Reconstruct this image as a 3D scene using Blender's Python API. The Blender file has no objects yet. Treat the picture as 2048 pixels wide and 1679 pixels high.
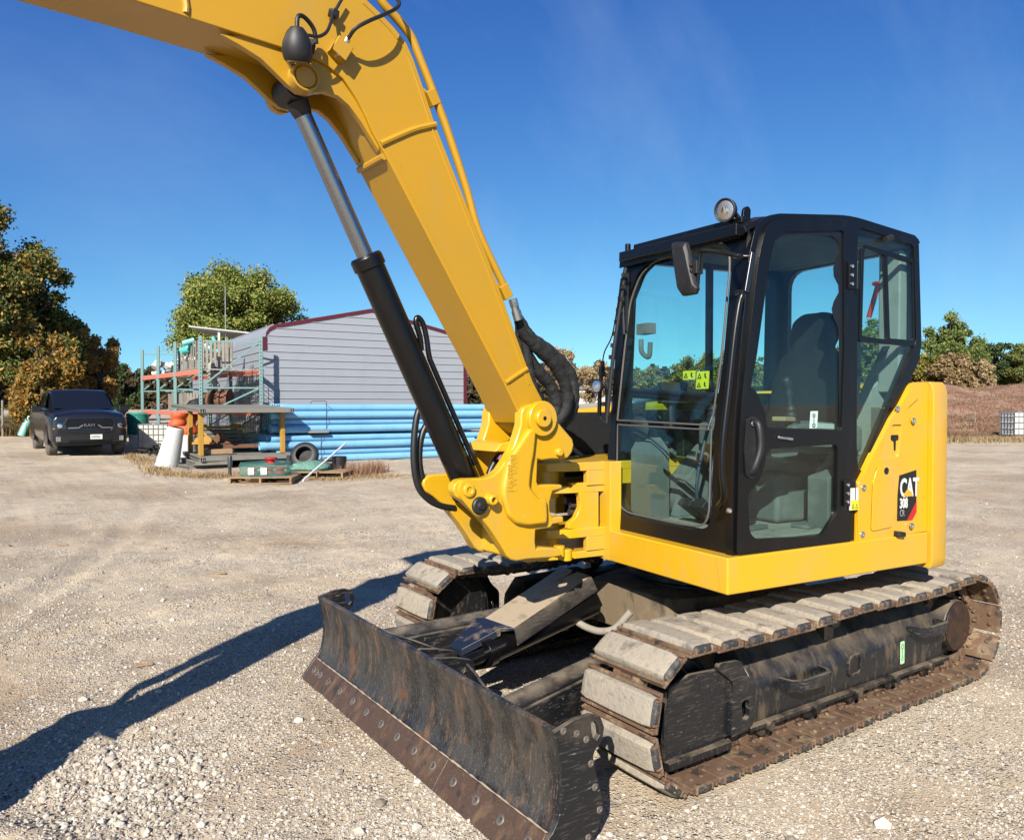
import bpy, bmesh, math, random
import numpy as np
from mathutils import Vector, Matrix
from mathutils.geometry import tessellate_polygon
random.seed(7); rng = np.random.default_rng(7)
sin, cos, pi, R = math.sin, math.cos, math.pi, math.radians
S = bpy.context.scene
COL = S.collection

# ------------------------------------------------------------------ camera
FPX, CAM, YAW, PIT = 1545.8, Vector((3.7264, 3.3456, 1.6321)), R(-124.309), R(-1.1166)
cd = bpy.data.cameras.new('camera'); co = bpy.data.objects.new('camera', cd); COL.objects.link(co)
co.location = CAM; co.rotation_euler = (pi/2 + PIT, 0, YAW - pi/2)
cd.sensor_width = 36; cd.lens = FPX/2048*36; cd.clip_end = 3000; cd.clip_start = .05
S.camera = co
S.render.resolution_x = 1024; S.render.resolution_y = 839
# ------------------------------------------------------------------ light
SUN_EL, SUN_AZ = R(32), R(42)          # direction towards the sun
sv = Vector((cos(SUN_EL)*cos(SUN_AZ), cos(SUN_EL)*sin(SUN_AZ), sin(SUN_EL)))
sl = bpy.data.lights.new('sun', 'SUN'); sl.energy = 5.0; sl.angle = R(.53); sl.color = (1, .94, .85)
so = bpy.data.objects.new('sun', sl); COL.objects.link(so)
so.rotation_euler = (-sv).to_track_quat('-Z', 'Y').to_euler(); so.location = (8, 8, 12)
W = bpy.data.worlds.new('World'); S.world = W; W.use_nodes = True
wn = W.node_tree; bg = wn.nodes['Background']
sk = wn.nodes.new('ShaderNodeTexSky'); sk.sky_type = 'NISHITA'; sk.sun_disc = False
sk.sun_elevation = SUN_EL; sk.sun_rotation = math.atan2(sv.x, sv.y)
sk.air_density = 1.0; sk.dust_density = 0.15; sk.ozone_density = 3.0; sk.altitude = 200
bg.inputs[1].default_value = .0715
# look a little above the true direction (clear dry autumn air: no bright band at the horizon)
tc = wn.nodes.new('ShaderNodeTexCoord'); sx = wn.nodes.new('ShaderNodeSeparateXYZ'); cx = wn.nodes.new('ShaderNodeCombineXYZ')
zr = wn.nodes.new('ShaderNodeMath'); zr.operation = 'MULTIPLY_ADD'; zr.inputs[1].default_value = .88; zr.inputs[2].default_value = .115
wn.links.new(tc.outputs['Generated'], sx.inputs[0]); wn.links.new(sx.outputs[2], zr.inputs[0])
for i_ in (0, 1): wn.links.new(sx.outputs[i_], cx.inputs[i_])
wn.links.new(zr.outputs[0], cx.inputs[2]); wn.links.new(cx.outputs[0], sk.inputs[0])
# camera-like colour response of the blue
sc_ = wn.nodes.new('ShaderNodeSeparateColor'); cc_ = wn.nodes.new('ShaderNodeCombineColor'); wn.links.new(sk.outputs[0], sc_.inputs[0])
for i_, (A_, p_) in enumerate(((1.50, 1.75), (1.36, 1.52), (.96, .92))):
    k1 = wn.nodes.new('ShaderNodeMath'); k1.operation = 'MULTIPLY'; k1.inputs[1].default_value = .12; wn.links.new(sc_.outputs[i_], k1.inputs[0])
    k2 = wn.nodes.new('ShaderNodeMath'); k2.operation = 'POWER'; k2.inputs[1].default_value = p_; wn.links.new(k1.outputs[0], k2.inputs[0])
    k3 = wn.nodes.new('ShaderNodeMath'); k3.operation = 'MULTIPLY'; k3.inputs[1].default_value = A_; wn.links.new(k2.outputs[0], k3.inputs[0])
    k4 = wn.nodes.new('ShaderNodeMath'); k4.operation = 'MINIMUM'; k4.inputs[1].default_value = 1.1; wn.links.new(k3.outputs[0], k4.inputs[0])
    k5 = wn.nodes.new('ShaderNodeMath'); k5.operation = 'MULTIPLY'; k5.inputs[1].default_value = 1/.12; wn.links.new(k4.outputs[0], k5.inputs[0])
    wn.links.new(k5.outputs[0], cc_.inputs[i_])
# faint high cloud wisp in the sky itself
mpn = wn.nodes.new('ShaderNodeMapping'); mpn.inputs['Scale'].default_value = (1.2, 5, 2.2)
mpn.inputs['Rotation'].default_value = (.3, .5, R(35))
nz = wn.nodes.new('ShaderNodeTexNoise'); nz.inputs['Scale'].default_value = 1.6; nz.inputs['Detail'].default_value = 7; nz.inputs['Roughness'].default_value = .55
wn.links.new(tc.outputs['Generated'], mpn.inputs[0]); wn.links.new(mpn.outputs[0], nz.inputs['Vector'])
cr = wn.nodes.new('ShaderNodeMapRange'); cr.inputs[1].default_value = .50; cr.inputs[2].default_value = .85; cr.inputs[4].default_value = .15
wn.links.new(nz.outputs[0], cr.inputs[0])
mx = wn.nodes.new('ShaderNodeMix'); mx.data_type = 'RGBA'; mx.inputs[7].default_value = (4.2, 5.2, 6.6, 1)
wn.links.new(cr.outputs[0], mx.inputs[0]); wn.links.new(cc_.outputs[0], mx.inputs[6]); wn.links.new(mx.outputs[2], bg.inputs[0])
S.view_settings.view_transform = 'Standard'; S.view_settings.look = 'None'; S.view_settings.exposure = 1.10
S.view_settings.gamma = 1
S.cycles.max_bounces = 10; S.cycles.transparent_max_bounces = 24

# ------------------------------------------------------------------ projection helpers (photo pixel, 2048 wide -> point on a real plane)
_F = Vector((cos(PIT)*cos(YAW), cos(PIT)*sin(YAW), sin(PIT))); _R = _F.cross(Vector((0, 0, 1))).normalized(); _U = _R.cross(_F)
def ray(u, v): return _F + _R*((u-1024)/FPX) - _U*((v-839.5)/FPX)
def hit(u, v, pt, n):
    r = ray(u, v); n = Vector(n); return CAM + r*((Vector(pt)-CAM).dot(n)/r.dot(n))
class Fr:
    "a frame turned about the z axis of the machine"
    def __init__(s, a): s.c, s.s = cos(a), sin(a)
    def w(s, p): return Vector((s.c*p[0]-s.s*p[1], s.s*p[0]+s.c*p[1], p[2]))
    def l(s, p): return Vector((s.c*p[0]+s.s*p[1], -s.s*p[0]+s.c*p[1], p[2]))
    def pl(s, u, v, pt, n): return s.l(hit(u, v, s.w(pt), s.w(n)))
    def y(s, u, v, y): return s.pl(u, v, (0, y, 0), (0, 1, 0))
    def x(s, u, v, x): return s.pl(u, v, (x, 0, 0), (1, 0, 0))
    def z(s, u, v, z): return s.pl(u, v, (0, 0, z), (0, 0, 1))
T, UF, BF = Fr(0), Fr(-.0925), Fr(R(2))
_Fh = Vector((cos(YAW), sin(YAW), 0)); _Rh = Vector((sin(YAW), -cos(YAW), 0))
def P(u, D, z=0):                       # column u, depth D along the view, height z
    L = (u-1024)/FPX*D
    return Vector((CAM.x, CAM.y, 0)) + _Fh*D + _Rh*L + Vector((0, 0, z))
def PL(L, D, z=0): return Vector((CAM.x, CAM.y, 0)) + _Fh*D + _Rh*L + Vector((0, 0, z))
def gh(x, y):
    r = math.hypot(x, y); return .009*min(14, max(0, r-6))+.017*min(60, max(0, r-20))
def G(p, dz=0): return Vector((p[0], p[1], gh(p[0], p[1])+dz))
def zv(v, D): return CAM.z + (809.4-v)*D/FPX

# ------------------------------------------------------------------ mesh builder
class MB:
    def __init__(s, tf=None): s.v, s.f, s.mi, s.tf, s.m = [], [], [], tf, 0
    def add(s, vs, fs):
        o = len(s.v)
        s.v += [tuple(s.tf(p)) if s.tf else tuple(p) for p in vs]
        s.f += [tuple(i+o for i in f) for f in fs]; s.mi += [s.m]*len(fs); return s
    def bx(s, x0, x1, y0, y1, z0, z1):
        return s.add([(x, y, z) for x in (x0, x1) for y in (y0, y1) for z in (z0, z1)],
                     [(0, 1, 3, 2), (4, 6, 7, 5), (0, 4, 5, 1), (2, 3, 7, 6), (0, 2, 6, 4), (1, 5, 7, 3)])
    def ob(s, c, ax, ay, az):
        c, ax, ay, az = map(Vector, (c, ax, ay, az))
        return s.add([c+i*ax+j*ay+k*az for i in (-1, 1) for j in (-1, 1) for k in (-1, 1)],
                     [(0, 1, 3, 2), (4, 6, 7, 5), (0, 4, 5, 1), (2, 3, 7, 6), (0, 2, 6, 4), (1, 5, 7, 3)])
    def bar(s, p, q, w, h, up=(0, 0, 1)):
        p, q = Vector(p), Vector(q); d = (q-p); a = d.normalized(); sd = a.cross(Vector(up))
        if sd.length < 1e-4: sd = a.cross(Vector((1, 0, 0)))
        sd.normalize(); u = sd.cross(a)
        return s.ob((p+q)/2, d/2, sd*w/2, u*h/2)
    def ring(s, c, a, b, r, n): return [c + a*r*cos(2*pi*i/n) + b*r*sin(2*pi*i/n) for i in range(n)]
    def tube(s, pts, r, n=10, cap=True):
        pts = [Vector(p) for p in pts]; vs = []; nrm = None; rs = r if isinstance(r, (list, tuple)) else [r]*len(pts)
        for i, p in enumerate(pts):
            t = (pts[min(i+1, len(pts)-1)] - pts[max(i-1, 0)]).normalized()
            if nrm is None:
                nrm = t.orthogonal().normalized()
            else:
                nrm = (nrm - t*nrm.dot(t)).normalized()
            vs += s.ring(p, nrm, t.cross(nrm), rs[i], n)
        fs = [(k*n+i, k*n+(i+1) % n, (k+1)*n+(i+1) % n, (k+1)*n+i) for k in range(len(pts)-1) for i in range(n)]
        if cap: fs += [tuple(range(n))[::-1], tuple(range((len(pts)-1)*n, len(pts)*n))]
        return s.add(vs, fs)
    def cyl(s, p, q, r, r2=None, n=24): return s.tube([p, q], [r, r if r2 is None else r2], n)
    def lathe(s, p, ax, prof, n=28):
        p, ax = Vector(p), Vector(ax).normalized()
        a = ax.orthogonal().normalized(); b = ax.cross(a); vs = []
        for d, r in prof: vs += s.ring(p+ax*d, a, b, max(r, 1e-4), n)
        m = len(prof); fs = [(k*n+i, k*n+(i+1) % n, (k+1)*n+(i+1) % n, (k+1)*n+i) for k in range(m-1) for i in range(n)]
        fs += [tuple(range(n))[::-1], tuple(range((m-1)*n, m*n))]
        return s.add(vs, fs)
    def loft(s, secs, cap=True, closed=True):
        n = len(secs[0]); vs = [p for c in secs for p in c]; e = n if closed else n-1
        fs = [(k*n+i, k*n+(i+1) % n, (k+1)*n+(i+1) % n, (k+1)*n+i) for k in range(len(secs)-1) for i in range(e)]
        if cap and closed: fs += [tuple(range(n))[::-1], tuple(range((len(secs)-1)*n, len(secs)*n))]
        return s.add(vs, fs)
    def plate(s, outer, holes, f, t0, t1):
        "outline(s) in 2D, mapped by f(a,b,t); solid between t0 and t1"
        loops = [list(outer)] + [list(h) for h in (holes or [])]
        flat = [q for l in loops for q in l]; n = len(flat)
        tr = tessellate_polygon([[Vector((q[0], q[1], 0)) for q in l] for l in loops])
        vs = [f(q[0], q[1], t0) for q in flat] + [f(q[0], q[1], t1) for q in flat]
        fs = [tuple(t) for t in tr] + [tuple(i+n for i in t[::-1]) for t in tr]
        k = 0
        for l in loops:
            m = len(l); fs += [(k+i, k+(i+1) % m, k+(i+1) % m+n, k+i+n) for i in range(m)]; k += m
        return s.add(vs, fs)
    def ico(s, c, r, sq=(1, 1, 1), jit=0, sub=1):
        b = bmesh.new(); bmesh.ops.create_icosphere(b, subdivisions=sub, radius=1)
        vs = [(c[0]+v.co.x*r*sq[0]*(1+random.uniform(-jit, jit)), c[1]+v.co.y*r*sq[1]*(1+random.uniform(-jit, jit)), c[2]+v.co.z*r*sq[2]*(1+random.uniform(-jit, jit))) for v in b.verts]
        fs = [tuple(v.index for v in f.verts) for f in b.faces]; b.free(); return s.add(vs, fs)
    def build(s, name, mats, parent=None, bevel=0, ang=38, seg=2, loc=None):
        me = bpy.data.meshes.new(name)
        off = Vector(loc) if loc is not None else Vector((0, 0, 0))
        me.from_pydata([tuple(Vector(v)-off) for v in s.v], [], s.f)
        for m in (mats if isinstance(mats, (list, tuple)) else [mats]): me.materials.append(m)
        if s.m or any(s.mi): me.polygons.foreach_set('material_index', s.mi)
        b = bmesh.new(); b.from_mesh(me); bmesh.ops.recalc_face_normals(b, faces=b.faces)
        if bevel: bmesh.ops.dissolve_limit(b, angle_limit=R(1), verts=b.verts, edges=b.edges, delimit={'MATERIAL'})
        b.to_mesh(me); b.free()
        me.polygons.foreach_set('use_smooth', [True]*len(me.polygons))
        me.set_sharp_from_angle(angle=R(ang))
        o = bpy.data.objects.new(name, me); COL.objects.link(o); o.location = off
        if parent: o.parent = parent
        if bevel:
            bv = o.modifiers.new('bevel', 'BEVEL'); bv.width = bevel; bv.segments = seg; bv.limit_method = 'ANGLE'; bv.angle_limit = R(32); bv.harden_normals = True
        return o
def tag(o, label=None, cat=None, group=None, kind=None):
    for k, v in (('label', label), ('category', cat), ('group', group), ('kind', kind)):
        if v: o[k] = v
    return o
def empty(name, loc=(0, 0, 0), rz=0):
    o = bpy.data.objects.new(name, None); COL.objects.link(o); o.location = loc; o.rotation_euler = (0, 0, rz); o.empty_display_size = .2; return o
def kids(o): return [c for c in bpy.data.objects if c.parent == o]
def copy_tree(o, parent=None):
    c = o.copy(); COL.objects.link(c); c.parent = parent
    for ch in kids(o): copy_tree(ch, c)
    return c
def rnd(poly, r, n=5):
    "round the corners of a 2D polygon"
    out = []; m = len(poly); rr = r if isinstance(r, (list, tuple)) else [r]*m
    for i in range(m):
        p0, p1, p2 = (Vector(poly[k % m]).to_2d() for k in (i-1, i, i+1))
        a, b = p0-p1, p2-p1; d = min(rr[i], a.length*.48, b.length*.48)
        if d < 1e-5: out.append(tuple(p1)); continue
        A, B = p1+a.normalized()*d, p1+b.normalized()*d
        for k in range(n+1):
            t = k/n; out.append(tuple(A*(1-t)**2 + p1*2*t*(1-t) + B*t*t))
    return out
def spl(pts, k=8):
    "smooth curve through points"
    pts = [Vector(p) for p in pts]; q = [2*pts[0]-pts[1]] + pts + [2*pts[-1]-pts[-2]]; out = []
    for i in range(1, len(q)-2):
        for j in range(k):
            t = j/k; a, b, c, d = q[i-1:i+3]
            out.append(.5*((2*b)+(c-a)*t+(2*a-5*b+4*c-d)*t*t+(3*b-a-3*c+d)*t**3))
    out.append(pts[-1]); return out
_txt = {}
def text(name, body, size, mat, parent, M, extrude=.001, sx=1.0, off=0.0):
    "lettering as a mesh; M places its x (reading) / y (up) / z (out) axes"
    c = bpy.data.curves.new(name, 'FONT'); c.body = body; c.size = size; c.extrude = extrude; c.offset = off; c.resolution_u = 3
    t = bpy.data.objects.new(name, c); COL.objects.link(t); bpy.context.view_layer.update()
    me = bpy.data.meshes.new_from_object(t.evaluated_get(bpy.context.evaluated_depsgraph_get())); bpy.data.objects.remove(t); bpy.data.curves.remove(c)
    me.transform(M @ Matrix.Diagonal((sx, 1, 1, 1))); me.materials.clear(); me.materials.append(mat)
    o = bpy.data.objects.new(name, me); COL.objects.link(o); o.parent = parent; return o
def frameM(o, x, y, z):
    x, y, z, o = map(Vector, (x, y, z, o)); return Matrix(((x.x, y.x, z.x, o.x), (x.y, y.y, z.y, o.y), (x.z, y.z, z.z, o.z), (0, 0, 0, 1)))

# ------------------------------------------------------------------ materials
KA = .625
def ka(c): return tuple(v*KA for v in c[:3])
def mat(name, base, rough=.5, metal=0, layers=(), bump=None, dust=None, coat=0, spec=.5, rrange=None, rnd_obj=False, island=None, trans=0):
    """layers: (colour, scale, lo, hi, strength, stretch xyz, detail) mixed over base by noise; dust: (colour, amount) settles on upward faces"""
    if not metal > .6: base = ka(base)
    m = bpy.data.materials.new(name); m.use_nodes = True; nt = m.node_tree; N, L = nt.nodes, nt.links
    b = N['Principled BSDF']; b.inputs['Metallic'].default_value = metal; b.inputs['Roughness'].default_value = rough
    b.inputs['Specular IOR Level'].default_value = spec
    if coat: b.inputs['Coat Weight'].default_value = coat; b.inputs['Coat Roughness'].default_value = .12
    if trans: b.inputs['Transmission Weight'].default_value = trans
    t = N.new('ShaderNodeTexCoord'); vec = t.outputs['Object']
    if rnd_obj:
        oi = N.new('ShaderNodeObjectInfo'); ml = N.new('ShaderNodeMath'); ml.operation = 'MULTIPLY'; ml.inputs[1].default_value = 37
        va = N.new('ShaderNodeVectorMath'); va.operation = 'ADD'
        L.new(oi.outputs['Random'], ml.inputs[0]); L.new(vec, va.inputs[0]); L.new(ml.outputs[0], va.inputs[1]); vec = va.outputs[0]
    rgb = N.new('ShaderNodeRGB'); rgb.outputs[0].default_value = (*base, 1); col = rgb.outputs[0]
    if island:
        g = N.new('ShaderNodeNewGeometry'); r = N.new('ShaderNodeValToRGB'); r.color_ramp.interpolation = 'LINEAR'
        e = r.color_ramp.elements
        while len(e) < len(island): e.new(.5)
        for i, c in enumerate(island): e[i].position = i/(len(island)-1); e[i].color = (*ka(c), 1)
        L.new(g.outputs['Random Per Island'], r.inputs[0]); col = r.outputs[0]
    def noise(scale, stretch, detail):
        mp = N.new('ShaderNodeMapping'); mp.inputs['Scale'].default_value = stretch or (1, 1, 1); L.new(vec, mp.inputs[0])
        n = N.new('ShaderNodeTexNoise'); n.inputs['Scale'].default_value = scale; n.inputs['Detail'].default_value = detail; n.inputs['Roughness'].default_value = .62
        L.new(mp.outputs[0], n.inputs['Vector']); return n.outputs[0]
    def mixc(fac, c):
        nonlocal col
        x = N.new('ShaderNodeMix'); x.data_type = 'RGBA'; x.inputs[7].default_value = (*ka(c), 1)
        L.new(fac, x.inputs[0]); L.new(col, x.inputs[6]); col = x.outputs[2]
    rf = None
    for ly in layers:
        c, sc, lo, hi, st = ly[:5]; stx = ly[5] if len(ly) > 5 else None; de = ly[6] if len(ly) > 6 else 5
        mr = N.new('ShaderNodeMapRange'); mr.inputs[1].default_value = lo; mr.inputs[2].default_value = hi; mr.inputs[4].default_value = st
        L.new(noise(sc, stx, de), mr.inputs[0]); mixc(mr.outputs[0], c)
        if rf is None: rf = mr.outputs[0]
    if dust:
        g = N.new('ShaderNodeNewGeometry'); sp = N.new('ShaderNodeSeparateXYZ'); L.new(g.outputs['Normal'], sp.inputs[0])
        mr = N.new('ShaderNodeMapRange'); mr.inputs[1].default_value = .25; mr.inputs[2].default_value = .9; mr.inputs[4].default_value = dust[1]; L.new(sp.outputs['Z'], mr.inputs[0])
        m2 = N.new('ShaderNodeMapRange'); m2.inputs[1].default_value = .32; m2.inputs[2].default_value = .6; L.new(noise(7, None, 6), m2.inputs[0])
        mu = N.new('ShaderNodeMath'); mu.operation = 'MULTIPLY'; L.new(mr.outputs[0], mu.inputs[0]); L.new(m2.outputs[0], mu.inputs[1]); mixc(mu.outputs[0], dust[0])
        ra = N.new('ShaderNodeMapRange'); ra.inputs[3].default_value = rough; ra.inputs[4].default_value = .9; L.new(mu.outputs[0], ra.inputs[0]); L.new(ra.outputs[0], b.inputs['Roughness'])
    elif rrange and rf:
        ra = N.new('ShaderNodeMapRange'); ra.inputs[3].default_value = rrange[0]; ra.inputs[4].default_value = rrange[1]; L.new(rf, ra.inputs[0]); L.new(ra.outputs[0], b.inputs['Roughness'])
    L.new(col, b.inputs['Base Color'])
    if bump:
        bp = N.new('ShaderNodeBump'); bp.inputs['Strength'].default_value = bump[1]; bp.inputs['Distance'].default_value = bump[2] if len(bump) > 2 else .01
        L.new(noise(bump[0], bump[3] if len(bump) > 3 else None, 6), bp.inputs['Height']); L.new(bp.outputs[0], b.inputs['Normal'])
    return m
DUST = (.42, .34, .25)
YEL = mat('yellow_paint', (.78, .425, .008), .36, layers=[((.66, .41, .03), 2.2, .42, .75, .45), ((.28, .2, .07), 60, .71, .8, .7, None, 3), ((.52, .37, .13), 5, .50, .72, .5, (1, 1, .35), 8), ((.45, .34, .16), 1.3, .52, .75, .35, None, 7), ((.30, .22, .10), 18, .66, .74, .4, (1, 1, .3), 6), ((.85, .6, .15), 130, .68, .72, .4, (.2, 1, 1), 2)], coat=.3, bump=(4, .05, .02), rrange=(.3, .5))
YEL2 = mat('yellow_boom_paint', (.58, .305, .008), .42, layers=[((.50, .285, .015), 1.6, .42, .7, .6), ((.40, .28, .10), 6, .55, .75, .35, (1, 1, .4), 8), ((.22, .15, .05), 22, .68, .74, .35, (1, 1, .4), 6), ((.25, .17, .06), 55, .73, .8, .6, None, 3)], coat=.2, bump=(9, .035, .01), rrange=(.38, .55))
BLK = mat('black_cab_paint', (.004, .004, .0045), .3, layers=[((.02, .017, .015), 14, .55, .8, .4, (1, 1, .35)), ((.14, .11, .08), 90, .74, .8, .5, None, 2)], dust=((.12, .1, .08), .25), coat=0, spec=.38)
BLKM = mat('matt_black_rubber', (.012, .012, .013), .55, layers=[((.05, .045, .04), 25, .55, .8, .5)], bump=(60, .15, .002))
CYLB = mat('black_cylinder_paint', (.004, .004, .0045), .3, layers=[((.016, .015, .014), 18, .55, .85, .6, (1, 1, .3)), ((.3, .27, .2), 120, .74, .8, .5, None, 2), ((.05, .042, .03), 3, .6, .75, .5)], coat=0, spec=.4)
CHR = mat('chrome_rod', (.30, .31, .33), .27, 1.0, layers=[((.35, .33, .31), 5, .6, .8, .4)])
STL = mat('bare_steel', (.45, .44, .42), .35, .9, layers=[((.25, .2, .16), 30, .5, .7, .6)])
UND = mat('dusty_black_undercarriage', (.010, .011, .013), .38, layers=[((.19, .14, .085), 9, .55, .66, .55, (1, 1, .3), 9), ((.13, .10, .065), 40, .56, .68, .6, (1, .3, .4), 7), ((.2, .1, .05), 22, .64, .72, .5), ((.3, .28, .24), 120, .66, .72, .4, (.6, 1, 1), 3)], dust=((.23, .175, .11), .85), bump=(30, .3, .004))
UNDC = mat('scratched_black_steel', (.012, .013, .016), .33, layers=[((.16, .14, .115), 38, .54, .70, .6, (.25, 1, 2.2), 8), ((.30, .27, .22), 150, .66, .70, .7, (.12, 1, .6), 3), ((.2, .15, .1), 5, .56, .75, .35), ((.3, .28, .25), 75, .68, .74, .5, (.1, 1, .8), 3)], dust=((.3, .24, .17), .6), bump=(45, .15, .003))
MUD = mat('mud_caked_steel', (.2, .145, .085), .85, layers=[((.035, .03, .026), 9, .5, .62, .85, (1, 1, .4), 8), ((.3, .225, .14), 5, .5, .7, .6)], bump=(40, .5, .006))
RUST = mat('rusty_track_steel', (.17, .098, .055), .7, .15, layers=[((.40, .29, .17), 11, .54, .64, .8), ((.025, .023, .022), 13, .54, .62, .9, None, 9), ((.28, .21, .14), 7, .52, .7, .7), ((.22, .09, .04), 50, .5, .7, .5)], bump=(70, .5, .003), rnd_obj=True, rrange=(.8, .5))
RUB = mat('bare_track_rubber', (.035, .036, .038), .7, layers=[((.2, .17, .13), 25, .5, .68, .7, None, 8)], bump=(50, .8, .005), rnd_obj=True)
PAD = mat('dusty_rubber_pad', (.37, .32, .25), .92, layers=[((.47, .39, .28), 3.5, .45, .62, .9), ((.08, .08, .08), 7, .57, .68, .85, None, 10), ((.22, .20, .17), 34, .52, .66, .6), ((.03, .03, .03), 70, .68, .74, .6, None, 3)], bump=(48, 1, .006), rnd_obj=True)
BLD = mat('worn_dozer_blade', (.052, .052, .053), .5, .3, layers=[((.25, .13, .065), 20, .53, .66, .75, (1, 1, .16), 9), ((.15, .12, .09), 3, .45, .65, .5, (1, 1, .5), 8), ((.012, .013, .016), 9, .5, .6, .75, (1, 1, .5), 8), ((.34, .22, .10), 45, .62, .72, .75, (1, 1, .07), 7), ((.30, .29, .27), 130, .60, .70, .5, (1, 1, .12), 4), ((.21, .09, .04), 6, .60, .66, .7, (1, 1, .5), 12), ((.28, .25, .21), 2.6, .56, .72, .4, (1, 1, .6), 8), ((.36, .34, .31), 260, .60, .68, .5, (.3, 1, .3), 3)], bump=(60, .5, .003, (1, 1, .3)), rrange=(.35, .75))
EDG = mat('worn_cutting_edge', (.145, .085, .055), .42, .45, layers=[((.30, .18, .095), 12, .52, .66, .8, (1, 1, .25), 9), ((.05, .04, .037), 20, .54, .68, .75, (1, 1, .3), 8), ((.40, .37, .34), 120, .60, .70, .5, (1, 1, .4)), ((.46, .30, .17), 3, .62, .70, .7, (1, 1, .5), 8)], bump=(110, .6, .002), rrange=(.5, .35))
BOLT = mat('worn_bolt_face', (.22, .19, .16), .45, .7, layers=[((.12, .08, .06), 40, .5, .7, .7)])
HOSE = mat('black_hose', (.012, .012, .013), .45, layers=[((.06, .055, .05), 60, .6, .75, .6)])
SLEV = mat('black_fabric_sleeve', (.011, .011, .012), .75, layers=[((.06, .055, .05), 12, .6, .8, .5)], bump=(22, .8, .02))
RED = mat('red_paint', (.55, .02, .012), .4)
WHT = mat('white_decal', (.75, .75, .73), .45)
DBLK = mat('black_decal', (.008, .008, .009), .35)
YLB = mat('yellow_label', (.75, .72, .03), .45)
PLAS = mat('grey_interior_plastic', (.10, .105, .10), .75, layers=[((.25, .235, .21), 4, .5, .7, .6), ((.13, .13, .13), 14, .58, .7, .5)])
SEATM = mat('black_seat_cloth', (.008, .009, .011), .85, spec=.15, layers=[((.02, .02, .02), 8, .55, .75, .5)], bump=(150, .3, .001))
MATF = mat('dusty_floor_mat', (.27, .25, .2), .9, layers=[((.15, .14, .12), 10, .5, .65, .7)], bump=(30, .4, .004))
LENS = mat('lamp_lens', (.62, .64, .68), .32, 1.0, bump=(45, .35, .004))
REFL = mat('lamp_reflector', (.85, .86, .88), .12, 1.0)
def glass(name, tint, refl=.9, haze=.0):
    m = bpy.data.materials.new(name); m.use_nodes = True; nt = m.node_tree; N, L = nt.nodes, nt.links
    N.remove(N['Principled BSDF']); out = N['Material Output']
    tr = N.new('ShaderNodeBsdfTransparent'); tr.inputs[0].default_value = (*tint, 1)
    gl = N.new('ShaderNodeBsdfGlossy'); gl.inputs['Roughness'].default_value = .01; gl.inputs[0].default_value = (refl, refl, refl, 1)
    lw = N.new('ShaderNodeLayerWeight'); lw.inputs[0].default_value = .5; pw = N.new('ShaderNodeMath'); pw.operation = 'POWER'; pw.inputs[1].default_value = 5; L.new(lw.outputs['Facing'], pw.inputs[0]); fr = N.new('ShaderNodeMath'); fr.operation = 'MULTIPLY_ADD'; fr.inputs[1].default_value = .94; fr.inputs[2].default_value = .03; L.new(pw.outputs[0], fr.inputs[0])
    mx = N.new('ShaderNodeMixShader'); L.new(fr.outputs[0], mx.inputs[0]); L.new(tr.outputs[0], mx.inputs[1]); L.new(gl.outputs[0], mx.inputs[2]); last = mx
    if haze:
        df = N.new('ShaderNodeBsdfDiffuse'); df.inputs[0].default_value = (.5, .47, .42, 1)
        t = N.new('ShaderNodeTexCoord'); n = N.new('ShaderNodeTexNoise'); n.inputs['Scale'].default_value = 3; n.inputs['Detail'].default_value = 7
        mp = N.new('ShaderNodeMapping'); mp.inputs['Scale'].default_value = (1, 1, .4); L.new(t.outputs['Object'], mp.inputs[0]); L.new(mp.outputs[0], n.inputs['Vector'])
        mr = N.new('ShaderNodeMapRange'); mr.inputs[1].default_value = .35; mr.inputs[2].default_value = .75; mr.inputs[4].default_value = haze; L.new(n.outputs[0], mr.inputs[0])
        m2 = N.new('ShaderNodeMixShader'); L.new(mr.outputs[0], m2.inputs[0]); L.new(mx.outputs[0], m2.inputs[1]); L.new(df.outputs[0], m2.inputs[2]); last = m2
    L.new(last.outputs[0], out.inputs[0]); return m
GLS = glass('tinted_cab_glass', (.84, .95, .935), 0.97, .008)

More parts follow.
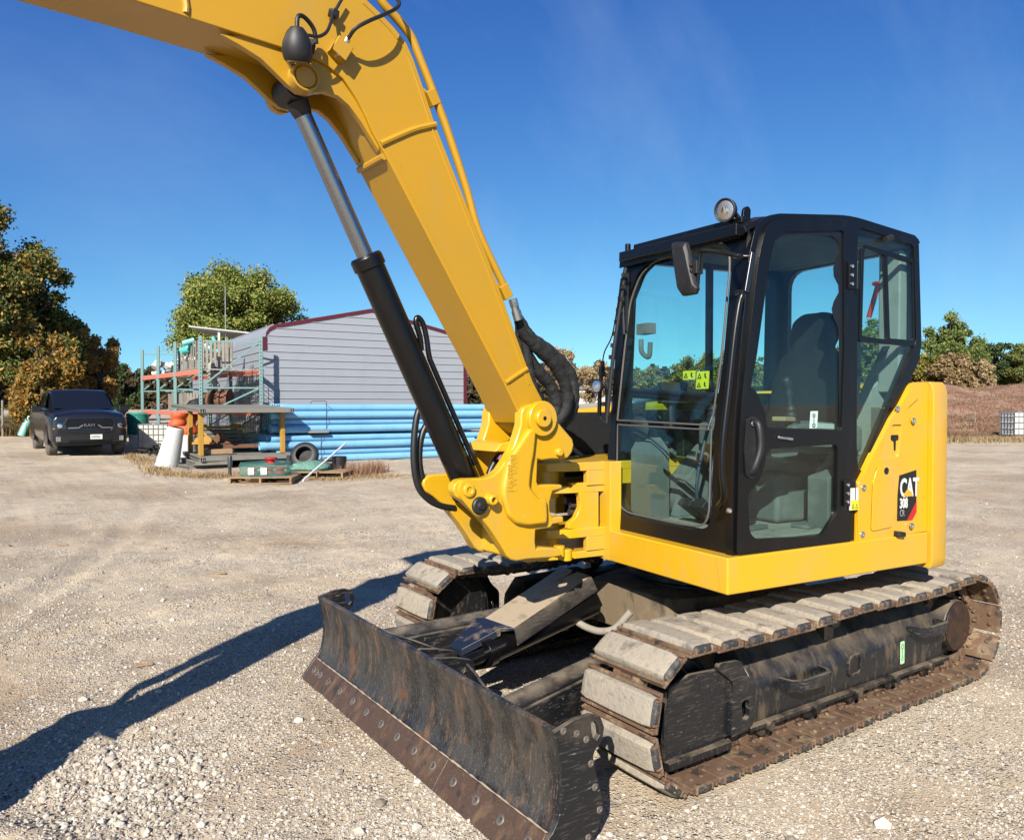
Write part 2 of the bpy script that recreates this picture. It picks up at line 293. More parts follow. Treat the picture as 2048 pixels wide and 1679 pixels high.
# ------------------------------------------------------------------ ground
def vnoise(x, y, s, seed):
    "value noise on arrays"
    X, Y = x*s, y*s; xi, yi = np.floor(X).astype(np.int64), np.floor(Y).astype(np.int64); fx, fy = X-xi, Y-yi
    fx, fy = fx*fx*(3-2*fx), fy*fy*(3-2*fy)
    def h(a, b):
        n = (a*374761393 + b*668265263 + seed*2147483647) & 0xffffffff; n = ((n ^ (n >> 13))*1274126177) & 0xffffffff; return ((n ^ (n >> 16)) & 0xffff)/65535.
    return (h(xi, yi)*(1-fx)+h(xi+1, yi)*fx)*(1-fy)+(h(xi, yi+1)*(1-fx)+h(xi+1, yi+1)*fx)*fy
def relief(x, y):
    r = np.hypot(x, y); base = .009*np.clip(r-6, 0, 14)+.017*np.clip(r-20, 0, 60)
    n = (vnoise(x, y, .45, 1)-.5)*.05 + (vnoise(x, y, 1.7, 2)-.5)*.025 + (vnoise(x, y, 6, 3)-.5)*.018 + (vnoise(x, y, 17, 4)-.5)*.010
    flat = np.clip((np.maximum(abs(x)-1.5, abs(y)-1.3))/1.5, .12, 1)
    # low ridge of scraped fines beside the bucket
    bx_, by_ = x-3.75, y+.15
    ridge = .07*np.exp(-((bx_*.75+by_*.66)/.13)**2)*np.exp(-((bx_*.66-by_*.75)/.55)**2)
    far = 1/(1+(r/25)**2)
    rut = 0
    for (px, py, ang, hw) in ((0.5, -4.6, .32, .95), (1.5, -7.0, -.12, .95), (5.2, -2.5, 1.25, .95)):   # old tyre ruts
        ca_, sa_ = math.cos(ang), math.sin(ang); d_ = -(x-px)*sa_+(y-py)*ca_+.25*np.sin(((x-px)*ca_+(y-py)*sa_)*.35)
        for o_ in (-hw, hw): rut = rut - .034*np.exp(-((d_-o_)/.14)**2) + .020*np.exp(-((d_-o_-.24)/.08)**2) + .020*np.exp(-((d_-o_+.24)/.08)**2)
    n = n + rut*far + (vnoise(x, y, 3.2, 7)-.5)*.012
    return base + n*flat*(.35+.65*far) + ridge - .006
def np_mesh(name, V, F, mats, smooth=True, loc=None, parent=None, mi=None):
    me = bpy.data.meshes.new(name); k = F.shape[1]
    me.vertices.add(len(V)); me.vertices.foreach_set('co', V.astype(np.float32).ravel())
    me.loops.add(F.size); me.loops.foreach_set('vertex_index', F.astype(np.int32).ravel())
    me.polygons.add(len(F)); me.polygons.foreach_set('loop_start', np.arange(0, F.size, k, dtype=np.int32))
    me.update(calc_edges=True); me.validate()
    for m in (mats if isinstance(mats, list) else [mats]): me.materials.append(m)
    if mi is not None: me.polygons.foreach_set('material_index', mi.astype(np.int32))
    me.polygons.foreach_set('use_smooth', [smooth]*len(me.polygons))
    o = bpy.data.objects.new(name, me); COL.objects.link(o)
    if loc is not None: o.location = loc
    if parent: o.parent = parent
    return o
def axis_coords(a, b, step, far, g=1.09):
    mid = list(np.arange(a, b, step)); lo, hi, s = [a], [mid[-1]], step
    while lo[-1] > -far: s *= g; lo.append(lo[-1]-s)
    s = step
    while hi[-1] < far: s *= g; hi.append(hi[-1]+s)
    return np.array(lo[:0:-1]+mid+hi[1:])
gx, gy = axis_coords(-3.5, 5.0, .03, 600), axis_coords(-4.5, 3.4, .03, 600)
XX, YY = np.meshgrid(gx, gy, indexing='ij'); ZZ = relief(XX, YY)
nx, ny = len(gx), len(gy); idx = np.arange(nx*ny).reshape(nx, ny)
GF = np.stack([idx[:-1, :-1], idx[1:, :-1], idx[1:, 1:], idx[:-1, 1:]], -1).reshape(-1, 4)
def ground_mat():
    m = bpy.data.materials.new('gravel_yard'); m.use_nodes = True; nt = m.node_tree; N, L = nt.nodes, nt.links; b = N['Principled BSDF']
    b.inputs['Roughness'].default_value = .95; b.inputs['Specular IOR Level'].default_value = .2
    t = N.new('ShaderNodeTexCoord'); v = t.outputs['Object']
    def nz(s, d=5, r=.6):
        n = N.new('ShaderNodeTexNoise'); n.inputs['Scale'].default_value = s; n.inputs['Detail'].default_value = d; n.inputs['Roughness'].default_value = r; L.new(v, n.inputs['Vector']); return n.outputs[0]
    def mr(x, a, c, o0=0, o1=1):
        q = N.new('ShaderNodeMapRange'); q.inputs[1].default_value = a; q.inputs[2].default_value = c; q.inputs[3].default_value = o0; q.inputs[4].default_value = o1; L.new(x, q.inputs[0]); return q.outputs[0]
    def vor(s, feat='F1'):
        q = N.new('ShaderNodeTexVoronoi'); q.inputs['Scale'].default_value = s; q.feature = feat; L.new(v, q.inputs['Vector']); return q
    def mix(f, a, c):
        x = N.new('ShaderNodeMix'); x.data_type = 'RGBA'
        L.new(f, x.inputs[0]) if not isinstance(f, float) else setattr(x.inputs[0], 'default_value', f)
        for sck, c_ in ((x.inputs[6], a), (x.inputs[7], c)):
            if isinstance(c_, tuple): sck.default_value = (*c_, 1)
            else: L.new(c_, sck)
        return x.outputs[2]
    def mul(a, c):
        q = N.new('ShaderNodeMath'); q.operation = 'MULTIPLY'; L.new(a, q.inputs[0])
        if isinstance(c, float): q.inputs[1].default_value = c
        else: L.new(c, q.inputs[1])
        return q.outputs[0]
    fines = mix(mr(nz(.7, 6), .35, .7), (.53, .43, .305), (.43, .335, .22))
    fines = mix(mr(nz(.33, 5), .47, .62, 0, .8), fines, (.30, .205, .12)); fines = mix(mr(nz(1.9, 6), .56, .68, 0, .6), fines, (.23, .155, .09))
    v1, v2, v3 = vor(75), vor(32), vor(15)
    def stone(vn):
        s = N.new('ShaderNodeSeparateColor'); L.new(vn.outputs['Color'], s.inputs[0]); r = N.new('ShaderNodeValToRGB'); e = r.color_ramp.elements
        e[0].color = (.14, .12, .10, 1); e[1].color = (.60, .57, .51, 1); e.new(.35).color = (.35, .31, .25, 1); e.new(.75).color = (.47, .43, .36, 1)
        L.new(s.outputs[0], r.inputs[0]); return r.outputs[0], s.outputs[1]
    s1, a1 = stone(v1); s2, a2 = stone(v2)
    fines = mix(mr(nz(9, 5, .7), .5, .68, 0, .4), fines, (.27, .215, .155)); fines = mix(mr(nz(28, 5, .7), .52, .66, 0, .55), fines, (.52, .465, .385)); fines = mix(mr(nz(60, 4, .7), .55, .66, 0, .5), fines, (.19, .145, .10))
    cov = mr(nz(1.1, 6, .6), .38, .55)                # gravelly or fine patches
    m1 = mul(mr(v1.outputs['Distance'], .52, .38), mr(a1, .2, .22)); f1 = mul(m1, mr(cov, 0, 1, .25, 1))
    c = mix(f1, fines, s1)
    m2 = mul(mr(v2.outputs['Distance'], .42, .3), mr(a2, .62, .64)); f2 = mul(m2, mr(cov, 0, 1, .12, .9))
    c = mix(f2, c, s2)
    s3, a4 = stone(v3); f3 = mul(mul(mr(v3.outputs['Distance'], .40, .28), mr(a4, .80, .82)), mr(cov, 0, 1, .1, .8)); c = mix(f3, c, s3)
    L.new(c, b.inputs['Base Color'])
    h1 = mul(f1, mr(v1.outputs['Distance'], .5, 0)); h2 = mul(f2, mr(v2.outputs['Distance'], .42, 0))
    ad = N.new('ShaderNodeMath'); ad.operation = 'MULTIPLY_ADD'; L.new(h2, ad.inputs[0]); ad.inputs[1].default_value = 1.6; L.new(h1, ad.inputs[2])
    a3 = N.new('ShaderNodeMath'); a3.operation = 'MULTIPLY_ADD'; L.new(nz(120, 4, .7), a3.inputs[0]); a3.inputs[1].default_value = .5; L.new(ad.outputs[0], a3.inputs[2])
    bp = N.new('ShaderNodeBump'); bp.inputs['Strength'].default_value = 1; bp.inputs['Distance'].default_value = .020; L.new(a3.outputs[0], bp.inputs['Height']); L.new(bp.outputs[0], b.inputs['Normal'])
    return m
GRV = ground_mat()
g = np_mesh('ground', np.stack([XX, YY, ZZ], -1).reshape(-1, 3), GF, GRV); tag(g, kind='structure')

# loose stones
STN = mat('limestone_gravel', (.4, .36, .3), .95, island=[(.26, .22, .17), (.48, .42, .34), (.56, .50, .41), (.60, .545, .455), (.69, .64, .55)], spec=.2)
def stones(name, n, gen, size, sq=.6, jit=.22):
    b = bmesh.new(); bmesh.ops.create_icosphere(b, subdivisions=1, radius=1); bv = np.array([v.co[:] for v in b.verts]); bf = np.array([[v.index for v in f.verts] for f in b.faces]); b.free()
    xy = gen(n); n = len(xy); sz = size(n)
    z = relief(xy[:, 0], xy[:, 1])
    V = bv[None]*(1+rng.uniform(-jit, jit, (n, len(bv), 1)))*sz[:, None, None]*np.stack([rng.uniform(.7, 1.2, n), rng.uniform(.7, 1.2, n), rng.uniform(sq*.7, sq*1.2, n)], -1)[:, None]
    a = rng.uniform(0, 2*pi, n); c, s_ = np.cos(a)[:, None], np.sin(a)[:, None]
    V = np.stack([V[..., 0]*c-V[..., 1]*s_, V[..., 0]*s_+V[..., 1]*c, V[..., 2]], -1)
    V += np.stack([xy[:, 0], xy[:, 1], z + sz*sq*.25], -1)[:, None]
    F = (bf[None]+(np.arange(n)*len(bv))[:, None, None]).reshape(-1, 3)
    return np_mesh(name, V.reshape(-1, 3), F, STN, smooth=False)
def scatter(n):
    "in the yard round the machine, denser in gravelly patches"
    D = 1.6+rng.exponential(3.6, n*3); D = D[D < 22]; u = rng.uniform(-150, 2200, len(D)); L = (u-1024)/FPX*D
    x = CAM.x+_Fh.x*D+_Rh.x*L; y = CAM.y+_Fh.y*D+_Rh.y*L
    k = (vnoise(x, y, 1.3, 9)*.6+vnoise(x, y, 4, 10)*.4) > rng.uniform(.2, .75, len(x))
    k &= ~((abs(x) < 1.45) & (abs(abs(y)-.93) < .25))
    return np.stack([x, y], -1)[k][:n]
st = stones('gravel_stones', 110000, scatter, lambda n: .0030+rng.exponential(.0020, n).clip(0, .010)); tag(st, 'small loose limestone gravel scattered over the yard', 'gravel', kind='stuff')
def scat2(n):
    a = scatter(n*2); k = rng.random(len(a)) < .5; return a[k][:n]
st = stones('loose_rocks', 420, scat2, lambda n: .010+rng.exponential(.006, n).clip(0, .028), .65, .28); tag(st, 'larger loose stones lying here and there on the gravel yard', 'rocks', kind='stuff')

hp_ = hit(255, 1560, (0, 0, 0), (0, 0, 1))
def heap(n): a = rng.normal(size=(n, 2))*np.array([.20, .30])+np.array([hp_.x, hp_.y]); return a
st = stones('coarse_gravel', 1900, heap, lambda n: .004+rng.exponential(.0042, n).clip(0, .018), .8, .28); tag(st, 'patch of coarse loose gravel on the ground at the lower left', 'gravel', kind='stuff')

# ================================================================== EXCAVATOR
EX = empty('excavator'); tag(EX, 'large yellow tracked excavator with black cab and rusty front dozer blade', 'excavator')
C1 = lambda x, y: (1100+x/1.93, 380+y/1.93)          # enlarged-crop pixel -> photo pixel
C2 = lambda x, y: (600+x/2.56, 1040+y/2.56)
C4 = lambda x, y: (1440+x/3.998, 400+y/3.998)
C5 = lambda x, y: (1200+x/4.6625, 420+y/4.6625)
CB = lambda x, y: (60+x/2.2756, y/2.2756)
C6 = lambda x, y: (650+x/2.798, 560+y/2.798)
C7 = lambda x, y: (500+x/4.096, y/4.096)
C8 = lambda x, y: (860+x/4.418, 760+y/4.418)
# ---------- tracks
PR, ZC, XF, XR = .272, .322, 1.245, -1.07      # pitch-line radius, centre height, idler and sprocket centres
RC, XE = .235, 1.522                            # front corner radius and foremost point of the chain
XB = XE-RC; LB = XB-XR; LT = LB; LF = 2*PR-2*RC; LQ = pi/2*RC; LA = pi*PR; LL = LB+2*LQ+LF+LT+LA; NS = 37; PITCH = LL/NS
def path(s):
    s %= LL
    if s < LB: return Vector((XR+s, 0, ZC-PR)), 0.0                                       # bottom, heading +x
    s -= LB
    if s < LQ: a = s/RC; return Vector((XB+RC*sin(a), 0, ZC-PR+RC-RC*cos(a))), a
    s -= LQ
    if s < LF: return Vector((XE, 0, ZC-PR+RC+s)), pi/2
    s -= LF
    if s < LQ: a = pi/2+s/RC; return Vector((XB+RC*sin(a), 0, ZC+PR-RC-RC*cos(a))), a
    s -= LQ
    if s < LT:
        k = s/LT; sag = -.022*abs(sin(2*pi*k*1.0))*(1 if .04 < k < .96 else .5); return Vector((XB-s, 0, ZC+PR+sag)), pi
    s -= LT; a = pi+s/PR; return Vector((XR+PR*sin(a), 0, ZC-PR*cos(a))), a
def shoe_mesh():
    m = MB(); hw = .225; L = PITCH*.5
    # local: x along travel, z towards the link side (inner), pads towards -z
    m.bx(-L*.97, L*.93, -hw, hw, -.012, .002)
    m.bx(-L*.97, -L*.8, -hw, hw, -.03, -.012); m.bx(L*.76, L*.93, -hw, hw, -.024, -.012)
    for sy in (-1, 1):
        for k in (-.55, 0, .55):
            m.bx(L*k-.006, L*k+.006, sy*(hw-.004)-.008, sy*(hw-.004)+.008, -.034, -.004)
        for x in (-.028, .028):
            m.cyl((x, sy*.085, .002), (x, sy*.085, .016), .012, n=6)
        for x in (-.03, .03):
            m.cyl((x, sy*.175, .002), (x, sy*.175, .013), .013, n=6)
    m.m = 1
    # moulded rubber pad, slightly domed with chamfered ends
    sec = []
    for y, s_, h in ((-hw-.004, .55, .028), (-hw+.012, .86, .040), (-hw+.05, .94, .050), (0, .95, .053), (hw-.05, .94, .050), (hw-.012, .86, .040), (hw+.004, .55, .028)):
        a = L*.80*s_; j = random.uniform(-.0015, .0015)
        sec.append([(-a, y, -.012), (-a*.97, y, -h*.72+j), (-a*.84, y, -h+j), (0, y, -h-.002), (a*.84, y, -h-j), (a*.97, y, -h*.72), (a, y, -.012)])
    m.loft(sec)
    for i, f in enumerate(m.f):
        if m.mi[i] == 1 and min(abs(m.v[v][1]) for v in f) > hw-.014: m.mi[i] = 2
    return m
def chain_mesh(y0):
    m = MB(lambda p: (p[0], p[1]+y0, p[2]))
    for i in range(NS):
        p, a = path((i+.5)*PITCH); tx, nz_ = Vector((cos(a), 0, sin(a))), Vector((-sin(a), 0, cos(a)))
        for sy in (-1, 1):
            c = p+Vector((0, sy*.055, 0))+nz_*.035
            m.ob(c, tx*PITCH*.36, (0, .012, 0), nz_*.024)
            q = p+tx*PITCH*.5+nz_*.03
            m.cyl(q+Vector((0, sy*.035, 0)), q+Vector((0, sy*.078, 0)), .033, n=12)
            q = p+tx*PITCH*.18+nz_*.045; m.cyl(q+Vector((0, sy*.06, 0)), q+Vector((0, sy*.079, 0)), .022, n=10)
        q = p+tx*PITCH*.5+nz_*.03; m.cyl(q-Vector((0, .06, 0)), q+Vector((0, .06, 0)), .022, n=12)
    return m
proto = None
for side in (1, -1):
    yc = side*.935
    tr = empty('track', (0, 0, 0)); tr.parent = EX
    for i in range(NS):
        p, a = path((i+.5)*PITCH)
        if proto is None: o = proto = shoe_mesh().build('track_shoe', [RUST, PAD, RUB], tr, bevel=.004)
        else: o = proto.copy(); COL.objects.link(o); o.parent = tr
        o.location = (p.x, yc, p.z); o.rotation_euler = (0, -a, 0)
        o.rotation_euler.rotate_axis('X', random.uniform(-.006, .006))
    chain_mesh(yc).build('track_chain', RUST, tr, bevel=.003, seg=1)
    # idler wheel and sprocket
    m = MB(); m.lathe((XF, yc-.05, ZC), (0, 1, 0), [(0, .06), (0, .2), (.02, .205), (.02, .235), (.08, .235), (.08, .205), (.1, .2), (.1, .06)]); m.build('idler_wheel', UND, tr, bevel=.003)
    m = MB(); n = 21; m.plate([(XR+(.24 if k % 2 else .205)*cos(pi*(k+.5)/n), ZC+(.24 if k % 2 else .205)*sin(pi*(k+.5)/n)) for k in range(2*n)], None, lambda a, b, t: (a, t, b), yc-.02, yc+.02); m.build('sprocket', RUST, tr)
    # final drive: drum with rusty cover
    m = MB(); m.lathe((XR, yc-side*.1, ZC-.01), (0, side, 0), [(0, .19), (.05, .19), (.07, .165), (.12, .16), (.205, .152), (.212, .145)], 40)
    for k in range(14): a = 2*pi*k/14; m.cyl((XR+.178*cos(a), yc-side*.05, ZC+.178*sin(a)), (XR+.178*cos(a), yc-side*.03, ZC+.178*sin(a)), .009, n=6)
    m.build('final_drive', UND, tr, bevel=.004)
    m = MB(); m.lathe((XR, yc+side*.112, ZC-.01), (0, side, 0), [(0, .143), (.006, .143), (.008, .131), (.011, .129), (.011, .02)], 40); m.build('drive_cover', mat('rusty_cover', (.07, .035, .022), .45, .3, layers=[((.02, .017, .015), 14, .5, .6, .8, None, 8), ((.2, .1, .05), 30, .6, .7, .6)]) if side == 1 else bpy.data.materials['rusty_cover'], tr, bevel=.003)
    # rollers
    for x in (-.72, -.36, 0, .36, .72):
        m = MB(); m.lathe((x, yc-.1, .135), (0, 1, 0), [(0, .03), (0, .055), (.03, .055), (.035, .075), (.05, .075), (.055, .055), (.145, .055), (.15, .075), (.165, .075), (.17, .055), (.2, .055), (.2, .03)], 20)
        m.cyl((x, yc-.15, .14), (x, yc+.15, .14), .022, n=10); m.build('track_roller', UND, tr)
    m = MB(); m.lathe((.1, yc-.07, .525), (0, 1, 0), [(0, .03), (0, .045), (.14, .045), (.14, .03)], 18); m.bx(.06, .14, yc-.03 if side > 0 else yc-.03, yc+.03, .36, .5); m.build('carrier_roller', UND, tr)
    # side beam: sloped top, vertical outer face
    if side == 1: ys = lambda d: yc+d
    else: ys = lambda d: yc-d
    sec = []
    for x, zt in ((-.90, .40), (-.62, .415), (-.15, .405), (-.1, .385), (.22, .385), (.26, .41), (.80, .40)):
        sec.append([(x, ys(-.13), .16), (x, ys(-.13), zt+.07), (x, ys(-.02), zt+.08), (x, ys(.035), zt+.02), (x, ys(.10), zt-.055), (x, ys(.112), zt-.10), (x, ys(.108), .16)])
    m = MB(); m.loft(sec); m.bx(-.94, .85, min(ys(.06), ys(.135)), max(ys(.06), ys(.135)), .135, .16)
    m.build('track_frame', UND, tr, bevel=.008)
    # cut-out window pieces and grease port
    m = MB(); m.plate(rnd([(-.055, .225), (.055, .225), (.06, .3), (.03, .335), (-.06, .335)], .02), [rnd([(-.04, .24), (.04, .24), (.045, .295), (.02, .32), (-.045, .32)], .015)], lambda a, b, t: (a, ys(t), b), .105, .120); m.build('port_frame', UND, tr, bevel=.003)
    m = MB(); m.plate([(-.04, .24), (.04, .24), (.045, .295), (.02, .32), (-.045, .32)], None, lambda a, b, t: (a, ys(t), b), .09, .1135); m.build('port_recess', DBLK, tr)
    # steps
    for x0, x1, z in ((.29, .62, .335), (-.83, -.53, .40)):
        m = MB(); out = [(x0, ys(.10)), (x0+.015, ys(.17)), (x0+.07, ys(.205)), (x1-.07, ys(.205)), (x1-.015, ys(.17)), (x1, ys(.10))]; inn = [(x1-.016, ys(.10)), (x1-.03, ys(.16)), (x1-.075, ys(.191)), (x0+.075, ys(.191)), (x0+.03, ys(.16)), (x0+.016, ys(.10))]
        m.plate(rnd(out+inn, .012, 3), None, lambda a, b, t: (a, b, t), z-.055, z)
        for k in range(22):
            xx = x0+.06+(x1-x0-.12)*k/21; m.add([(xx-.004, ys(.206), z), (xx+.004, ys(.206), z), (xx, ys(.206), z+.008), (xx-.004, ys(.19), z), (xx+.004, ys(.19), z), (xx, ys(.19), z+.008)], [(0, 1, 2), (3, 5, 4), (0, 3, 4, 1), (1, 4, 5, 2), (2, 5, 3, 0)])
        m.build('step', UNDC, tr, bevel=.003)
    # front track guide: wedge shaped guard plate round the idler
    m = MB(); m.plate(rnd([(1.385, .145), (1.365, .44), (1.24, .475), (.98, .46), (.93, .40), (.88, .20), (.93, .155), (1.3, .12)], .02), None, lambda a, b, t: (a, ys(t), b), .10, .118); m.build('idler_guard', UNDC, tr, bevel=.003)
    m = MB(); m.bx(1.0, 1.39, min(ys(.10), ys(.15)), max(ys(.10), ys(.15)), .105, .14); m.bx(1.373, 1.39, min(ys(.04), ys(.12)), max(ys(.04), ys(.12)), .11, .43)
    m.bx(.93, 1.37, min(ys(-.13), ys(.08)), max(ys(-.13), ys(.08)), .13, .16); m.build('guard_rail', UND, tr, bevel=.005)
    m = MB(); m.plate(rnd([(1.0, .15), (.99, .26), (.985, .40), (1.09, .475), (1.07, .5), (.93, .485), (.895, .42), (.83, .36), (.83, .20), (.88, .155)], .025), [rnd([(.875, .21), (.925, .21), (.925, .30), (.875, .30)], .03)], lambda a, b, t: (a, ys(t), b), .118, .142); m.build('guard_bracket', UNDC, tr, bevel=.006)
    m = MB(); m.plate([(1.39, .10), (1.2, .06), (1.08, .06), (1.0, .13)], None, lambda a, b, t: (a, ys(t), b), .02, .10); m.build('guide_shoe', UND, tr, bevel=.006)
    if side == 1:
        y_ = ys(.1145)
        m = MB(); m.plate(rnd([(-.478, .2), (-.436, .2), (-.436, .325), (-.478, .325)], .008), None, lambda a, b, t: (a, y_+t, b), 0, .0012)
        o = m.build('tie_down_decal', mat('pale_green_decal', (.55, .8, .5), .5), tr)
        m = MB()
        for zz, r_ in ((.296, .013), (.228, .010)):
            n = 16; m.plate([(-.457+r_*cos(2*pi*k/n), zz+r_*1.2*sin(2*pi*k/n)) for k in range(n)], [[(-.457+r_*.6*cos(2*pi*k/n), zz+r_*.72*sin(2*pi*k/n)) for k in range(n)]], lambda a, b, t: (a, y_+t, b), .0012, .002)
        m.plate([(-.46, .238), (-.454, .238), (-.454, .28), (-.46, .28)], None, lambda a, b, t: (a, y_+t, b), .0012, .002)
        m.build('decal_mark', mat('green_ink', (.03, .35, .06), .5), tr)
# ---------- undercarriage centre
m = MB()
m.plate(rnd([(.62, -.33), (.62, .33), (.3, .45), (-.3, .45), (-.62, .33), (-.62, -.33), (-.3, -.45), (.3, -.45)], .05), None, lambda a, b, t: (a, b, t), .30, .56)
for sx in (1, -1):
    for sy in (1, -1):
        p, q = Vector((sx*.35, sy*.3, .44)), Vector((sx*.78, sy*.84, .31))
        d = (q-p).normalized(); n = Vector((-d.y, d.x, 0)).normalized()
        m.add([p+n*.17+Vector((0, 0, .09)), p-n*.17+Vector((0, 0, .09)), p-n*.17-Vector((0, 0, .12)), p+n*.17-Vector((0, 0, .12)), q+n*.13+Vector((0, 0, .06)), q-n*.13+Vector((0, 0, .06)), q-n*.13-Vector((0, 0, .1)), q+n*.13-Vector((0, 0, .1))],
              [(0, 1, 2, 3), (4, 5, 6, 7), (0, 1, 5, 4), (1, 2, 6, 5), (2, 3, 7, 6), (3, 0, 4, 7)])
m.build('undercarriage_frame', MUD, EX, bevel=.012)
m = MB(); m.lathe((0, 0, .56), (0, 0, 1), [(0, .44), (.02, .44), (.03, .46), (.06, .46), (.07, .42), (.10, .42), (.11, .45), (.17, .45), (.215, .40)], 56); m.build('swing_ring', UND, EX, bevel=.004)
# ---------- dozer blade
BZ = -.012
prof = [(2.064, .462), (2.047, .40), (2.035, .335), (2.031, .27), (2.036, .21), (2.050, .15), (2.076, .095)]
m = MB()
f_ = [(x, z) for x, z in prof]; b_ = [(x-.018, z) for x, z in prof[::-1]]
m.plate(f_+b_, None, lambda a, b, t: (a, t, b), -1.16, 1.16)
m.tube([(2.052, -1.158, .466), (2.052, 1.158, .466)], .013, 10)
DZ = m.build('dozer_blade', BLD, EX, ang=50)
m = MB(); d = Vector((2.172-2.090, 0, -.008-.105)); e = Vector((d.z, 0, -d.x)).normalized()*-.022
A = Vector((2.090, 0, .105)); B_ = A+d
m.plate([(A.x, A.z), (B_.x, B_.z), (B_.x-.018, B_.z), (A.x-.024, A.z-.008)], None, lambda a, b, t: (a, t, b), -1.162, .46)
m.plate([(A.x, A.z), (B_.x, B_.z), (B_.x-.018, B_.z), (A.x-.024, A.z-.008)], None, lambda a, b, t: (a, t, b), .463, 1.162)
m.build('cutting_edge', EDG, DZ, bevel=.003)
m = MB(); m.tube([(2.0815+random.uniform(-.0015, .0015), -1.155+2.31*k/90, .1015+random.uniform(-.0015, .0015)) for k in range(91)], [.0045+random.uniform(-.002, .003) for k in range(91)], 6); m.build('dirt_seam', mat('pale_dirt', (.42, .34, .24), .95), DZ)
nrm = Vector((-d.z, 0, d.x)).normalized(); nrm = nrm if nrm.x > 0 else -nrm; cc = A+d*.42
ys_ = [-1.09, -1.04, -.985] + [-.86+.178*k for k in range(12)]
for y in ys_:
    m = MB(); c = Vector((cc.x, y, cc.z)); m.lathe(c-nrm*.004, nrm, [(0, .021), (.006, .021), (.008, .018), (.008, .011), (.004, .010)], 16); m.build('edge_bolt', BOLT, DZ)
# back of the blade: top channel and stiffeners
m = MB(); m.loft([[(2.035, y, .44), (1.93-.02*(1-abs(y)), y, .40), (1.93, y, .30), (2.02, y, .27)] for y in (-1.1, 1.1)])
m.loft([[(2.03, y, .20), (1.93, y, .19), (1.95, y, .07), (2.06, y, .08)] for y in (-1.1, 1.1)])
m.build('blade_back_channel', UND, DZ, bevel=.006)
# curved gusset lips seen behind the upper edge
for sgn in (1, -1):
    m = MB(); pts = spl([Vector((2.035, -sgn*.95, .445)), Vector((1.95, -sgn*.55, .405)), Vector((1.86, -sgn*.3, .385)), Vector((1.80, -sgn*.12, .37))], 6)
    lo = [Vector((p.x, p.y, p.z-.10)) for p in pts]
    m.loft([[p, p+Vector((-.016, 0, 0)), q+Vector((-.016, 0, 0)), q] for p, q in zip(pts, lo)]); m.build('blade_gusset', UNDC, DZ, bevel=.004)
# end plates
pts = [C2(*q) for q in ((1290, 1078), (1400, 1010), (1480, 985), (1525, 995), (1545, 1050), (1535, 1120), (1500, 1165), (1488, 1200), (1497, 1260), (1525, 1370), (1537, 1440), (1530, 1500), (1510, 1580), (1485, 1625))]
back = [(lambda q: (q.x, q.z))(T.y(u, v, 1.17)) for u, v in pts]
front = [(2.172, -.004), (2.135, .045), (2.095, .098), (2.078, .11), (2.052, .15), (2.039, .21), (2.034, .27), (2.038, .335), (2.050, .40)]
bz = back[-1]
outl = back + [(bz[0]+.03, bz[1]-.05), (2.10, -.004)] + front
slot = [(lambda q: (q.x, q.z))(T.y(*C2(*q), 1.17)) for q in ((1478, 1030), (1495, 1018), (1515, 1045), (1522, 1090), (1505, 1118), (1488, 1105), (1480, 1070))]
bolts = [(lambda q: (q.x, q.z))(T.y(*C2(*q), 1.17)) for q in ((1335, 1070), (1403, 1082), (1452, 1112), (1476, 1235), (1496, 1355), (1520, 1470), (1462, 1612))]
for sgn in (1, -1):
    m = MB(); m.plate(rnd(outl, .006, 2), [slot], lambda a, b, t: (a, sgn*t, b), 1.163, 1.185); ep = m.build('end_plate', UNDC, DZ, bevel=.003)
    for bx_, bz_ in bolts:
        m = MB(); m.lathe((bx_, sgn*1.183, bz_), (0, sgn, 0), [(0, .014), (.004, .014), (.006, .011), (.006, .007), (.003, .006)], 12); m.build('plate_bolt', BOLT, DZ)
# push arms
for sgn in (1, -1):
    m = MB(); a, b = Vector((1.95, sgn*.62, .25)), Vector((.78, sgn*.40, .33))
    m.bar(a, b, .13, .15); m.cyl(a+Vector((0, 0, .07)), b+Vector((0, 0, .07)), .055, n=16)
    m.build('push_arm', UNDC, EX, bevel=.014)
# lift cylinder with its pivot and the bent cover plate over it
m = MB(); a, b = Vector((1.78, -.03, .30)), Vector((.80, -.10, .47)); m.cyl(a+(b-a)*.22, b, .062, n=28); m.cyl(a, a+(b-a)*.25, .035, n=18); m.lathe(a+(b-a)*.20, (b-a), [(0, .05), (.0, .070), (.05, .070), (.05, .05)], 28)
m.build('lift_cylinder', CYLB, EX, bevel=.003)
m = MB()
for sgn in (1, -1): m.plate(rnd([(1.96, .42), (1.84, .40), (1.74, .37), (1.72, .29), (1.78, .25), (1.96, .22)], .02), None, lambda a, b, t: (a, sgn*t, b), .07, .095)
m.cyl((1.78, -.12, .31), (1.78, .12, .31), .035, n=18); m.build('lift_bracket', UNDC, EX, bevel=.004)
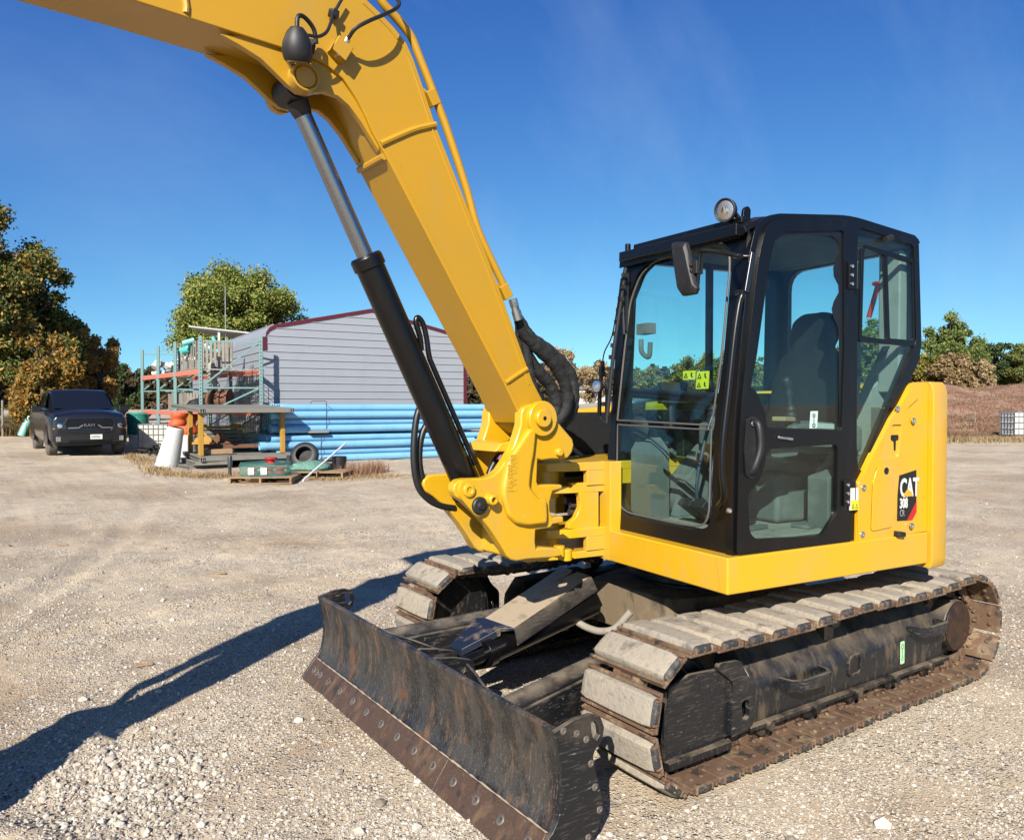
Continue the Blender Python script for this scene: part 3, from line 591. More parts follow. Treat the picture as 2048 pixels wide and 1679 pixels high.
# cover traced on its own sloping plane
def cov(u, v): return T.pl(u, v, (1.28, 0, .50), (.26, 0, 1))
K = lambda x, y: (720+x/3.938, 1080+y/3.938)
tl, tr_, br, bl = (cov(*K(*q)) for q in ((1590, 215), (1820, 290), (1215, 700), (985, 620)))
m = MB(); up = Vector((.25, 0, .97))*.008
hb = cov(*K(1670, 240)); hb2 = cov(*K(1540, 330)); hb3 = cov(*K(1715, 255))
top = [bl, br, tr_, hb3, hb2, hb, tl]
m.add([p+up for p in top]+[p-up for p in top], [tuple(range(7)), tuple(range(13, 6, -1))]+[(i, (i+1) % 7, (i+1) % 7+7, i+7) for i in range(7)])
o = m.build('cylinder_cover', mat('muddy_cover', (.46, .36, .24), .9, layers=[((.25, .19, .12), 14, .54, .66, .7, None, 8), ((.02, .02, .024), 3.2, .60, .68, .9, None, 9)], bump=(60, .5, .004)), EX, bevel=.003)
sd = Vector((0, .02, -.075))
m = MB(); m.loft([[br+up, tr_+up], [br+up+Vector((.004, .012, -.01)), tr_+up+Vector((0, .012, -.01))], [br+sd+Vector((0, .018, 0)), tr_+sd+Vector((-.02, .018, 0))], [br+sd+Vector((0, .006, 0)), tr_+sd+Vector((-.02, .006, 0))], [br-up, tr_-up]], closed=False)
m.loft([[bl+up, tl+up], [bl+up+Vector((.004, -.012, -.01)), tl+up+Vector((0, -.012, -.01))], [bl-sd*Vector((1, 1, 1)).x+Vector((0, -.0, -.15)), tl+Vector((0, -.02, -.075))], [bl+Vector((0, -.01, -.075)), tl+Vector((0, -.01, -.075))]], closed=False)
m.build('cover_flange', UNDC, EX, bevel=.002)
# nose piece bending down to the blade
nose = [K(985, 625), K(1215, 705), K(1120, 700), K(800, 870), K(755, 870), K(660, 850), K(905, 620)]
n1 = [T.pl(*q, (1.60, 0, .40), (.5, 0, 1)) for q in (K(915, 622), K(1110, 705), K(800, 872), K(760, 868), K(700, 845))]
m = MB(); k = len(n1); dn = Vector((0, 0, .010)); m.add([p+dn for p in n1]+[p-dn*3 for p in n1], [tuple(range(k)), tuple(range(2*k-1, k-1, -1))]+[(i, (i+1) % k, (i+1) % k+k, i+k) for i in range(k)])
m.add([n1[0]+dn, n1[1]+dn, br+up, bl+up, n1[0]-dn, n1[1]-dn, br-up, bl-up], [(0, 1, 2, 3), (4, 5, 6, 7), (0, 1, 5, 4), (1, 2, 6, 5), (3, 0, 4, 7)])
m.build('cover_nose', mat('nose_paint', (.012, .017, .03), .4, layers=[((.2, .15, .1), 6, .55, .62, .85, None, 9)], bump=(50, .3, .003)), EX, bevel=.003)
# grey corrugated hydraulic hose
m = MB(); hp = spl([T.z(*K(1640, 575), .44), T.z(*K(1710, 640), .40), T.z(*K(1800, 690), .37), T.z(*K(1900, 715), .37), T.z(*K(2010, 690), .40), T.z(1262, 1222, .50)], 14); m.tube(hp, [.019+.0018*(i % 2) for i in range(len(hp))], 12); m.build('blade_hose', mat('grey_hose_guard', (.33, .29, .23), .8, layers=[((.2, .17, .13), 20, .5, .7, .6)]), EX)

# ---------- upper structure (turned frame UF)
ZS, ZK = .773, .944
def uw(p): return UF.w(p)
m = MB(uw)
base = [(.871, 1.1145), (.871, .235), (.86, .17), (.2, .0), (.2, -1.11), (-.60, -1.11), (-.60, 1.1145)]
m.plate(rnd(base, [.012, 0, 0, 0, .02, 0, 0]), None, lambda a, b, t: (a, b, t), ZS, ZK-.002)
HS = m.build('lower_skirt', YEL, EX, bevel=.014, seg=3)
m = MB(uw); m.add([(.8725, 1.04, ZK-.005), (.8725, 1.0405, ZK-.005), (.8725, 1.075, ZS), (.8725, 1.0755, ZS)], [(0, 1, 3, 2)]); m.build('paint_crack', DBLK, HS)
# counterweight: curved in plan
def cwpts(o=0):
    c = [(-.615, 1.128+o), (-.735-o*.5, 1.128+o), (-.772-o, 1.108+o*.5)]
    for k in range(0, 13):
        a = R(124+(180-124)*k/12); c.append((cos(a)*(1.335+o), sin(a)*(1.335+o)))
    return c
L_ = cwpts(); full = L_ + [(x, -y) for x, y in L_[::-1]]
m = MB(uw); secs = []
for z, k in ((.745, .975), (.76, .992), (.80, 1.0), (1.69, 1.0), (1.735, .985), (1.757, .955)):
    secs.append([((x+.45)*k-.45, y*(k*.4+.6), z) for x, y in full])
m.loft(secs); CW = m.build('counterweight', YEL, EX, bevel=.008, ang=30)
# left rear panel under the cab's rear edge
pz = lambda q, y=1.11: (lambda p: (p.x, p.z))(UF.y(*q, y))
pan = [pz(C1(*q)) for q in ((1190, 1362), (1195, 1130), (1215, 1092), (1240, 1040), (1320, 880), (1355, 830), (1395, 752), (1412, 732), (1440, 726), (1443, 1330))]
pan = [(x, min(z, 1.752)) for x, z in pan]; pan[-1] = (-.612, ZK); pan[-2] = (-.612, 1.752)
m = MB(uw); m.plate(rnd(pan, .012, 3), None, lambda a, b, t: (a, t, b), 1.074, 1.098); PN = m.build('engine_side_panel', YEL, EX, bevel=.014, seg=3)
# raised pressings on the panel
rib = [pz(C1(*q)) for q in ((1192, 1130), (1215, 1092), (1320, 880), (1355, 830), (1392, 770), (1425, 770), (1428, 800), (1382, 842), (1368, 905), (1355, 1045), (1328, 1340), (1192, 1362))]
m = MB(uw); m.plate(rnd(rib, .02, 4), [rnd([pz(C1(*q)) for q in ((1275, 1010), (1325, 905), (1360, 905), (1345, 1030), (1262, 1042))], .012, 3)], lambda a, b, t: (a, t, b), 1.096, 1.108); m.build('panel_pressing', YEL, PN, bevel=.007, seg=3)
dr = [pz(C1(*q)) for q in ((1238, 1318), (1245, 1130), (1262, 1066), (1320, 1066), (1328, 1080), (1322, 1300))]
m = MB(uw); m.plate(rnd(dr, .025, 4), None, lambda a, b, t: (a, t, b), 1.106, 1.114); m.build('access_door', YEL, PN, bevel=.004)
def disc(name, q, y, r, h, mt, par, n=16, tf=uw, fr=UF):
    p = fr.y(*q, y); m = MB(tf); m.lathe((p.x, y, p.z), (0, 1, 0), [(0, r), (h*.7, r), (h, r*.8), (h, r*.45), (h*.6, r*.4)], n); return m.build(name, mt, par)
for q in ((1340, 845), (1402, 890), (1210, 1148), (1205, 1328), (1395, 1295)): disc('panel_bolt', C1(*q), 1.108, .016, .008, STL, PN)
disc('door_lock', C1(1298, 1083), 1.114, .018, .004, DBLK, PN)
p = UF.y(*C1(1328, 965), 1.1); m = MB(uw); m.plate(rnd([(p.x-.035, p.z+.028), (p.x+.025, p.z+.028), (p.x+.025, p.z+.0), (p.x+.002, p.z-.005), (p.x-.002, p.z-.055), (p.x-.012, p.z-.055), (p.x-.014, p.z), (p.x-.035, p.z)], .008), None, lambda a, b, t: (a, t, b), 1.098, 1.1015); m.build('key_decal', DBLK, PN)
m = MB(uw); p = UF.y(*C1(1342, 1325), 1.11); m.ob((p.x, 1.12, p.z), (.03, 0, .004), (0, .02, 0), (0, 0, .013)); m.build('door_latch', BLKM, PN, bevel=.006)
# model decal
dz = [pz(C1(*q)) for q in ((1351, 1103), (1421, 1080), (1421, 1243), (1388, 1275), (1347, 1277))]
m = MB(uw); m.plate(dz, None, lambda a, b, t: (a, t, b), 1.098, 1.1005); DC = m.build('model_decal', DBLK, PN)
rs = [pz(C1(*q)) for q in ((1421, 1200), (1421, 1243), (1405, 1273), (1384, 1275))]
m = MB(uw); m.plate(rs, None, lambda a, b, t: (a, t, b), 1.1005, 1.1015); m.build('red_stripe', RED, DC)
def utext(nm, body, q, size, mt, par, y=1.1015, sx=1, off=0, slant=0):
    p = UF.y(*q, y); X = UF.w((-1, 0, 0)); Z = Vector((0, 0, 1)); Y = UF.w((0, 1, 0)); O = UF.w((p.x, y, p.z)); return text(nm, body, size, mt, par, frameM(O, X, Z, Y), .0006, sx, off)
utext('brand_letters', 'CAT', C1(1351, 1183), .135, WHT, DC, sx=.60, off=.004)
tri = [pz(C1(*q)) for q in ((1366, 1182), (1387, 1152), (1408, 1181))]
m = MB(uw); m.plate(tri, None, lambda a, b, t: (a, t, b), 1.1015, 1.1035); m.build('brand_triangle', YEL, DC)
utext('model_number', '308', C1(1350, 1227), .072, WHT, DC, sx=.62, off=.0025)
utext('model_suffix', 'CR', C1(1350, 1259), .050, mat('grey_ink', (.35, .35, .35), .5), DC, sx=.62)
# small warning label beside the rear door hinge
m = MB(uw); a, b = UF.y(*C1(1162, 1150), 1.115), UF.y(*C1(1190, 1233), 1.115); m.plate([(a.x, a.z), (b.x, a.z), (b.x, b.z), (a.x, b.z)], None, lambda a, b, t: (a, t, b), 1.105, 1.1155); WL = m.build('warning_label', WHT, PN)
zm = a.z*.45+b.z*.55; m = MB(uw); m.plate([(a.x-.001, zm), (b.x+.001, zm), (b.x+.001, b.z+.001), (a.x-.001, b.z+.001)], None, lambda a, b, t: (a, t, b), 1.1155, 1.1165); m.build('label_band', YLB, WL)
m = MB(uw); xm = (a.x+b.x)/2
for k in (-1, 1): m.plate([(xm+k*.013-.009, b.z+.008), (xm+k*.013+.009, b.z+.008), (xm+k*.013, b.z+.035)], [[(xm+k*.013-.005, b.z+.0105), (xm+k*.013+.005, b.z+.0105), (xm+k*.013, b.z+.028)]], lambda a, b, t: (a, t, b), 1.1165, 1.117)
m.build('label_symbols', DBLK, WL)
# right hand bodywork and engine hood behind the boom
m = MB(uw)
m.loft([[(x, -1.10, ZK), (x, -1.10, zt-.06), (x, -1.04, zt), (x, -.47, zt), (x, -.45, zt-.02), (x, -.45, ZK)] for x, zt in ((.80, 1.50), (.72, 1.60), (.0, 1.66), (-.60, 1.70))])
RB = m.build('right_bodywork', YEL, EX, bevel=.012)
m = MB(uw); m.bx(-.6, .74, -.4495, -.435, ZK+.01, 1.585); m.bx(-.6, .20, -.43, .06, ZK, 1.60); m.build('engine_bulkhead', BLKM, EX, bevel=.006)
m = MB(uw); m.loft([[(x, -1.0, 1.70), (x, .9 if x < -.5 else .08, 1.70), (x, .9 if x < -.5 else .08, zt), (x, -1.0, zt)] for x, zt in ((.0, 1.705), (-.52, 1.73), (-.521, 1.75), (-.72, 1.75))]); m.build('engine_hood', YEL, EX, bevel=.01)
# boom foot frame: top & bottom forks, upright
m = MB(uw)
fr_top = [(.20, .17), (.90, .17), (1.10, .165), (1.22, .13), (1.27, .06), (1.27, -.06), (1.20, -.14), (.90, -.30), (.20, -.42)]
m.plate(rnd(fr_top, .02), None, lambda a, b, t: (a, b, t), 1.27, 1.318)
m.plate(rnd([(x-.02, y*.95) for x, y in fr_top], .02), None, lambda a, b, t: (a, b, t), 1.15, 1.19)
m.bx(.30, .985, .13, .1685, 1.188, 1.272)
m.plate(rnd(fr_top, .02), None, lambda a, b, t: (a, b, t), .905, .955); m.plate(rnd([(x-.0, y*.95) for x, y in fr_top], .02), None, lambda a, b, t: (a, b, t), .79, .83)
m.bx(.30, .985, .13, .1685, .828, .907)
m.plate(rnd([(.868, .772), (.868, 1.32), (.79, 1.32), (.79, .772)], 0), None, lambda a, b, t: (a, t, b), .12, .222)
m.plate([(.12, .80), (-.12, .80), (-.12, 1.3), (.12, 1.3)], [[(.09*cos(2*pi*k/20), 1.05+.10*sin(2*pi*k/20)) for k in range(20)]], lambda a, b, t: (t, a, b), .70, .74)
m.cyl((1.16, 0, 1.12), (1.16, 0, 1.335), .085, n=30); m.cyl((1.16, 0, .775), (1.16, 0, .97), .085, n=30)
SF = m.build('boom_mount_frame', YEL, EX, bevel=.008)
m = MB(uw)
for k, (y, z) in enumerate(((.05, 1.07), (.09, 1.02), (.0, 1.09), (.10, .99), (.04, 1.03))): m.tube(spl([(.55, y*.6, z+.01), (.75, y, z), (.90, y+.01, z-.01), (1.02, y, z)], 6), .020, 10)
m.build('mount_hoses', mat('dusty_hose', (.05, .03, .022), .6, layers=[((.14, .09, .06), 20, .5, .7, .6)]), EX)
m = MB(uw); mp2 = [(lambda p: (p.x, p.z))(UF.y(*C8(*q), .15)) for q in ((1370, 905), (1485, 905), (1485, 1320), (1215, 1312), (1222, 1262), (1285, 1205), (1322, 1120), (1318, 1030), (1295, 965), (1240, 925), (1240, 905))]; m.plate(mp2, None, lambda a, b, t: (a, t, b), .118, .158); m.build('mount_side_plate', YEL, SF, bevel=.005)
m = MB(uw); m.bx(.30, .62, -.2, .12, .83, 1.27); m.build('mount_recess', BLKM, SF)

# ---------- boom, traced on its own vertical plane (frame BF)
YL, YR = .165, -.105; YM = .03
def bw(p): return BF.w(p)
by = lambda q, y=YL: (lambda p: (p.x, p.z))(BF.y(*q, y))
lowB = [(1046.6, 846), (1007, 764), (899.6, 560), (767.6, 303), C7(1010, 1090), C7(940, 930), C7(870, 800), C7(760, 640), C7(640, 540), C7(500, 465), C7(250, 385), C7(0, 308), (381, 37), (266, 0), (150, -35), (0, -80), (-180, -134)]
topB = [(1088, 806), (1066, 763), (1054, 731), (993, 560), (871, 249), (844, 166), (827, 117), (813, 86), (788, 54), (759, 24), (734, 0), (700, -30), (640, -72), (560, -112)]
lo = [by(q) for q in lowB]; hi = [by(q) for q in topB]
# the boom goes on, out of the picture, to its nose pin
tipx, tipz = 4.55, 3.86
lo += [(4.40, max(3.62, lo[-1][1]+.05))]; hi += [(3.6, 4.00), (4.1, 4.03), (4.45, 4.0)]
noser = [(tipx+.11*cos(a), tipz+.11*sin(a)) for a in (R(-60), R(-20), R(20), R(60), R(100))]
foot = [(lambda c: (c[0]+.085*cos(a), c[1]+.085*sin(a)))(by((1086, 835), .2)) for a in (R(20), R(-30), R(-80), R(-130))]
out = lo + noser + hi[::-1] + foot
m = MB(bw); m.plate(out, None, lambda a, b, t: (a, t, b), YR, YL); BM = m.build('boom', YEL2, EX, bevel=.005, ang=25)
# raised weld beads along the plate seams
def bead(pts, r, y=None, nm='weld_bead'):
    m = MB(bw); m.tube([(p[0], (YL if y is None else y), p[1]) for p in pts], r, 8); return m.build(nm, YEL2, BM)
inset = lambda A, B, k: [(a[0]*(1-k)+b[0]*k, a[1]*(1-k)+b[1]*k) for a, b in zip(A, B)]
s1 = [by(q) for q in (C7(1070, 1180), C7(1180, 1130), C7(1350, 1060), C7(1520, 1020))]; bead(spl([(a, b, 0) for a, b in s1], 4), .014)
s1 = [by(q) for q in (C6(1010, 575), C6(1060, 540), C6(1130, 495))]; bead(s1, .012)
hi_in = [by((q[0]-8, q[1]+6)) for q in topB[1:11]]; bead(hi_in, .0045)
lo_in = [by((q[0]+7, q[1]+1)) for q in lowB[:4]]; bead(lo_in, .0045)
m = MB(bw); a, b = BF.y(*C7(925, 1365), YR), BF.y(*C7(1105, 1275), YL); m.tube([(b.x-.002, YL-.01, b.z), (b.x-.002, YR+.01, b.z)], .016, 8); m.build('weld_bead', YEL2, BM)
m = MB(bw); s1 = [by(CB(*q)) for q in ((710, 60), (712, 30), (700, -40))]; m.tube([(a, YL, b) for a, b in s1], .012, 8); m.build('weld_bead', YEL2, BM)
# ear plates carrying the rod pin
ear = [CB(860, 155), CB(950, 205), CB(1050, 268), CB(1120, 335), CB(1170, 385), CB(1215, 420), CB(1260, 432), CB(1300, 422), CB(1340, 420), CB(1400, 438), CB(1450, 480), CB(1510, 560), CB(1555, 635), CB(1590, 690), CB(1570, 560), CB(1500, 430), CB(1400, 330), CB(1300, 270), CB(1150, 215), CB(1000, 170)]
ep = [by(q, .145) for q in ear]
for y0, y1 in ((.115, .148), (-.088, -.055)):
    m = MB(bw); m.plate(ep, None, lambda a, b, t: (a, t, b), y0, y1); m.build('pin_ear', YEL2, BM, bevel=.004)
pp = by((612, 153), .19)
for s_, y0 in ((1, .148), (-1, -.088)):
    m = MB(bw); m.lathe((pp[0], y0, pp[1]), (0, s_, 0), [(0, .062), (.045, .058), (.047, .050), (.032, .047), (.032, .043), (.040, .041), (.040, .001)], 32); m.build('pin_boss', YEL2, BM, bevel=.002)
m = MB(bw); p = by(CB(1200, 312), .15); m.cyl((p[0], .15, p[1]), (p[0]+.03, .175, p[1]+.02), .014, n=6); m.cyl((p[0]+.03, .175, p[1]+.02), (p[0]+.055, .19, p[1]+.035), .009, n=10); m.build('grease_fitting', STL, BM)
# pressed tubes along the top of the boom
def top3(q, y, dz=0): p = BF.y(*q, y); return Vector((p.x, y, p.z+dz))
tubeA = [C7(1060, -60), C7(1120, 40), C7(1205, 130), C7(1290, 230), C7(1345, 310), C7(1400, 450), C7(1480, 650), C7(1560, 860), C7(1640, 1080), C7(1790, 1540), (960, 458), (1000, 545), (1022, 590)]
for y, off, r in ((.13, 0, .019), (.075, -3, .016), (.02, -5, .016)):
    m = MB(bw); m.tube(spl([top3((q[0]+off*.3-4, q[1]+off+2), y) for q in tubeA], 4), r, 12); m.build('oil_tube', YEL2, BM)
for q in (C7(1500, 800), (1012, 583)):
    m = MB(bw); a = top3(q, .14); m.ob((a.x, .075, a.z), (.018, 0, .03), (0, .075, 0), (-.022, 0, .013)); m.cyl((a.x+.03, .12, a.z+.02), (a.x+.06, .12, a.z+.035), .014, n=6); m.build('tube_clamp', YEL2, BM, bevel=.004)
# fittings and sleeved hoses at the boom foot
for k, y in enumerate((.15, .11, .06, .01)):
    a = top3((1024+k, 598), y); b = top3((1036+k, 640), y); m = MB(bw); m.cyl(a, a+(b-a)*.35, .020, n=6); m.cyl(a+(b-a)*.3, a+(b-a)*.6, .017, n=12); m.cyl(a+(b-a)*.55, b, .021, n=12); m.build('hose_fitting', STL, BM)
hoseq = [[(1036, 636), (1048, 668), (1078, 700), (1110, 732), (1132, 775), (1132, 815), (1110, 845), (1085, 852)],
         [(1036, 638), (1045, 690), (1070, 735), (1100, 770), (1112, 812), (1098, 850), (1075, 862)],
         [(1038, 634), (1060, 672), (1100, 705), (1138, 745), (1146, 790), (1140, 825), (1118, 850), (1100, 858)],
         [(1040, 640), (1052, 700), (1062, 760), (1078, 800), (1085, 840)]]
for k, qs in enumerate(hoseq):
    y = (.12, .05, .0, .09)[k]; r = (.032, .034, .036, .026)[k]
    pts = spl([top3(q, y*(1-i/9)) for i, q in enumerate(qs)], 9); m = MB(bw)
    m.tube(pts, [r*(.6+.4*min(1, i/16))*(1+.05*sin(i*1.3+k*2)+random.uniform(-.05, .06)) for i in range(len(pts))], 14); m.build('hose_sleeve', SLEV, BM)
# work lamp on the boom side with its guard, wiring and the thin hose
a = BF.y(*C7(372, 232), YL+.085); ax = Vector((-.13, -.30, -1)).normalized()
m = MB(bw); cpt = Vector((a.x, YL+.10, a.z-.0)); m.lathe(cpt, ax, [(d_*.64, r_*.66) for d_, r_ in [(0, .035), (.012, .045), (.03, .06), (.09, .085), (.15, .090), (.19, .078), (.2, .068), (.19, .06)]], 28)
BLm = m.build('boom_work_lamp', BLKM, BM, bevel=.004)
m = MB(bw); m.lathe(cpt+ax*.120, ax, [(0, .044), (.006, .04), (.008, .0)], 28); m.build('lamp_lens', LENS, BLm)
m = MB(bw); m.tube(spl([cpt+Vector((.0, 0, -.01)), cpt+Vector((-.005, 0, .04)), cpt+Vector((-.04, -.02, .055)), cpt+Vector((-.085, -.04, .03)), cpt+Vector((-.10, -.05, -.02))], 5), .009, 10); m.bar(cpt+Vector((-.07, -.03, -.03)), Vector((cpt.x-.09, YL, cpt.z-.03)), .035, .03); m.build('lamp_bracket', BLKM, BLm)
wire = lambda qs, ys, r, nm, mt: (lambda m: (m.tube(spl([(lambda p: Vector((p.x, y, p.z)))(BF.y(*q, y)) for q, y in zip(qs, ys)], 8), r, 8), m.build(nm, mt, BM))[1])(MB(bw))
wire([C7(480, 290), C7(560, 300), C7(625, 265), C7(660, 190), C7(680, 120), C7(720, 50), C7(760, -20)], [YL+.1, YL+.09, YL+.08, YL+.06, YL+.03, YL+.03, YL+.03], .007, 'lamp_wire', HOSE)
wire([C7(790, 345), C7(815, 300), C7(870, 230), C7(980, 170), C7(1100, 120), C7(1190, 75), C7(1222, 30), C7(1195, -20)], [YL+.04, YL+.06, YL+.09, YL+.10, YL+.09, YL+.06, YL+.05, YL+.03], .0085, 'grease_hose', HOSE)
a = BF.y(*C7(735, 415), YL+.02); m = MB(bw); m.ob((a.x, YL+.025, a.z), (.032, 0, .018), (0, .027, 0), (-.018, 0, .032)); m.build('hose_block', YEL2, BM, bevel=.004)
m = MB(bw); a = BF.y(*C7(800, 320), YL+.045); b = BF.y(*C7(765, 380), YL+.035); m.cyl((a.x, YL+.045, a.z), (b.x, YL+.035, b.z), .014, n=10); b = BF.y(*C7(720, 445), YL+.04); m.cyl((b.x, YL+.05, b.z), (b.x, YL+.02, b.z), .01, n=6); m.build('hose_fitting', STL, BM)
m = MB(bw); a = BF.y(*C7(685, 115), YL+.02); m.ico((a.x, YL+.025, a.z), .025, jit=.25); m.build('cable_tie', HOSE, BM)
# boom cylinder
c0 = Vector((1.76, YM, 1.20)); q = BF.y(590, 150, YM); c1 = Vector((pp[0]-.0, YM, pp[1])); ct = BF.y(728, 512, YM); axd = (c1-c0).normalized(); L0 = (Vector((ct.x, YM, ct.z))-c0).length
m = MB(bw); m.lathe(c0, axd, [(.06, .045), (.07, .066), (L0-.06, .066), (L0-.058, .074), (L0-.012, .074), (L0, .066), (L0, .04)], 36)
m.cyl(c0-Vector((0, .08, 0)), c0+Vector((0, .08, 0)), .062, n=28)
BC = m.build('boom_cylinder', CYLB, EX, bevel=.003)
m = MB(bw); m.cyl(c0+axd*(L0-.02), c1-axd*.06, .037, n=32); m.build('cylinder_rod', CHR, BC)
m = MB(bw); m.cyl(c1-Vector((0, .075, 0)), c1+Vector((0, .075, 0)), .060, n=28); m.lathe(c1-axd*.115, axd, [(0, .037), (.02, .043), (.06, .05)], 24); m.build('rod_eye', BLKM, BC)
# pipe and hoses on the cylinder
sd = Vector((0, 0, 0)); nx_ = Vector((axd.z, 0, -axd.x))
def cyp(d, o, y=0): return c0+axd*d+nx_*o+Vector((0, y, 0))
m = MB(bw); m.tube(spl([cyp(.74, -.06, .02), cyp(.80, -.075, .03), cyp(.865, -.085, .03), cyp(.885, -.105, .03), cyp(.85, -.118, .03), cyp(.78, -.105, .03), cyp(.70, -.080, .03), cyp(.62, -.076, .03), cyp(.12, -.076, .03)], 6), .013, 10); m.build('cylinder_pipe', CYLB, BC)
for k, (x0, qs) in enumerate(((0, [C6(580, 640), C6(520, 740), C6(498, 900), C6(500, 1050), C6(525, 1160), C6(585, 1230), C6(650, 1262), C6(725, 1275)]), (1, [C6(600, 760), C6(548, 850), C6(528, 960), C6(535, 1070), C6(570, 1170), C6(630, 1225), C6(700, 1240)]))):
    m = MB(bw); m.tube(spl([(lambda p: Vector((p.x, -.09-k*.02, p.z)))(BF.y(*q, -.09-k*.02)) for q in qs], 8), .0165, 12); m.build('cylinder_hose', HOSE, BC)
# ---------- swing bracket
YBL = .215
g2 = lambda qs, y=YBL: [by(C8(*q), y) for q in qs]
Lp = g2([(905, 215), (960, 205), (1030, 210), (1075, 225), (1085, 280), (1140, 350), (1215, 440), (1285, 520), (1298, 575), (1280, 640), (1245, 690), (1180, 700), (1085, 700), (1010, 710), (978, 700), (970, 900), (985, 930), (1085, 925), (1195, 925), (1195, 965), (1110, 985), (1085, 1080), (1085, 1150), (1110, 1215), (1205, 1205), (1205, 1265), (1110, 1280), (1090, 1310), (960, 1330), (955, 1430), (965, 1495), (1010, 1480), (1180, 1490), (1185, 1560), (1100, 1575), (880, 1590), (790, 1605), (735, 1595), (700, 1560), (640, 1450), (560, 1330), (480, 1230), (400, 1150), (320, 1080), (255, 1040), (228, 980), (235, 925), (280, 885), (345, 872), (500, 868), (585, 840), (640, 790), (700, 700), (760, 590), (800, 480), (825, 390), (828, 290), (850, 240)])
m = MB(bw); m.plate(Lp, None, lambda a, b, t: (a, t, b), .135, YBL-.02); SB = m.build('swing_bracket', YEL, EX, bevel=.018, seg=3)
m = MB(bw); Rp = [(x, z) for x, z in Lp]; m.plate(Rp, None, lambda a, b, t: (a, t, b), -.155, -.085); m.build('bracket_side', YEL, SB, bevel=.016, seg=3)
# cast bulge round the swing pin and the neck between the two sides
m = MB(bw); bul = g2([(640, 1040), (640, 950), (690, 700), (760, 600), (880, 420), (940, 440), (920, 640), (895, 780), (880, 940), (960, 1040), (1030, 1045), (1040, 1200), (1030, 1270), (860, 1290), (760, 1270), (690, 1200)])
m.plate(rnd(bul, .02), None, lambda a, b, t: (a, t, b), .18, .225); m.build('bracket_boss', YEL, SB, bevel=.024, seg=4)
m = MB(bw); cz = g2([(700, 1040), (960, 1000), (1080, 1000), (1085, 1270), (900, 1290), (760, 1260)]); m.plate(cz, None, lambda a, b, t: (a, t, b), -.10, .17)
m.build('bracket_core', YEL, SB, bevel=.016, seg=3); m = MB(bw)
low = g2([(760, 1350), (950, 1350), (960, 1500), (1100, 1500), (1100, 1570), (860, 1585), (760, 1590)]); m.plate(low, None, lambda a, b, t: (a, t, b), -.10, .16)
m.build('bracket_foot', YEL, SB, bevel=.016, seg=3)
m = MB(bw); up_ = g2([(700, 560), (800, 540), (770, 640), (640, 640)]); m.plate(up_, None, lambda a, b, t: (a, t, b), -.12, .15); m.build('bracket_bridge', YEL, SB, bevel=.01)
def bdisc(nm, q, y, prof, mt, n=36):
    p = BF.y(*C8(*q), y+prof[-1][0]); m = MB(bw); m.lathe((p.x, y, p.z), (0, 1, 0), prof, n); return m.build(nm, mt, SB, bevel=.0015)
bdisc('foot_pin_boss', (1005, 340), .19, [(0, .088), (.03, .088), (.034, .084), (.034, .001)], YEL)
bdisc('foot_pin', (1015, 337), .224, [(0, .045), (.022, .045), (.026, .041), (.026, .001)], YEL)
bdisc('foot_pin', (1017, 337), .25, [(0, .012), (.001, .006), (.001, .001)], DBLK, 12)
p0_, p1_ = g2([(345, 968)])[0], g2([(462, 1115)])[0]
dv = (Vector(p1_)-Vector(p0_)).normalized(); pv = Vector((-dv.y, dv.x))
ol = [tuple(Vector(p0_)+pv*.052*cos(a)-dv*.052*sin(a)) for a in (R(0), R(30), R(60), R(90), R(120), R(150), R(180))] + [tuple(Vector(p1_)-pv*.052*cos(a)+dv*.052*sin(a)) for a in (R(0), R(30), R(60), R(90), R(120), R(150), R(180))]
m = MB(bw); m.plate(ol, None, lambda a, b, t: (a, t, b), .19, .207); m.build('pin_retainer', YEL, SB, bevel=.003)
bdisc('lower_pin', (348, 972), .207, [(0, .032), (.012, .032), (.014, .028), (.014, .016), (.008, .014)], YEL)
bdisc('rubber_stop', (465, 1113), .207, [(0, .042), (.012, .042), (.018, .036), (.02, .02), (.03, .016), (.03, .001)], BLKM)
bdisc('grease_port', (543, 1055), .195, [(0, .03), (.05, .026), (.055, .02), (.055, .013), (.03, .012), (.03, .001)], YEL, 20)
bdisc('grease_port', (1160, 638), .195, [(0, .022), (.02, .02), (.024, .014), (.024, .001)], YEL, 16)
# cast lettering
for s_, (q, sz) in (('LW 8308', ((765, 985), .060)), ('5E6 SP02 2', ((730, 985), .045))):
    p = BF.y(*C8(*q), .226); O = BF.w((p.x, .2265, p.z)); X = BF.w((-.02, 0, 1)); Yv = BF.w((1, 0, .02)); text('cast_marks', s_, sz, YEL, SB, frameM(O, X, Yv, BF.w((0, 1, 0))), .0009, .8)
# bundle of hoses through the bracket
for k in range(4):
    m = MB(bw); m.tube(spl([(lambda p: Vector((p.x, .02+k*.025, p.z)))(BF.y(*C8(x+k*26, y), .02)) for x, y in ((520, 830), (545, 770), (590, 690), (650, 620), (740, 520), (860, 440))], 6), .016, 10)
    m.build('bracket_hose', HOSE, SB)
m = MB(bw)
for k in range(3): p = BF.y(*C8(640+k*32, 672), .12); m.cyl((p.x+.02, .12, p.z-.02), (p.x-.02, .115, p.z+.05), .014, n=10)
m.build('hose_collar', mat('purple_collar', (.12, .02, .06), .5), SB)
# lower fork pin
m = MB(bw)
for q in ((1140, 1510), (1205, 1540)): p = BF.y(*C8(*q), .10); m.cyl((p.x, .10, p.z-.03), (p.x, .10, p.z+.03), .03, n=16)
m.build('stop_pin', YEL, SB, bevel=.004)
# bottom plate lip between the two lower sides, right hand view
rl = g2([(560, 1440), (690, 1470), (700, 1540), (620, 1545), (560, 1520)], -.1)
m = MB(bw); m.plate(rl, None, lambda a, b, t: (a, t, b), -.12, .14); m.build('bracket_lip', YEL, SB, bevel=.006)

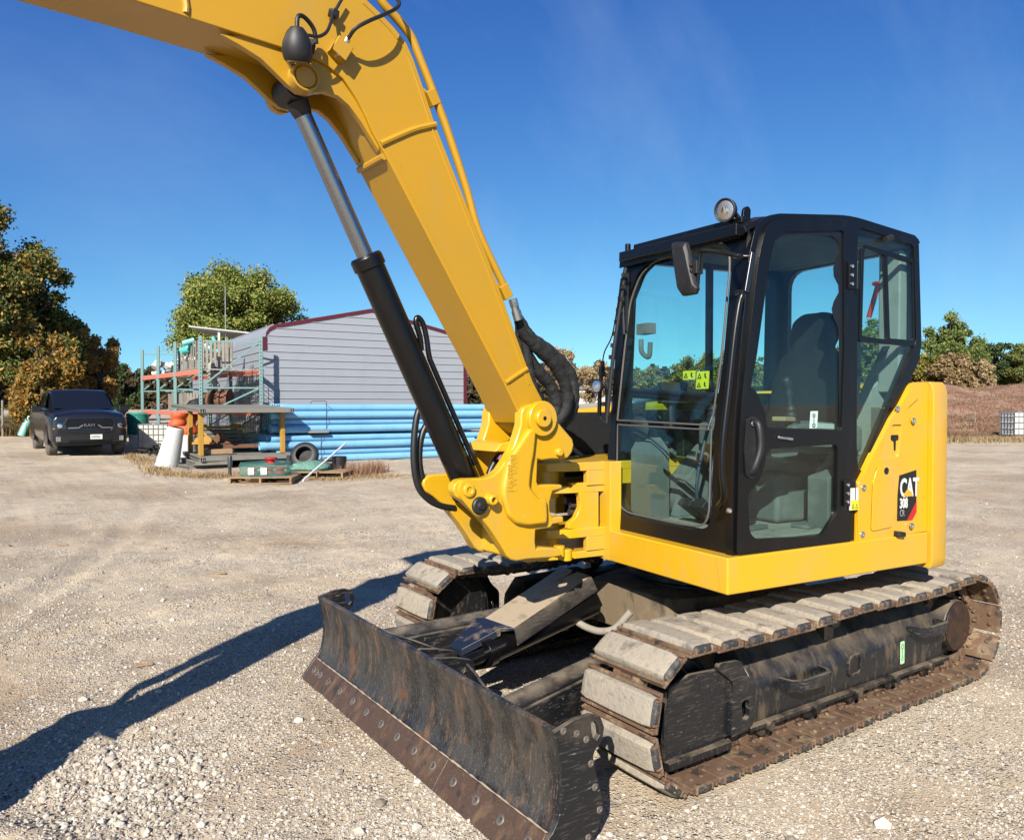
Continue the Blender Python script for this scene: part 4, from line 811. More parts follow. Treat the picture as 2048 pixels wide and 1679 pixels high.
# ---------- stick and bucket, beyond the left edge of the picture (they throw the long shadow)
def shp(x, y, yb=YM):                      # where the sun ray through a point of the shadow meets the boom's plane
    S0 = hit(x/2.4976, 1080+y/2.4976, (0, 0, 0), (0, 0, 1)); n_ = BF.w((0, 1, 0)); t_ = (yb-S0.dot(n_))/sv.dot(n_); p = BF.l(S0+sv*t_); return (p.x, p.z)
upE = [shp(q[0], q[1]+9) for q in ((2040, 125), (1800, 222), (1590, 312), (1340, 420), (1070, 540), (900, 630), (720, 712), (620, 770))]
loE = [shp(q[0], q[1]-12) for q in ((470, 960), (540, 985), (620, 925), (900, 795), (1250, 612), (1600, 442), (1900, 300))]
slit = [shp(*q) for q in ((1300, 478), (1080, 560), (700, 728), (610, 800), (560, 850), (690, 805), (900, 693), (1100, 588))]
topx = max(upE[0][0], loE[-1][0])
stk = upE+loE+[(loE[-1][0]-.02, 3.7), (4.42, 4.08), (4.62, 4.12), (upE[0][0]+.02, 3.9)]
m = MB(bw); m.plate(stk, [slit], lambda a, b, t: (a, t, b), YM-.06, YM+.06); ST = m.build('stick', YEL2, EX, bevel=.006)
m = MB(bw); m.cyl((tipx, YM-.13, tipz), (tipx, YM+.13, tipz), .05, n=20); m.build('nose_pin', STL, ST)
bk = [shp(*q, YM) for q in ((-420, 1205), (-250, 1155), (-100, 1100), (0, 1065), (270, 935), (340, 890), (440, 865), (610, 835), (490, 888), (455, 900), (462, 970), (430, 948), (335, 1020), (285, 1090), (150, 1170), (115, 1218), (-10, 1290), (-200, 1400))]
bk = [(x, max(z, .02)) for x, z in bk]
m = MB(bw); m.plate(bk, None, lambda a, b, t: (a, t, b), YM-.08, YM+.08); m.build('bucket', UNDC, EX, bevel=.005)

# ---------- cab (frame UF)
CL, CR_ = 1.085, .125                       # left and right faces of the cab
cy_ = lambda q, y=CL: (lambda p: (p.x, p.z))(UF.y(*q, y))
fx = lambda z: .80-(z-.945)*.0656           # leaning front plane
fn = Vector((1, 0, .0656))
cf = lambda q: (lambda p: (p.y, p.z))(UF.pl(*q, (.80, 0, .945), fn))
fy = lambda a, b, t: (a, t, b)
ff = lambda a, b, t: (fx(b)+t, a, b)
SEAL = mat('grey_window_seal', (.10, .095, .09), .6)
# left side frame
sideout = [C1(705, 1414), C1(700, 1000), C1(748, 500), C1(768, 250), (1513, 448), (1534, 431), (1560, 426.5), (1700, 430), (1760, 448), (1832, 471), (1838, 484), (1843.5, 691), (1838, 722), (1820, 761), (1727, 945), (1719, 955), (1716.6, 1087), (1690, 1092)]
so_ = [cy_(q) for q in sideout]
doorhole = [C1(722, 1395), C1(738, 900), C1(790, 420), C1(812, 250), C1(838, 160), C1(872, 130), C1(1150, 130), C1(1136, 1350)]
rearhole = [C1(1188, 150), C1(1202, 143), C1(1406, 213), C1(1414, 590), C1(1396, 625), C1(1212, 1072), C1(1192, 1092), C1(1184, 1000)]
upr, lowr = [], []
m = MB(uw)
m.plate(rnd(so_, [.005, .3, .3, .2, .08, .05, .02, .1, .1, .015, .02, .02, .02, .03, .03, .01, 0, 0], 4), [rnd([cy_(q) for q in doorhole], [.02, .2, .2, .1, .1, .08, .03, .02], 4), rnd([cy_(q) for q in rearhole], [.03, .02, .03, .03, .03, .05, .02, .05], 4)], fy, CL-.045, CL)
# right side frame
R2 = lambda y: [(fx(.96)-.0, .96), (fx(2.42)-.02, 2.42), (.60, 2.52), (-.05, 2.585), (-.56, 2.535), (-.565, .96)]
rh = [[(.69, 1.30), (.64, 2.38), (.55, 2.44), (-.38, 2.46), (-.42, 2.40), (-.40, 1.45), (-.1, 1.30)]]
m.plate(R2(0), [rnd(h, .06) for h in rh], fy, CR_, CR_+.04)
# rear wall with its window
m.plate([(CL-.05, 1.75), (CL-.05, 2.53), (CR_+.01, 2.53), (CR_+.01, .97), (.75, .97), (CL-.05, 1.75)][:5], [rnd([(.97, 1.80), (.97, 2.47), (.21, 2.47), (.21, 1.62), (.80, 1.62)], .12)], lambda a, b, t: (t, a, b), -.565, -.53)
# front frame
frout = [(1208, 1062), (1216, 900), (1226, 760), (1242, 560), (1252, 512), (1300, 499), (1400, 470), (1486, 448), (1497, 452), (1478, 640), (1462, 860), (1461, 1112)]
fo = [cf(q) for q in frout]
gU = [C1(258, 888), C1(285, 620), C1(308, 430), C1(345, 330), C1(400, 275), C1(600, 216), C1(655, 208), C1(690, 240), C1(692, 300), C1(660, 640), C1(622, 908)]
gL = [C1(259, 905), C1(621, 925), C1(612, 1240), C1(600, 1285), C1(565, 1298), C1(480, 1285), C1(300, 1245), C1(268, 1220), C1(255, 1160)]
hU, hL = rnd([cf(q) for q in gU], [0, .05, .05, .05, .04, .04, .03, .03, .05, .05, 0], 4), rnd([cf(q) for q in gL], [0, 0, .05, .03, .03, .05, .03, .03, .05], 4)
frame_hole = rnd([cf(C1(x, y)) for x, y in ((250, 1165), (252, 900), (276, 620), (298, 425), (338, 322), (395, 265), (598, 206), (660, 198), (700, 232), (700, 300), (670, 640), (634, 900), (624, 1250), (612, 1300), (565, 1312), (290, 1256))], .03, 3)
m.plate(rnd(fo, [.01, .05, .05, .05, .03, .05, .05, .02, .02, .05, .05, .01], 3), [frame_hole], ff, -.06, 0)
# roof
rs_ = [(.735, 2.455), (.70, 2.475), (.62, 2.512), (.35, 2.555), (.0, 2.588), (-.06, 2.586), (-.35, 2.562), (-.555, 2.535)]
m.loft([[(x, CR_-.005, z-.05), (x, CR_, z-.015), (x, CR_+.05, z+.006), (x, .6, z+.016), (x, CL-.06, z+.006), (x, CL-.015, z-.004), (x, CL-.003, z-.03), (x, CL-.05, z-.05)] for x, z in rs_])
# sill / floor edge
m.bx(-.55, .79, CR_+.01, CL-.01, .947, .985)
CB_ = m.build('cab_frame', BLK, EX, bevel=.010, seg=3)
# front roof visor beam
m = MB(uw); a, b = UF.pl(*C1(290, 262), (.72, 0, 2.47), fn), UF.pl(*C1(765, 150), (.72, 0, 2.47), fn)
m.bar(a+Vector((.02, 0, 0)), b+Vector((.02, -.03, 0)), .05, .055); m.bar(a+Vector((-.04, .06, .05)), b+Vector((-.04, -.05, .055)), .06, .03); m.cyl(a+Vector((.0, .025, 0)), a+Vector((0, .025, .075)), .016, n=12)
m.build('visor_beam', BLK, CB_, bevel=.006)
m = MB(uw); p = UF.y(*C1(790, 100), CL-.08); m.plate(rnd([(.69, 2.40), (.665, 2.56), (.64, 2.575), (.62, 2.56), (.63, 2.42)], .012), None, fy, .985, 1.0); m.build('roof_lug', BLK, CB_, bevel=.003)
# headliner and interior panels
m = MB(uw); m.bx(-.52, .62, CR_+.05, CL-.055, 2.475, 2.51); m.build('headliner', PLAS, CB_, bevel=.02)
m = MB(uw); m.bx(-.53, .70, CR_+.05, CL-.05, .986, 1.0); m.build('floor_mat', MATF, CB_)
m = MB(uw); m.loft([[(x, CR_+.045, 1.0), (x, CR_+.045, zt), (x, CR_+.16, zt-.03), (x, CR_+.20, 1.0)] for x, zt in ((-.50, 1.5), (-.1, 1.42), (.2, 1.40), (.42, 1.2), (.50, 1.02))])
m.loft([[(x, .90, 1.0), (x, .90, zt), (x, 1.03, zt), (x, 1.03, 1.0)] for x, zt in ((-.50, 1.40), (-.1, 1.32), (.10, 1.26))])
m.bx(-.529, -.40, CR_+.06, CL-.07, 1.0, 1.62); m.build('interior_panels', PLAS, CB_, bevel=.02, seg=3)
m = MB(uw); m.plate([(.02, .99), (.02, 1.30), (-.05, 1.34), (-.30, 1.66), (-.525, 1.80), (-.525, .99)], None, lambda a, b, t: (a, t, b), .885, .905); m.bx(-.528, -.46, .90, 1.03, 1.7, 2.47); m.build('rear_trim', mat('pale_cab_trim', (.27, .27, .24), .8, layers=[((.16, .16, .14), 5, .5, .68, .7), ((.36, .34, .29), 12, .56, .7, .6)]), CB_, bevel=.01)
def pane(nm, pts, f, t, par=None):
    m = MB(uw); m.plate(pts, None, f, t-.003, t+.003); return m.build(nm, GLS, par or CB_)
W1 = pane('windshield', hU, ff, -.012); W2 = pane('lower_windshield', hL, ff, -.012)
seal = lambda pts, f, t, r, par, closed=True: (lambda m: (m.tube([f(a, b, t) for a, b in (pts+[pts[0], pts[1]] if closed else pts)], r, 6), m.build('window_seal', SEAL, par))[1])(MB(uw))
seal(hU, ff, -.004, .0055, W1); seal(hL, ff, -.004, .005, W2)
pane('right_side_glass', rnd(rh[0], .06), fy, CR_+.02); 
pane('rear_glass', rnd([(.97, 1.80), (.97, 2.47), (.21, 2.47), (.21, 1.62), (.80, 1.62)], .12), lambda a, b, t: (t, a, b), -.55)
rg = rnd([cy_(q) for q in rearhole], [.03, .02, .03, .03, .03, .05, .02, .05], 4); RG = pane('rear_side_glass', rg, fy, CL-.012)
# frames within the rear side window
m = MB(uw)
fr1 = [cy_(C4(*q)) for q in ((1100, 215), (1128, 200), (1560, 375), (1562, 1135), (1130, 1125), (1125, 1040))]
fr2 = [cy_(C4(*q)) for q in ((1150, 400), (1160, 385), (1545, 545), (1552, 1105), (1145, 1085), (1148, 1050))]
m.plate(rnd([cy_(C4(*q)) for q in ((1140, 370), (1155, 350), (1560, 470), (1565, 1170), (1120, 1130))], .015), [rnd([cy_(C4(*q)) for q in ((1160, 400), (1172, 385), (1325, 440), (1345, 1115), (1142, 1085))], .015), rnd([cy_(C4(*q)) for q in ((1345, 447), (1545, 500), (1553, 1120), (1366, 1105))], .01)], fy, CL-.024, CL-.004)
m.build('sliding_window_frame', BLK, RG, bevel=.003)
m = MB(uw); p = UF.y(*C4(1325, 310), CL); m.cyl((p.x-.03, CL+.012, p.z+.01), (p.x+.02, CL+.012, p.z-.01), .016, n=14); m.build('window_catch', BLKM, RG)
# door: proud panel with two glazed openings
dout = [C1(712, 1408), C1(722, 900), C1(778, 415), C1(800, 245), C1(826, 145), C1(866, 113), C1(1166, 113), C1(1152, 1362)]
uo = [C1(765, 765), C1(790, 640), C1(832, 335), C1(848, 240), C1(862, 195), C1(895, 163), C1(1125, 158), C1(1128, 600), C1(1117, 928), C1(830, 920), C1(822, 860), C1(800, 800), C1(785, 775)]
lo_ = [C1(828, 1000), C1(870, 995), C1(1102, 980), C1(1098, 1245), C1(1042, 1333), C1(785, 1345), C1(762, 1318), C1(756, 1170), C1(800, 1120), C1(822, 1060)]
uo2, lo2 = rnd([cy_(q) for q in uo], .02, 4), rnd([cy_(q) for q in lo_], .03, 4)
m = MB(uw); m.plate(rnd([cy_(q) for q in dout], [.03, .2, .2, .1, .1, .08, .02, .03], 4), [uo2, lo2], fy, CL-.01, CL+.014)
DR = m.build('cab_door', BLK, EX, bevel=.006, seg=3)
pane('upper_door_glass', uo2, fy, CL-.001, DR); pane('lower_door_glass', lo2, fy, CL-.001, DR)
# black printed border of the upper glass
bo_ = [C1(850, 230), C1(840, 290), C1(795, 640), C1(770, 758), C1(788, 768), C1(828, 915), C1(1114, 925), C1(1112, 560)] + [C4(*q) for q in ((935, 1010), (900, 940), (888, 870), (905, 810), (944, 740), (940, 680), (905, 610), (900, 540), (925, 480), (952, 420), (955, 380), (935, 325), (890, 288), (850, 280), (560, 280), (480, 290), (430, 330))]
m = MB(uw); m.plate(uo2, [[cy_(q) for q in bo_]], fy, CL+.003, CL+.005); m.build('glass_border', DBLK, DR)
# handle recess and handle
hr = [cy_(C1(*q)) for q in ((748, 880), (770, 870), (800, 890), (808, 970), (792, 1090), (765, 1115), (745, 1100), (738, 1000))]
m = MB(uw); m.plate(rnd(hr, .015), [rnd([cy_(C1(*q)) for q in ((756, 890), (772, 882), (792, 900), (798, 970), (782, 1082), (764, 1100), (752, 1090), (747, 1000))], .012)], fy, CL+.008, CL+.022); m.plate(rnd(hr, .012), None, fy, CL+.012, CL+.0165); m.build('handle_recess', BLKM, DR, bevel=.003)
a, b = UF.y(*C1(774, 895), CL), UF.y(*C1(758, 1090), CL)
m = MB(uw); m.tube(spl([(a.x, CL+.02, a.z), (a.x, CL+.05, a.z-.015), (a.x-.005, CL+.055, (a.z+b.z)/2), (b.x-.005, CL+.045, b.z+.03), (b.x, CL+.02, b.z)], 5), .016, 12)
m.build('door_handle', BLKM, DR)
disc('key_barrel', C1(783, 901), CL+.022, .012, .006, STL, DR, 16)
# mid rail latch + sticker
m = MB(uw); a = UF.y(*C1(866, 953), CL); b = UF.y(*C1(920, 960), CL); m.bar((a.x, CL+.022, a.z), (b.x, CL+.026, b.z), .012, .012); m.build('rail_catch', STL, DR, bevel=.003)
pl_ = [cy_(C1(*q)) for q in ((866, 945), (972, 950), (972, 1025), (900, 1035), (866, 1030))]
m = MB(uw); m.plate(rnd(pl_, .02), None, fy, CL-.05, CL-.02); m.build('latch_cover', PLAS, DR, bevel=.006)
st_ = [cy_(C1(*q)) for q in ((1003, 853), (1032, 852), (1028, 918), (999, 919))]
m = MB(uw); m.plate(rnd(st_, .004), None, fy, CL+.0032, CL+.0042); SK = m.build('glass_sticker', mat('pale_sticker', (.55, .7, .66), .5), DR)
m = MB(uw); c = UF.y(*C1(1016, 870), CL); n = 14
for dz_, r_ in ((0, .010), (-.048, .011)): m.plate([(c.x+r_*cos(2*pi*k/n), c.z+dz_+r_*sin(2*pi*k/n)) for k in range(n)], [[(c.x+r_*.5*cos(2*pi*k/n), c.z+dz_+r_*.5*sin(2*pi*k/n)) for k in range(n)]], fy, CL+.0042, CL+.005)
m.plate([(c.x-.002, c.z-.013), (c.x+.002, c.z-.013), (c.x+.002, c.z-.035), (c.x-.002, c.z-.035)], None, fy, CL+.0042, CL+.005); m.build('sticker_marks', DBLK, SK)
st_ = [cy_(C1(*q)) for q in ((1030, 897), (1116, 903), (1116, 922), (1030, 918))]
m = MB(uw); m.plate(st_, None, fy, CL-.03, CL-.028); m.build('glass_strip', mat('pale_strip', (.5, .48, .44), .6), DR)
# hinges
for q0, q1 in ((C1(1138, 278), C1(1172, 385)), (C1(1120, 1120), C1(1158, 1215))):
    a, b = UF.y(*q0, CL), UF.y(*q1, CL); m = MB(uw); m.bx(min(a.x, b.x)+.012, max(a.x, b.x), CL+.012, CL+.026, b.z, a.z); m.cyl((b.x, CL+.02, b.z), (b.x, CL+.02, a.z), .011, n=12); H = m.build('door_hinge', BLK, EX, bevel=.002)
    for k in (.17, .5, .83): mm = MB(uw); mm.lathe(((a.x+b.x)/2+.012, CL+.026, a.z*(1-k)+b.z*k), (0, 1, 0), [(0, .009), (.005, .009), (.005, .004), (.002, .004)], 10); mm.build('hinge_bolt', STL, H)
# grab rail up the corner post
rp = [C1(692, 1225), C1(672, 1180), C1(664, 1080), C1(668, 960), C1(690, 760), C1(712, 560), C1(730, 440), C1(742, 400), C1(758, 392)]
m = MB(uw); pts = [UF.y(*q, CL+.035) for q in rp]; pts[0].y = CL-.03; pts[-1].y = CL-.02; m.tube(spl(pts, 6), .0145, 12); m.build('grab_rail', BLK, EX)
for q in (C1(688, 1236), C1(757, 380), C1(765, 335)): disc('rail_bolt', q, CL-.01, .013, .014, STL, EX, 12)
m = MB(uw); a = UF.y(*C1(782, 240), CL); b = UF.y(*C1(756, 395), CL); m.bar((a.x-.0, CL+.004, a.z), (b.x, CL+.004, b.z), .012, .030, (1, 0, 0)); m.build('corner_bracket', mat('glossy_metal_strip', (.08, .08, .085), .25, .9), EX, bevel=.005)
# mirror on its arm
fxm = .93
mp_ = lambda x, y: UF.x(*C1(x, y), fxm)
m = MB(uw); a = UF.y(*C1(775, 255), CL+.0); arm = [Vector((a.x, CL-.01, a.z)), Vector((a.x+.06, CL-.04, a.z)), mp_(700, 252)+Vector((-.06, 0, 0)), mp_(640, 240)+Vector((-.02, 0, 0)), mp_(595, 235), mp_(580, 245), mp_(575, 300), mp_(568, 380)]
m.tube(spl(arm, 5), .0095, 10); m.build('mirror_arm', BLK, EX)
mo = [mp_(*q) for q in ((480, 205), (500, 200), (535, 202), (545, 240), (558, 300), (578, 380), (570, 402), (522, 410), (505, 385), (492, 300))]
m = MB(uw); m.add([p+Vector((.018, 0, 0)) for p in mo]+[p+Vector((-.004, 0, 0)) for p in mo]+[p*.0+sum(mo, Vector())/10+(p-sum(mo, Vector())/10)*.8+Vector((.034, 0, 0)) for p in mo], [tuple(range(10, 20))]+[(i, (i+1) % 10, (i+1) % 10+10, i+10) for i in range(10)]+[(i+20, (i+1) % 10+20, (i+1) % 10, i) for i in range(10)]+[tuple(range(20, 30))])
MR = m.build('cab_mirror', BLKM, EX, bevel=.006)
m = MB(uw); cgm = sum(mo, Vector())/10; m.add([cgm+(p-cgm)*.88+Vector((-.0055, 0, 0)) for p in mo], [tuple(range(10))]); m.build('mirror_glass', REFL, MR)
m = MB(uw); p = mp_(566, 300); m.ob(p, (.02, 0, 0), (0, .022, 0), (0, 0, .03)); 
for dz_ in (.012, -.016): m.cyl(p+Vector((.02, -.01, dz_)), p+Vector((.03, -.01, dz_)), .009, n=8)
m.build('mirror_clamp', BLKM, MR, bevel=.003)
# roof work lamp
def lamp(c, ax, r, nm, brk):
    ax = Vector(ax).normalized(); m = MB(uw); m.lathe(c, ax, [(-r*.95, r*.35), (-r*.8, r*.7), (-r*.3, r*.98), (r*.2, r*1.08), (r*.25, r*1.0), (r*.1, r*.9)], 32); o = m.build(nm, BLKM, EX, bevel=.002)
    m = MB(uw); m.lathe(c, ax, [(r*.08, r*.9), (r*.14, r*.7), (r*.16, .001)], 32); m.build('lamp_lens', LENS, o)
    m = MB(uw); m.lathe(c, ax, [(r*.0, r*.5), (r*.2, r*.34), (r*.24, r*.1)], 20); m.build('lamp_reflector', REFL, o)
    m = MB(uw); m.tube(brk, .012, 8); m.build('lamp_bracket', BLK, o); return o
c = UF.x(*C1(642, 78), .78); b = UF.x(*C1(690, 130), .70)
lamp(c+Vector((-.04, .02, .0)), (.92, .22, -.12), .053, 'roof_work_lamp', spl([c+Vector((-.09, .02, 0)), c+Vector((-.10, .05, -.05)), b, b+Vector((0, 0, -.03))], 4))
# small lamp, mirror post and aerial wire on the right front corner
c = UF.x(*C1(180, 757), .84); lamp(c, (.95, .15, -.05), .040, 'front_work_lamp', spl([c+Vector((-.04, .0, 0)), c+Vector((-.05, .03, -.02)), c+Vector((-.05, .03, -.16))], 4))
m = MB(uw); q_ = [UF.x(*C1(*q), .80) for q in ((190, 870), (193, 760), (200, 700), (203, 660), (212, 620), (240, 560), (262, 440), (275, 340))]; m.tube(q_[:4], .012, 10); m.tube(spl(q_[3:], 4), .004, 6); m.ob(q_[2], (.012, 0, 0), (0, .014, 0), (0, 0, .03)); m.build('lamp_post', BLK, EX)
m = MB(uw); m.tube(spl([UF.x(*C1(*q), .80) for q in ((210, 740), (235, 800), (238, 850), (210, 890), (190, 870))], 5), .004, 6); m.build('lamp_wire', HOSE, EX)
m = MB(uw)
for k in range(12): p = UF.x(*C1(285-k*7, 330+k*45), .775); m.ob(p+Vector((0, .008, 0)), (.02, 0, 0), (0, .007, 0), (0, 0, .012))
m.tube([UF.x(*C1(292, 300), .76), UF.x(*C1(246, 620), .79), UF.x(*C1(218, 900), .80)], .012, 8); m.build('edge_trim', BLKM, EX, bevel=.003)
# ---- inside the cab
m = MB(uw)
secs = []
for t, hw, zz in ((0, .21, 1.36), (.1, .25, 1.33), (.5, .25, 1.31), (.9, .24, 1.34), (1, .20, 1.33)):
    x = -.20+.50*t; secs.append([(x, .62-hw, zz), (x, .62-hw*.9, zz+.09), (x, .62, zz+.075), (x, .62+hw*.9, zz+.09), (x, .62+hw, zz), (x, .62+hw*.8, zz-.06), (x, .62-hw*.8, zz-.06)])
m.loft(secs); SEAT = m.build('seat', SEATM, EX, bevel=.02, seg=3)
m = MB(uw); secs = []
for t, hw, th in ((0, .21, .07), (.08, .23, .09), (.5, .22, .08), (.68, .19, .07), (.74, .13, .06), (.80, .145, .065), (.95, .14, .06), (1.0, .08, .04)):
    z = 1.36+.80*t; x = -.16-.14*t; secs.append([(x+th*.6, .62-hw, z), (x+th, .62-hw*.6, z), (x+th*.8, .62, z), (x+th, .62+hw*.6, z), (x+th*.6, .62+hw, z), (x-th, .62+hw*.9, z), (x-th, .62-hw*.9, z)])
m.loft(secs); m.build('seat_back', SEATM, SEAT, bevel=.02, seg=3)
m = MB(uw); m.bx(-.2, .2, .45, .79, 1.0, 1.28); m.build('seat_base', PLAS, SEAT, bevel=.03)
m = MB(uw); m.tube(spl([(-.30, .86, 1.5), (-.33, .88, 1.8), (-.33, .86, 2.05), (-.33, .80, 2.12)], 6), .012, 8); m.bar((-.42, .98, 1.95), (-.05, .97, 1.42), .045, .006); m.build('seat_belt', SEATM, SEAT)
for sy, yy in ((1, .90), (-1, .34)):
    m = MB(uw); m.loft([[(x, yy-.07, z0), (x, yy-.07, z1), (x, yy+.07, z1), (x, yy+.07, z0)] for x, z0, z1 in ((-.25, 1.38, 1.52), (.10, 1.38, 1.55), (.28, 1.40, 1.53))]); cn = m.build('arm_console', PLAS, EX, bevel=.02)
    m = MB(uw); m.lathe((.22, yy, 1.53), (0.1, 0, 1), [(0, .045), (.02, .042), (.035, .034), (.05, .036), (.065, .026), (.08, .028), (.1, .016)], 20); m.tube(spl([(.23, yy, 1.62), (.24, yy, 1.68), (.25, yy, 1.73), (.27, yy, 1.77)], 4), [.018]*4+[.022]*4+[.026]*4+[.02], 12); m.build('joystick', BLKM, cn)
# travel levers and pedals
for k, y in enumerate((.56, .66)):
    m = MB(uw); m.tube(spl([(.52, y, 1.03), (.55, y, 1.2), (.50, y+.01, 1.45), (.44, y+.02, 1.62), (.40, y+.02, 1.78)], 6), .010, 10); m.cyl((.41, y+.02, 1.72), (.385, y+.02, 1.82), .018, n=12); lv = m.build('travel_lever', mat('lever_paint_%d' % k, (.03, .05, .08), .4) if k == 0 else bpy.data.materials['lever_paint_0'], EX)
    m = MB(uw); m.ob((.56, y, 1.07), (.075, 0, .05), (0, .045, 0), (-.01, 0, .014))
    for i in range(5): m.ob((.505+i*.028, y, 1.055+i*.0185), (.003, 0, .0), (0, .043, 0), (-.006, 0, .014))
    m.build('travel_pedal', BLKM, lv, bevel=.003)
# monitor, wiper motor, lock lever, vent and belt post at the front right
m = MB(uw); m.ob((.47, .27, 1.70), (.01, .03, 0), (-.07, .03, 0), (0, 0, .06)); m.cyl((.46, .25, 1.45), (.47, .26, 1.64), .02, n=10); m.build('monitor', BLKM, EX, bevel=.01)
m = MB(uw); m.ob((.62, .22, 2.06), (.03, 0, 0), (0, .05, 0), (0, 0, .03)); m.tube(spl([(.64, .20, 2.0), (.65, .22, 1.93), (.64, .27, 1.9), (.63, .27, 1.98)], 5), .014, 8); m.build('wiper_motor', PLAS, EX, bevel=.008)
m = MB(uw); m.cyl((.71, .20, 1.70), (.71, 1.0, 1.655), .028, n=16); m.build('cross_bar', BLK, EX)
m = MB(uw); m.bar((.64, .30, 1.32), (.30, .45, 1.02), .035, .02); m.build('windshield_strut', BLK, EX)
m = MB(uw); m.loft([[(.70, .19, z), (.55, .19, z), (.52, .24, z), (.55, .34, z), (.68, .34, z)] for z in (1.0, 1.2, 1.38)]+[[(.66, .2, 1.45), (.58, .2, 1.45), (.57, .24, 1.45), (.58, .30, 1.45), (.65, .30, 1.45)]]); m.build('side_duct', PLAS, EX)
m = MB(uw); m.bx(.105, .14, CR_+.05, CR_+.09, 1.66, 2.46); m.build('inner_post', BLK, EX, bevel=.008)
# hammer
m = MB(uw); m.cyl((-.45, .85, 2.12), (-.46, .90, 2.30), .014, n=10); m.cyl((-.50, .9, 2.31), (-.42, .9, 2.30), .012, n=8); m.build('safety_hammer', RED, EX)
# yellow pictograms on the windshield
for (x0, y0, x1, y1) in ((505, 698, 549, 730), (557, 700, 602, 733), (555, 735, 600, 766)):
    a, b = cf(C1(x0, y0)), cf(C1(x1, y1)); m = MB(uw); m.plate([(a[0], a[1]), (b[0], a[1]), (b[0], b[1]), (a[0], b[1])], None, ff, -.020, -.016); L_ = m.build('warning_sticker', YLB, W1)
    m = MB(uw); w_ = (b[0]-a[0]); zc = (a[1]+b[1])/2; h_ = abs(a[1]-b[1])
    xc = a[0]+w_*.25; m.plate([(xc-w_*.17, zc-h_*.3), (xc+w_*.17, zc-h_*.3), (xc, zc+h_*.3)], [[(xc-w_*.09, zc-h_*.2), (xc+w_*.09, zc-h_*.2), (xc, zc+h_*.12)]], ff, -.016, -.0145)
    xc = a[0]+w_*.72; m.plate([(xc-w_*.05, zc+h_*.3), (xc+w_*.06, zc+h_*.25), (xc+w_*.03, zc), (xc+w_*.13, zc-h_*.25), (xc+w_*.06, zc-h_*.3), (xc-w_*.06, zc-.05*h_)], None, ff, -.016, -.0145)
    m.build('sticker_marks', DBLK, L_)

# small things lying about in the cab
m = MB(uw); m.ob((.30, .92, 1.56), (.05, .01, .002), (-.01, .035, 0), (0, 0, .012)); m.build('work_gloves', mat('tan_leather', (.35, .24, .13), .9), EX, bevel=.006)
m = MB(uw); m.lathe((-.02, .33, 1.55), (0, 0, 1), [(0, .033), (.12, .034), (.14, .02), (.16, .014), (.18, .014)], 16); m.build('drink_bottle', mat('bottle_plastic', (.45, .5, .55), .2), EX)
m = MB(uw)
for k, (x0, y0, z0, dx, dy) in enumerate(((.45, .86, 1.012, .10, .02), (.12, .92, 1.012, .08, .05))): m.ob((x0, y0, z0), (dx, .02, 0), (-.01, dy, 0), (0, 0, .008))
m.build('floor_papers', PLAS, EX)
m = MB(uw)
for k in range(6): m.tube(spl([(.62, .24+.01*k, 1.5), (.56, .22+.015*k, 1.3), (.60, .20+.01*k, 1.15), (.60, .26, 1.02)], 5), .006, 6)
m.build('corner_wiring', HOSE, EX)
m = MB(uw); m.lathe((.66, .23, 1.50), (1, .2, 0), [(0, .06), (.02, .07), (.03, .05), (.04, .02)], 20); m.build('heater_vent', BLKM, EX)
for k in range(5):
    m = MB(uw); m.ob((.42+.03*k, .20, 1.36+.05*k), (.02, 0, .012), (0, .03, 0), (-.006, 0, .012)); m.build('switch_pad', BLKM if k % 2 else PLAS, EX, bevel=.004)

m = MB(uw); pts = [UF.pl(*C5(x, y), (.80, 0, .945), fn)+Vector((.018, 0, 0)) for x, y in ((248, 1160), (240, 900), (250, 640), (262, 560))]
m.tube(spl(pts, 4), .007, 8); m.bar(pts[0]+Vector((-.004, .012, .02)), pts[3]+Vector((-.008, .012, -.02)), .006, .018, (0, 1, 0)); m.build('windshield_wiper', BLKM, EX)

# ================================================================== THE YARD BEHIND
def dirang(a, b):                                   # angle of a horizontal direction: a to the right, b away from us
    v = _Rh*a+_Fh*b; return math.atan2(v.y, v.x)
def spot(L, D): p = PL(L, D); return Vector((p.x, p.y, gh(p.x, p.y)-.01))
def spotu(u, D): return spot((u-1024)/FPX*D, D)
def thing(name, label, cat, loc, rz=0, group=None): return tag(empty(name, loc, rz), label, cat, group)
# ---------- grey metal building
SID = mat('lavender_grey_siding', (.35, .365, .40), .42, layers=[((.29, .29, .31), 1.2, .5, .8, .5), ((.32, .30, .27), 3, .62, .8, .4, (1, 1, .25))], bump=(2, .1, .02))
MAR = mat('maroon_trim', (.11, .010, .020), .4)
AB = dirang(.86, .51); WB, DB = 6.62, 13.5
bld = thing('metal_building', 'grey ribbed metal building with a gable front and maroon edge trim', 'building', spot(-7.23, 22.5), AB)
gp = [(0, 0), (0, 3.45), (.03, 3.62), (.12, 3.76), (.3, 3.86), (3.31, 4.50), (6.32, 3.86), (6.5, 3.76), (6.59, 3.62), (6.62, 3.45), (6.62, 0)]
m = MB(); m.plate(gp, None, lambda a, b, t: (a, t, b), 0, .06)
def wx(z):                                          # width of the gable at a height
    if z < 3.45: return 0
    if z < 3.86: return .3*((z-3.45)/.41)**1.6
    return .3+(z-3.86)/.64*3.0
z = .12
while z < 4.42:
    w0 = wx(z)+.04; m.loft([[(x, 0, z-.018), (x, -.022, z-.008), (x, -.022, z+.008), (x, 0, z+.018)] for x in (w0, WB-w0)]); z += .228
m.build('front_wall', SID, bld)
m = MB(); ribs = []
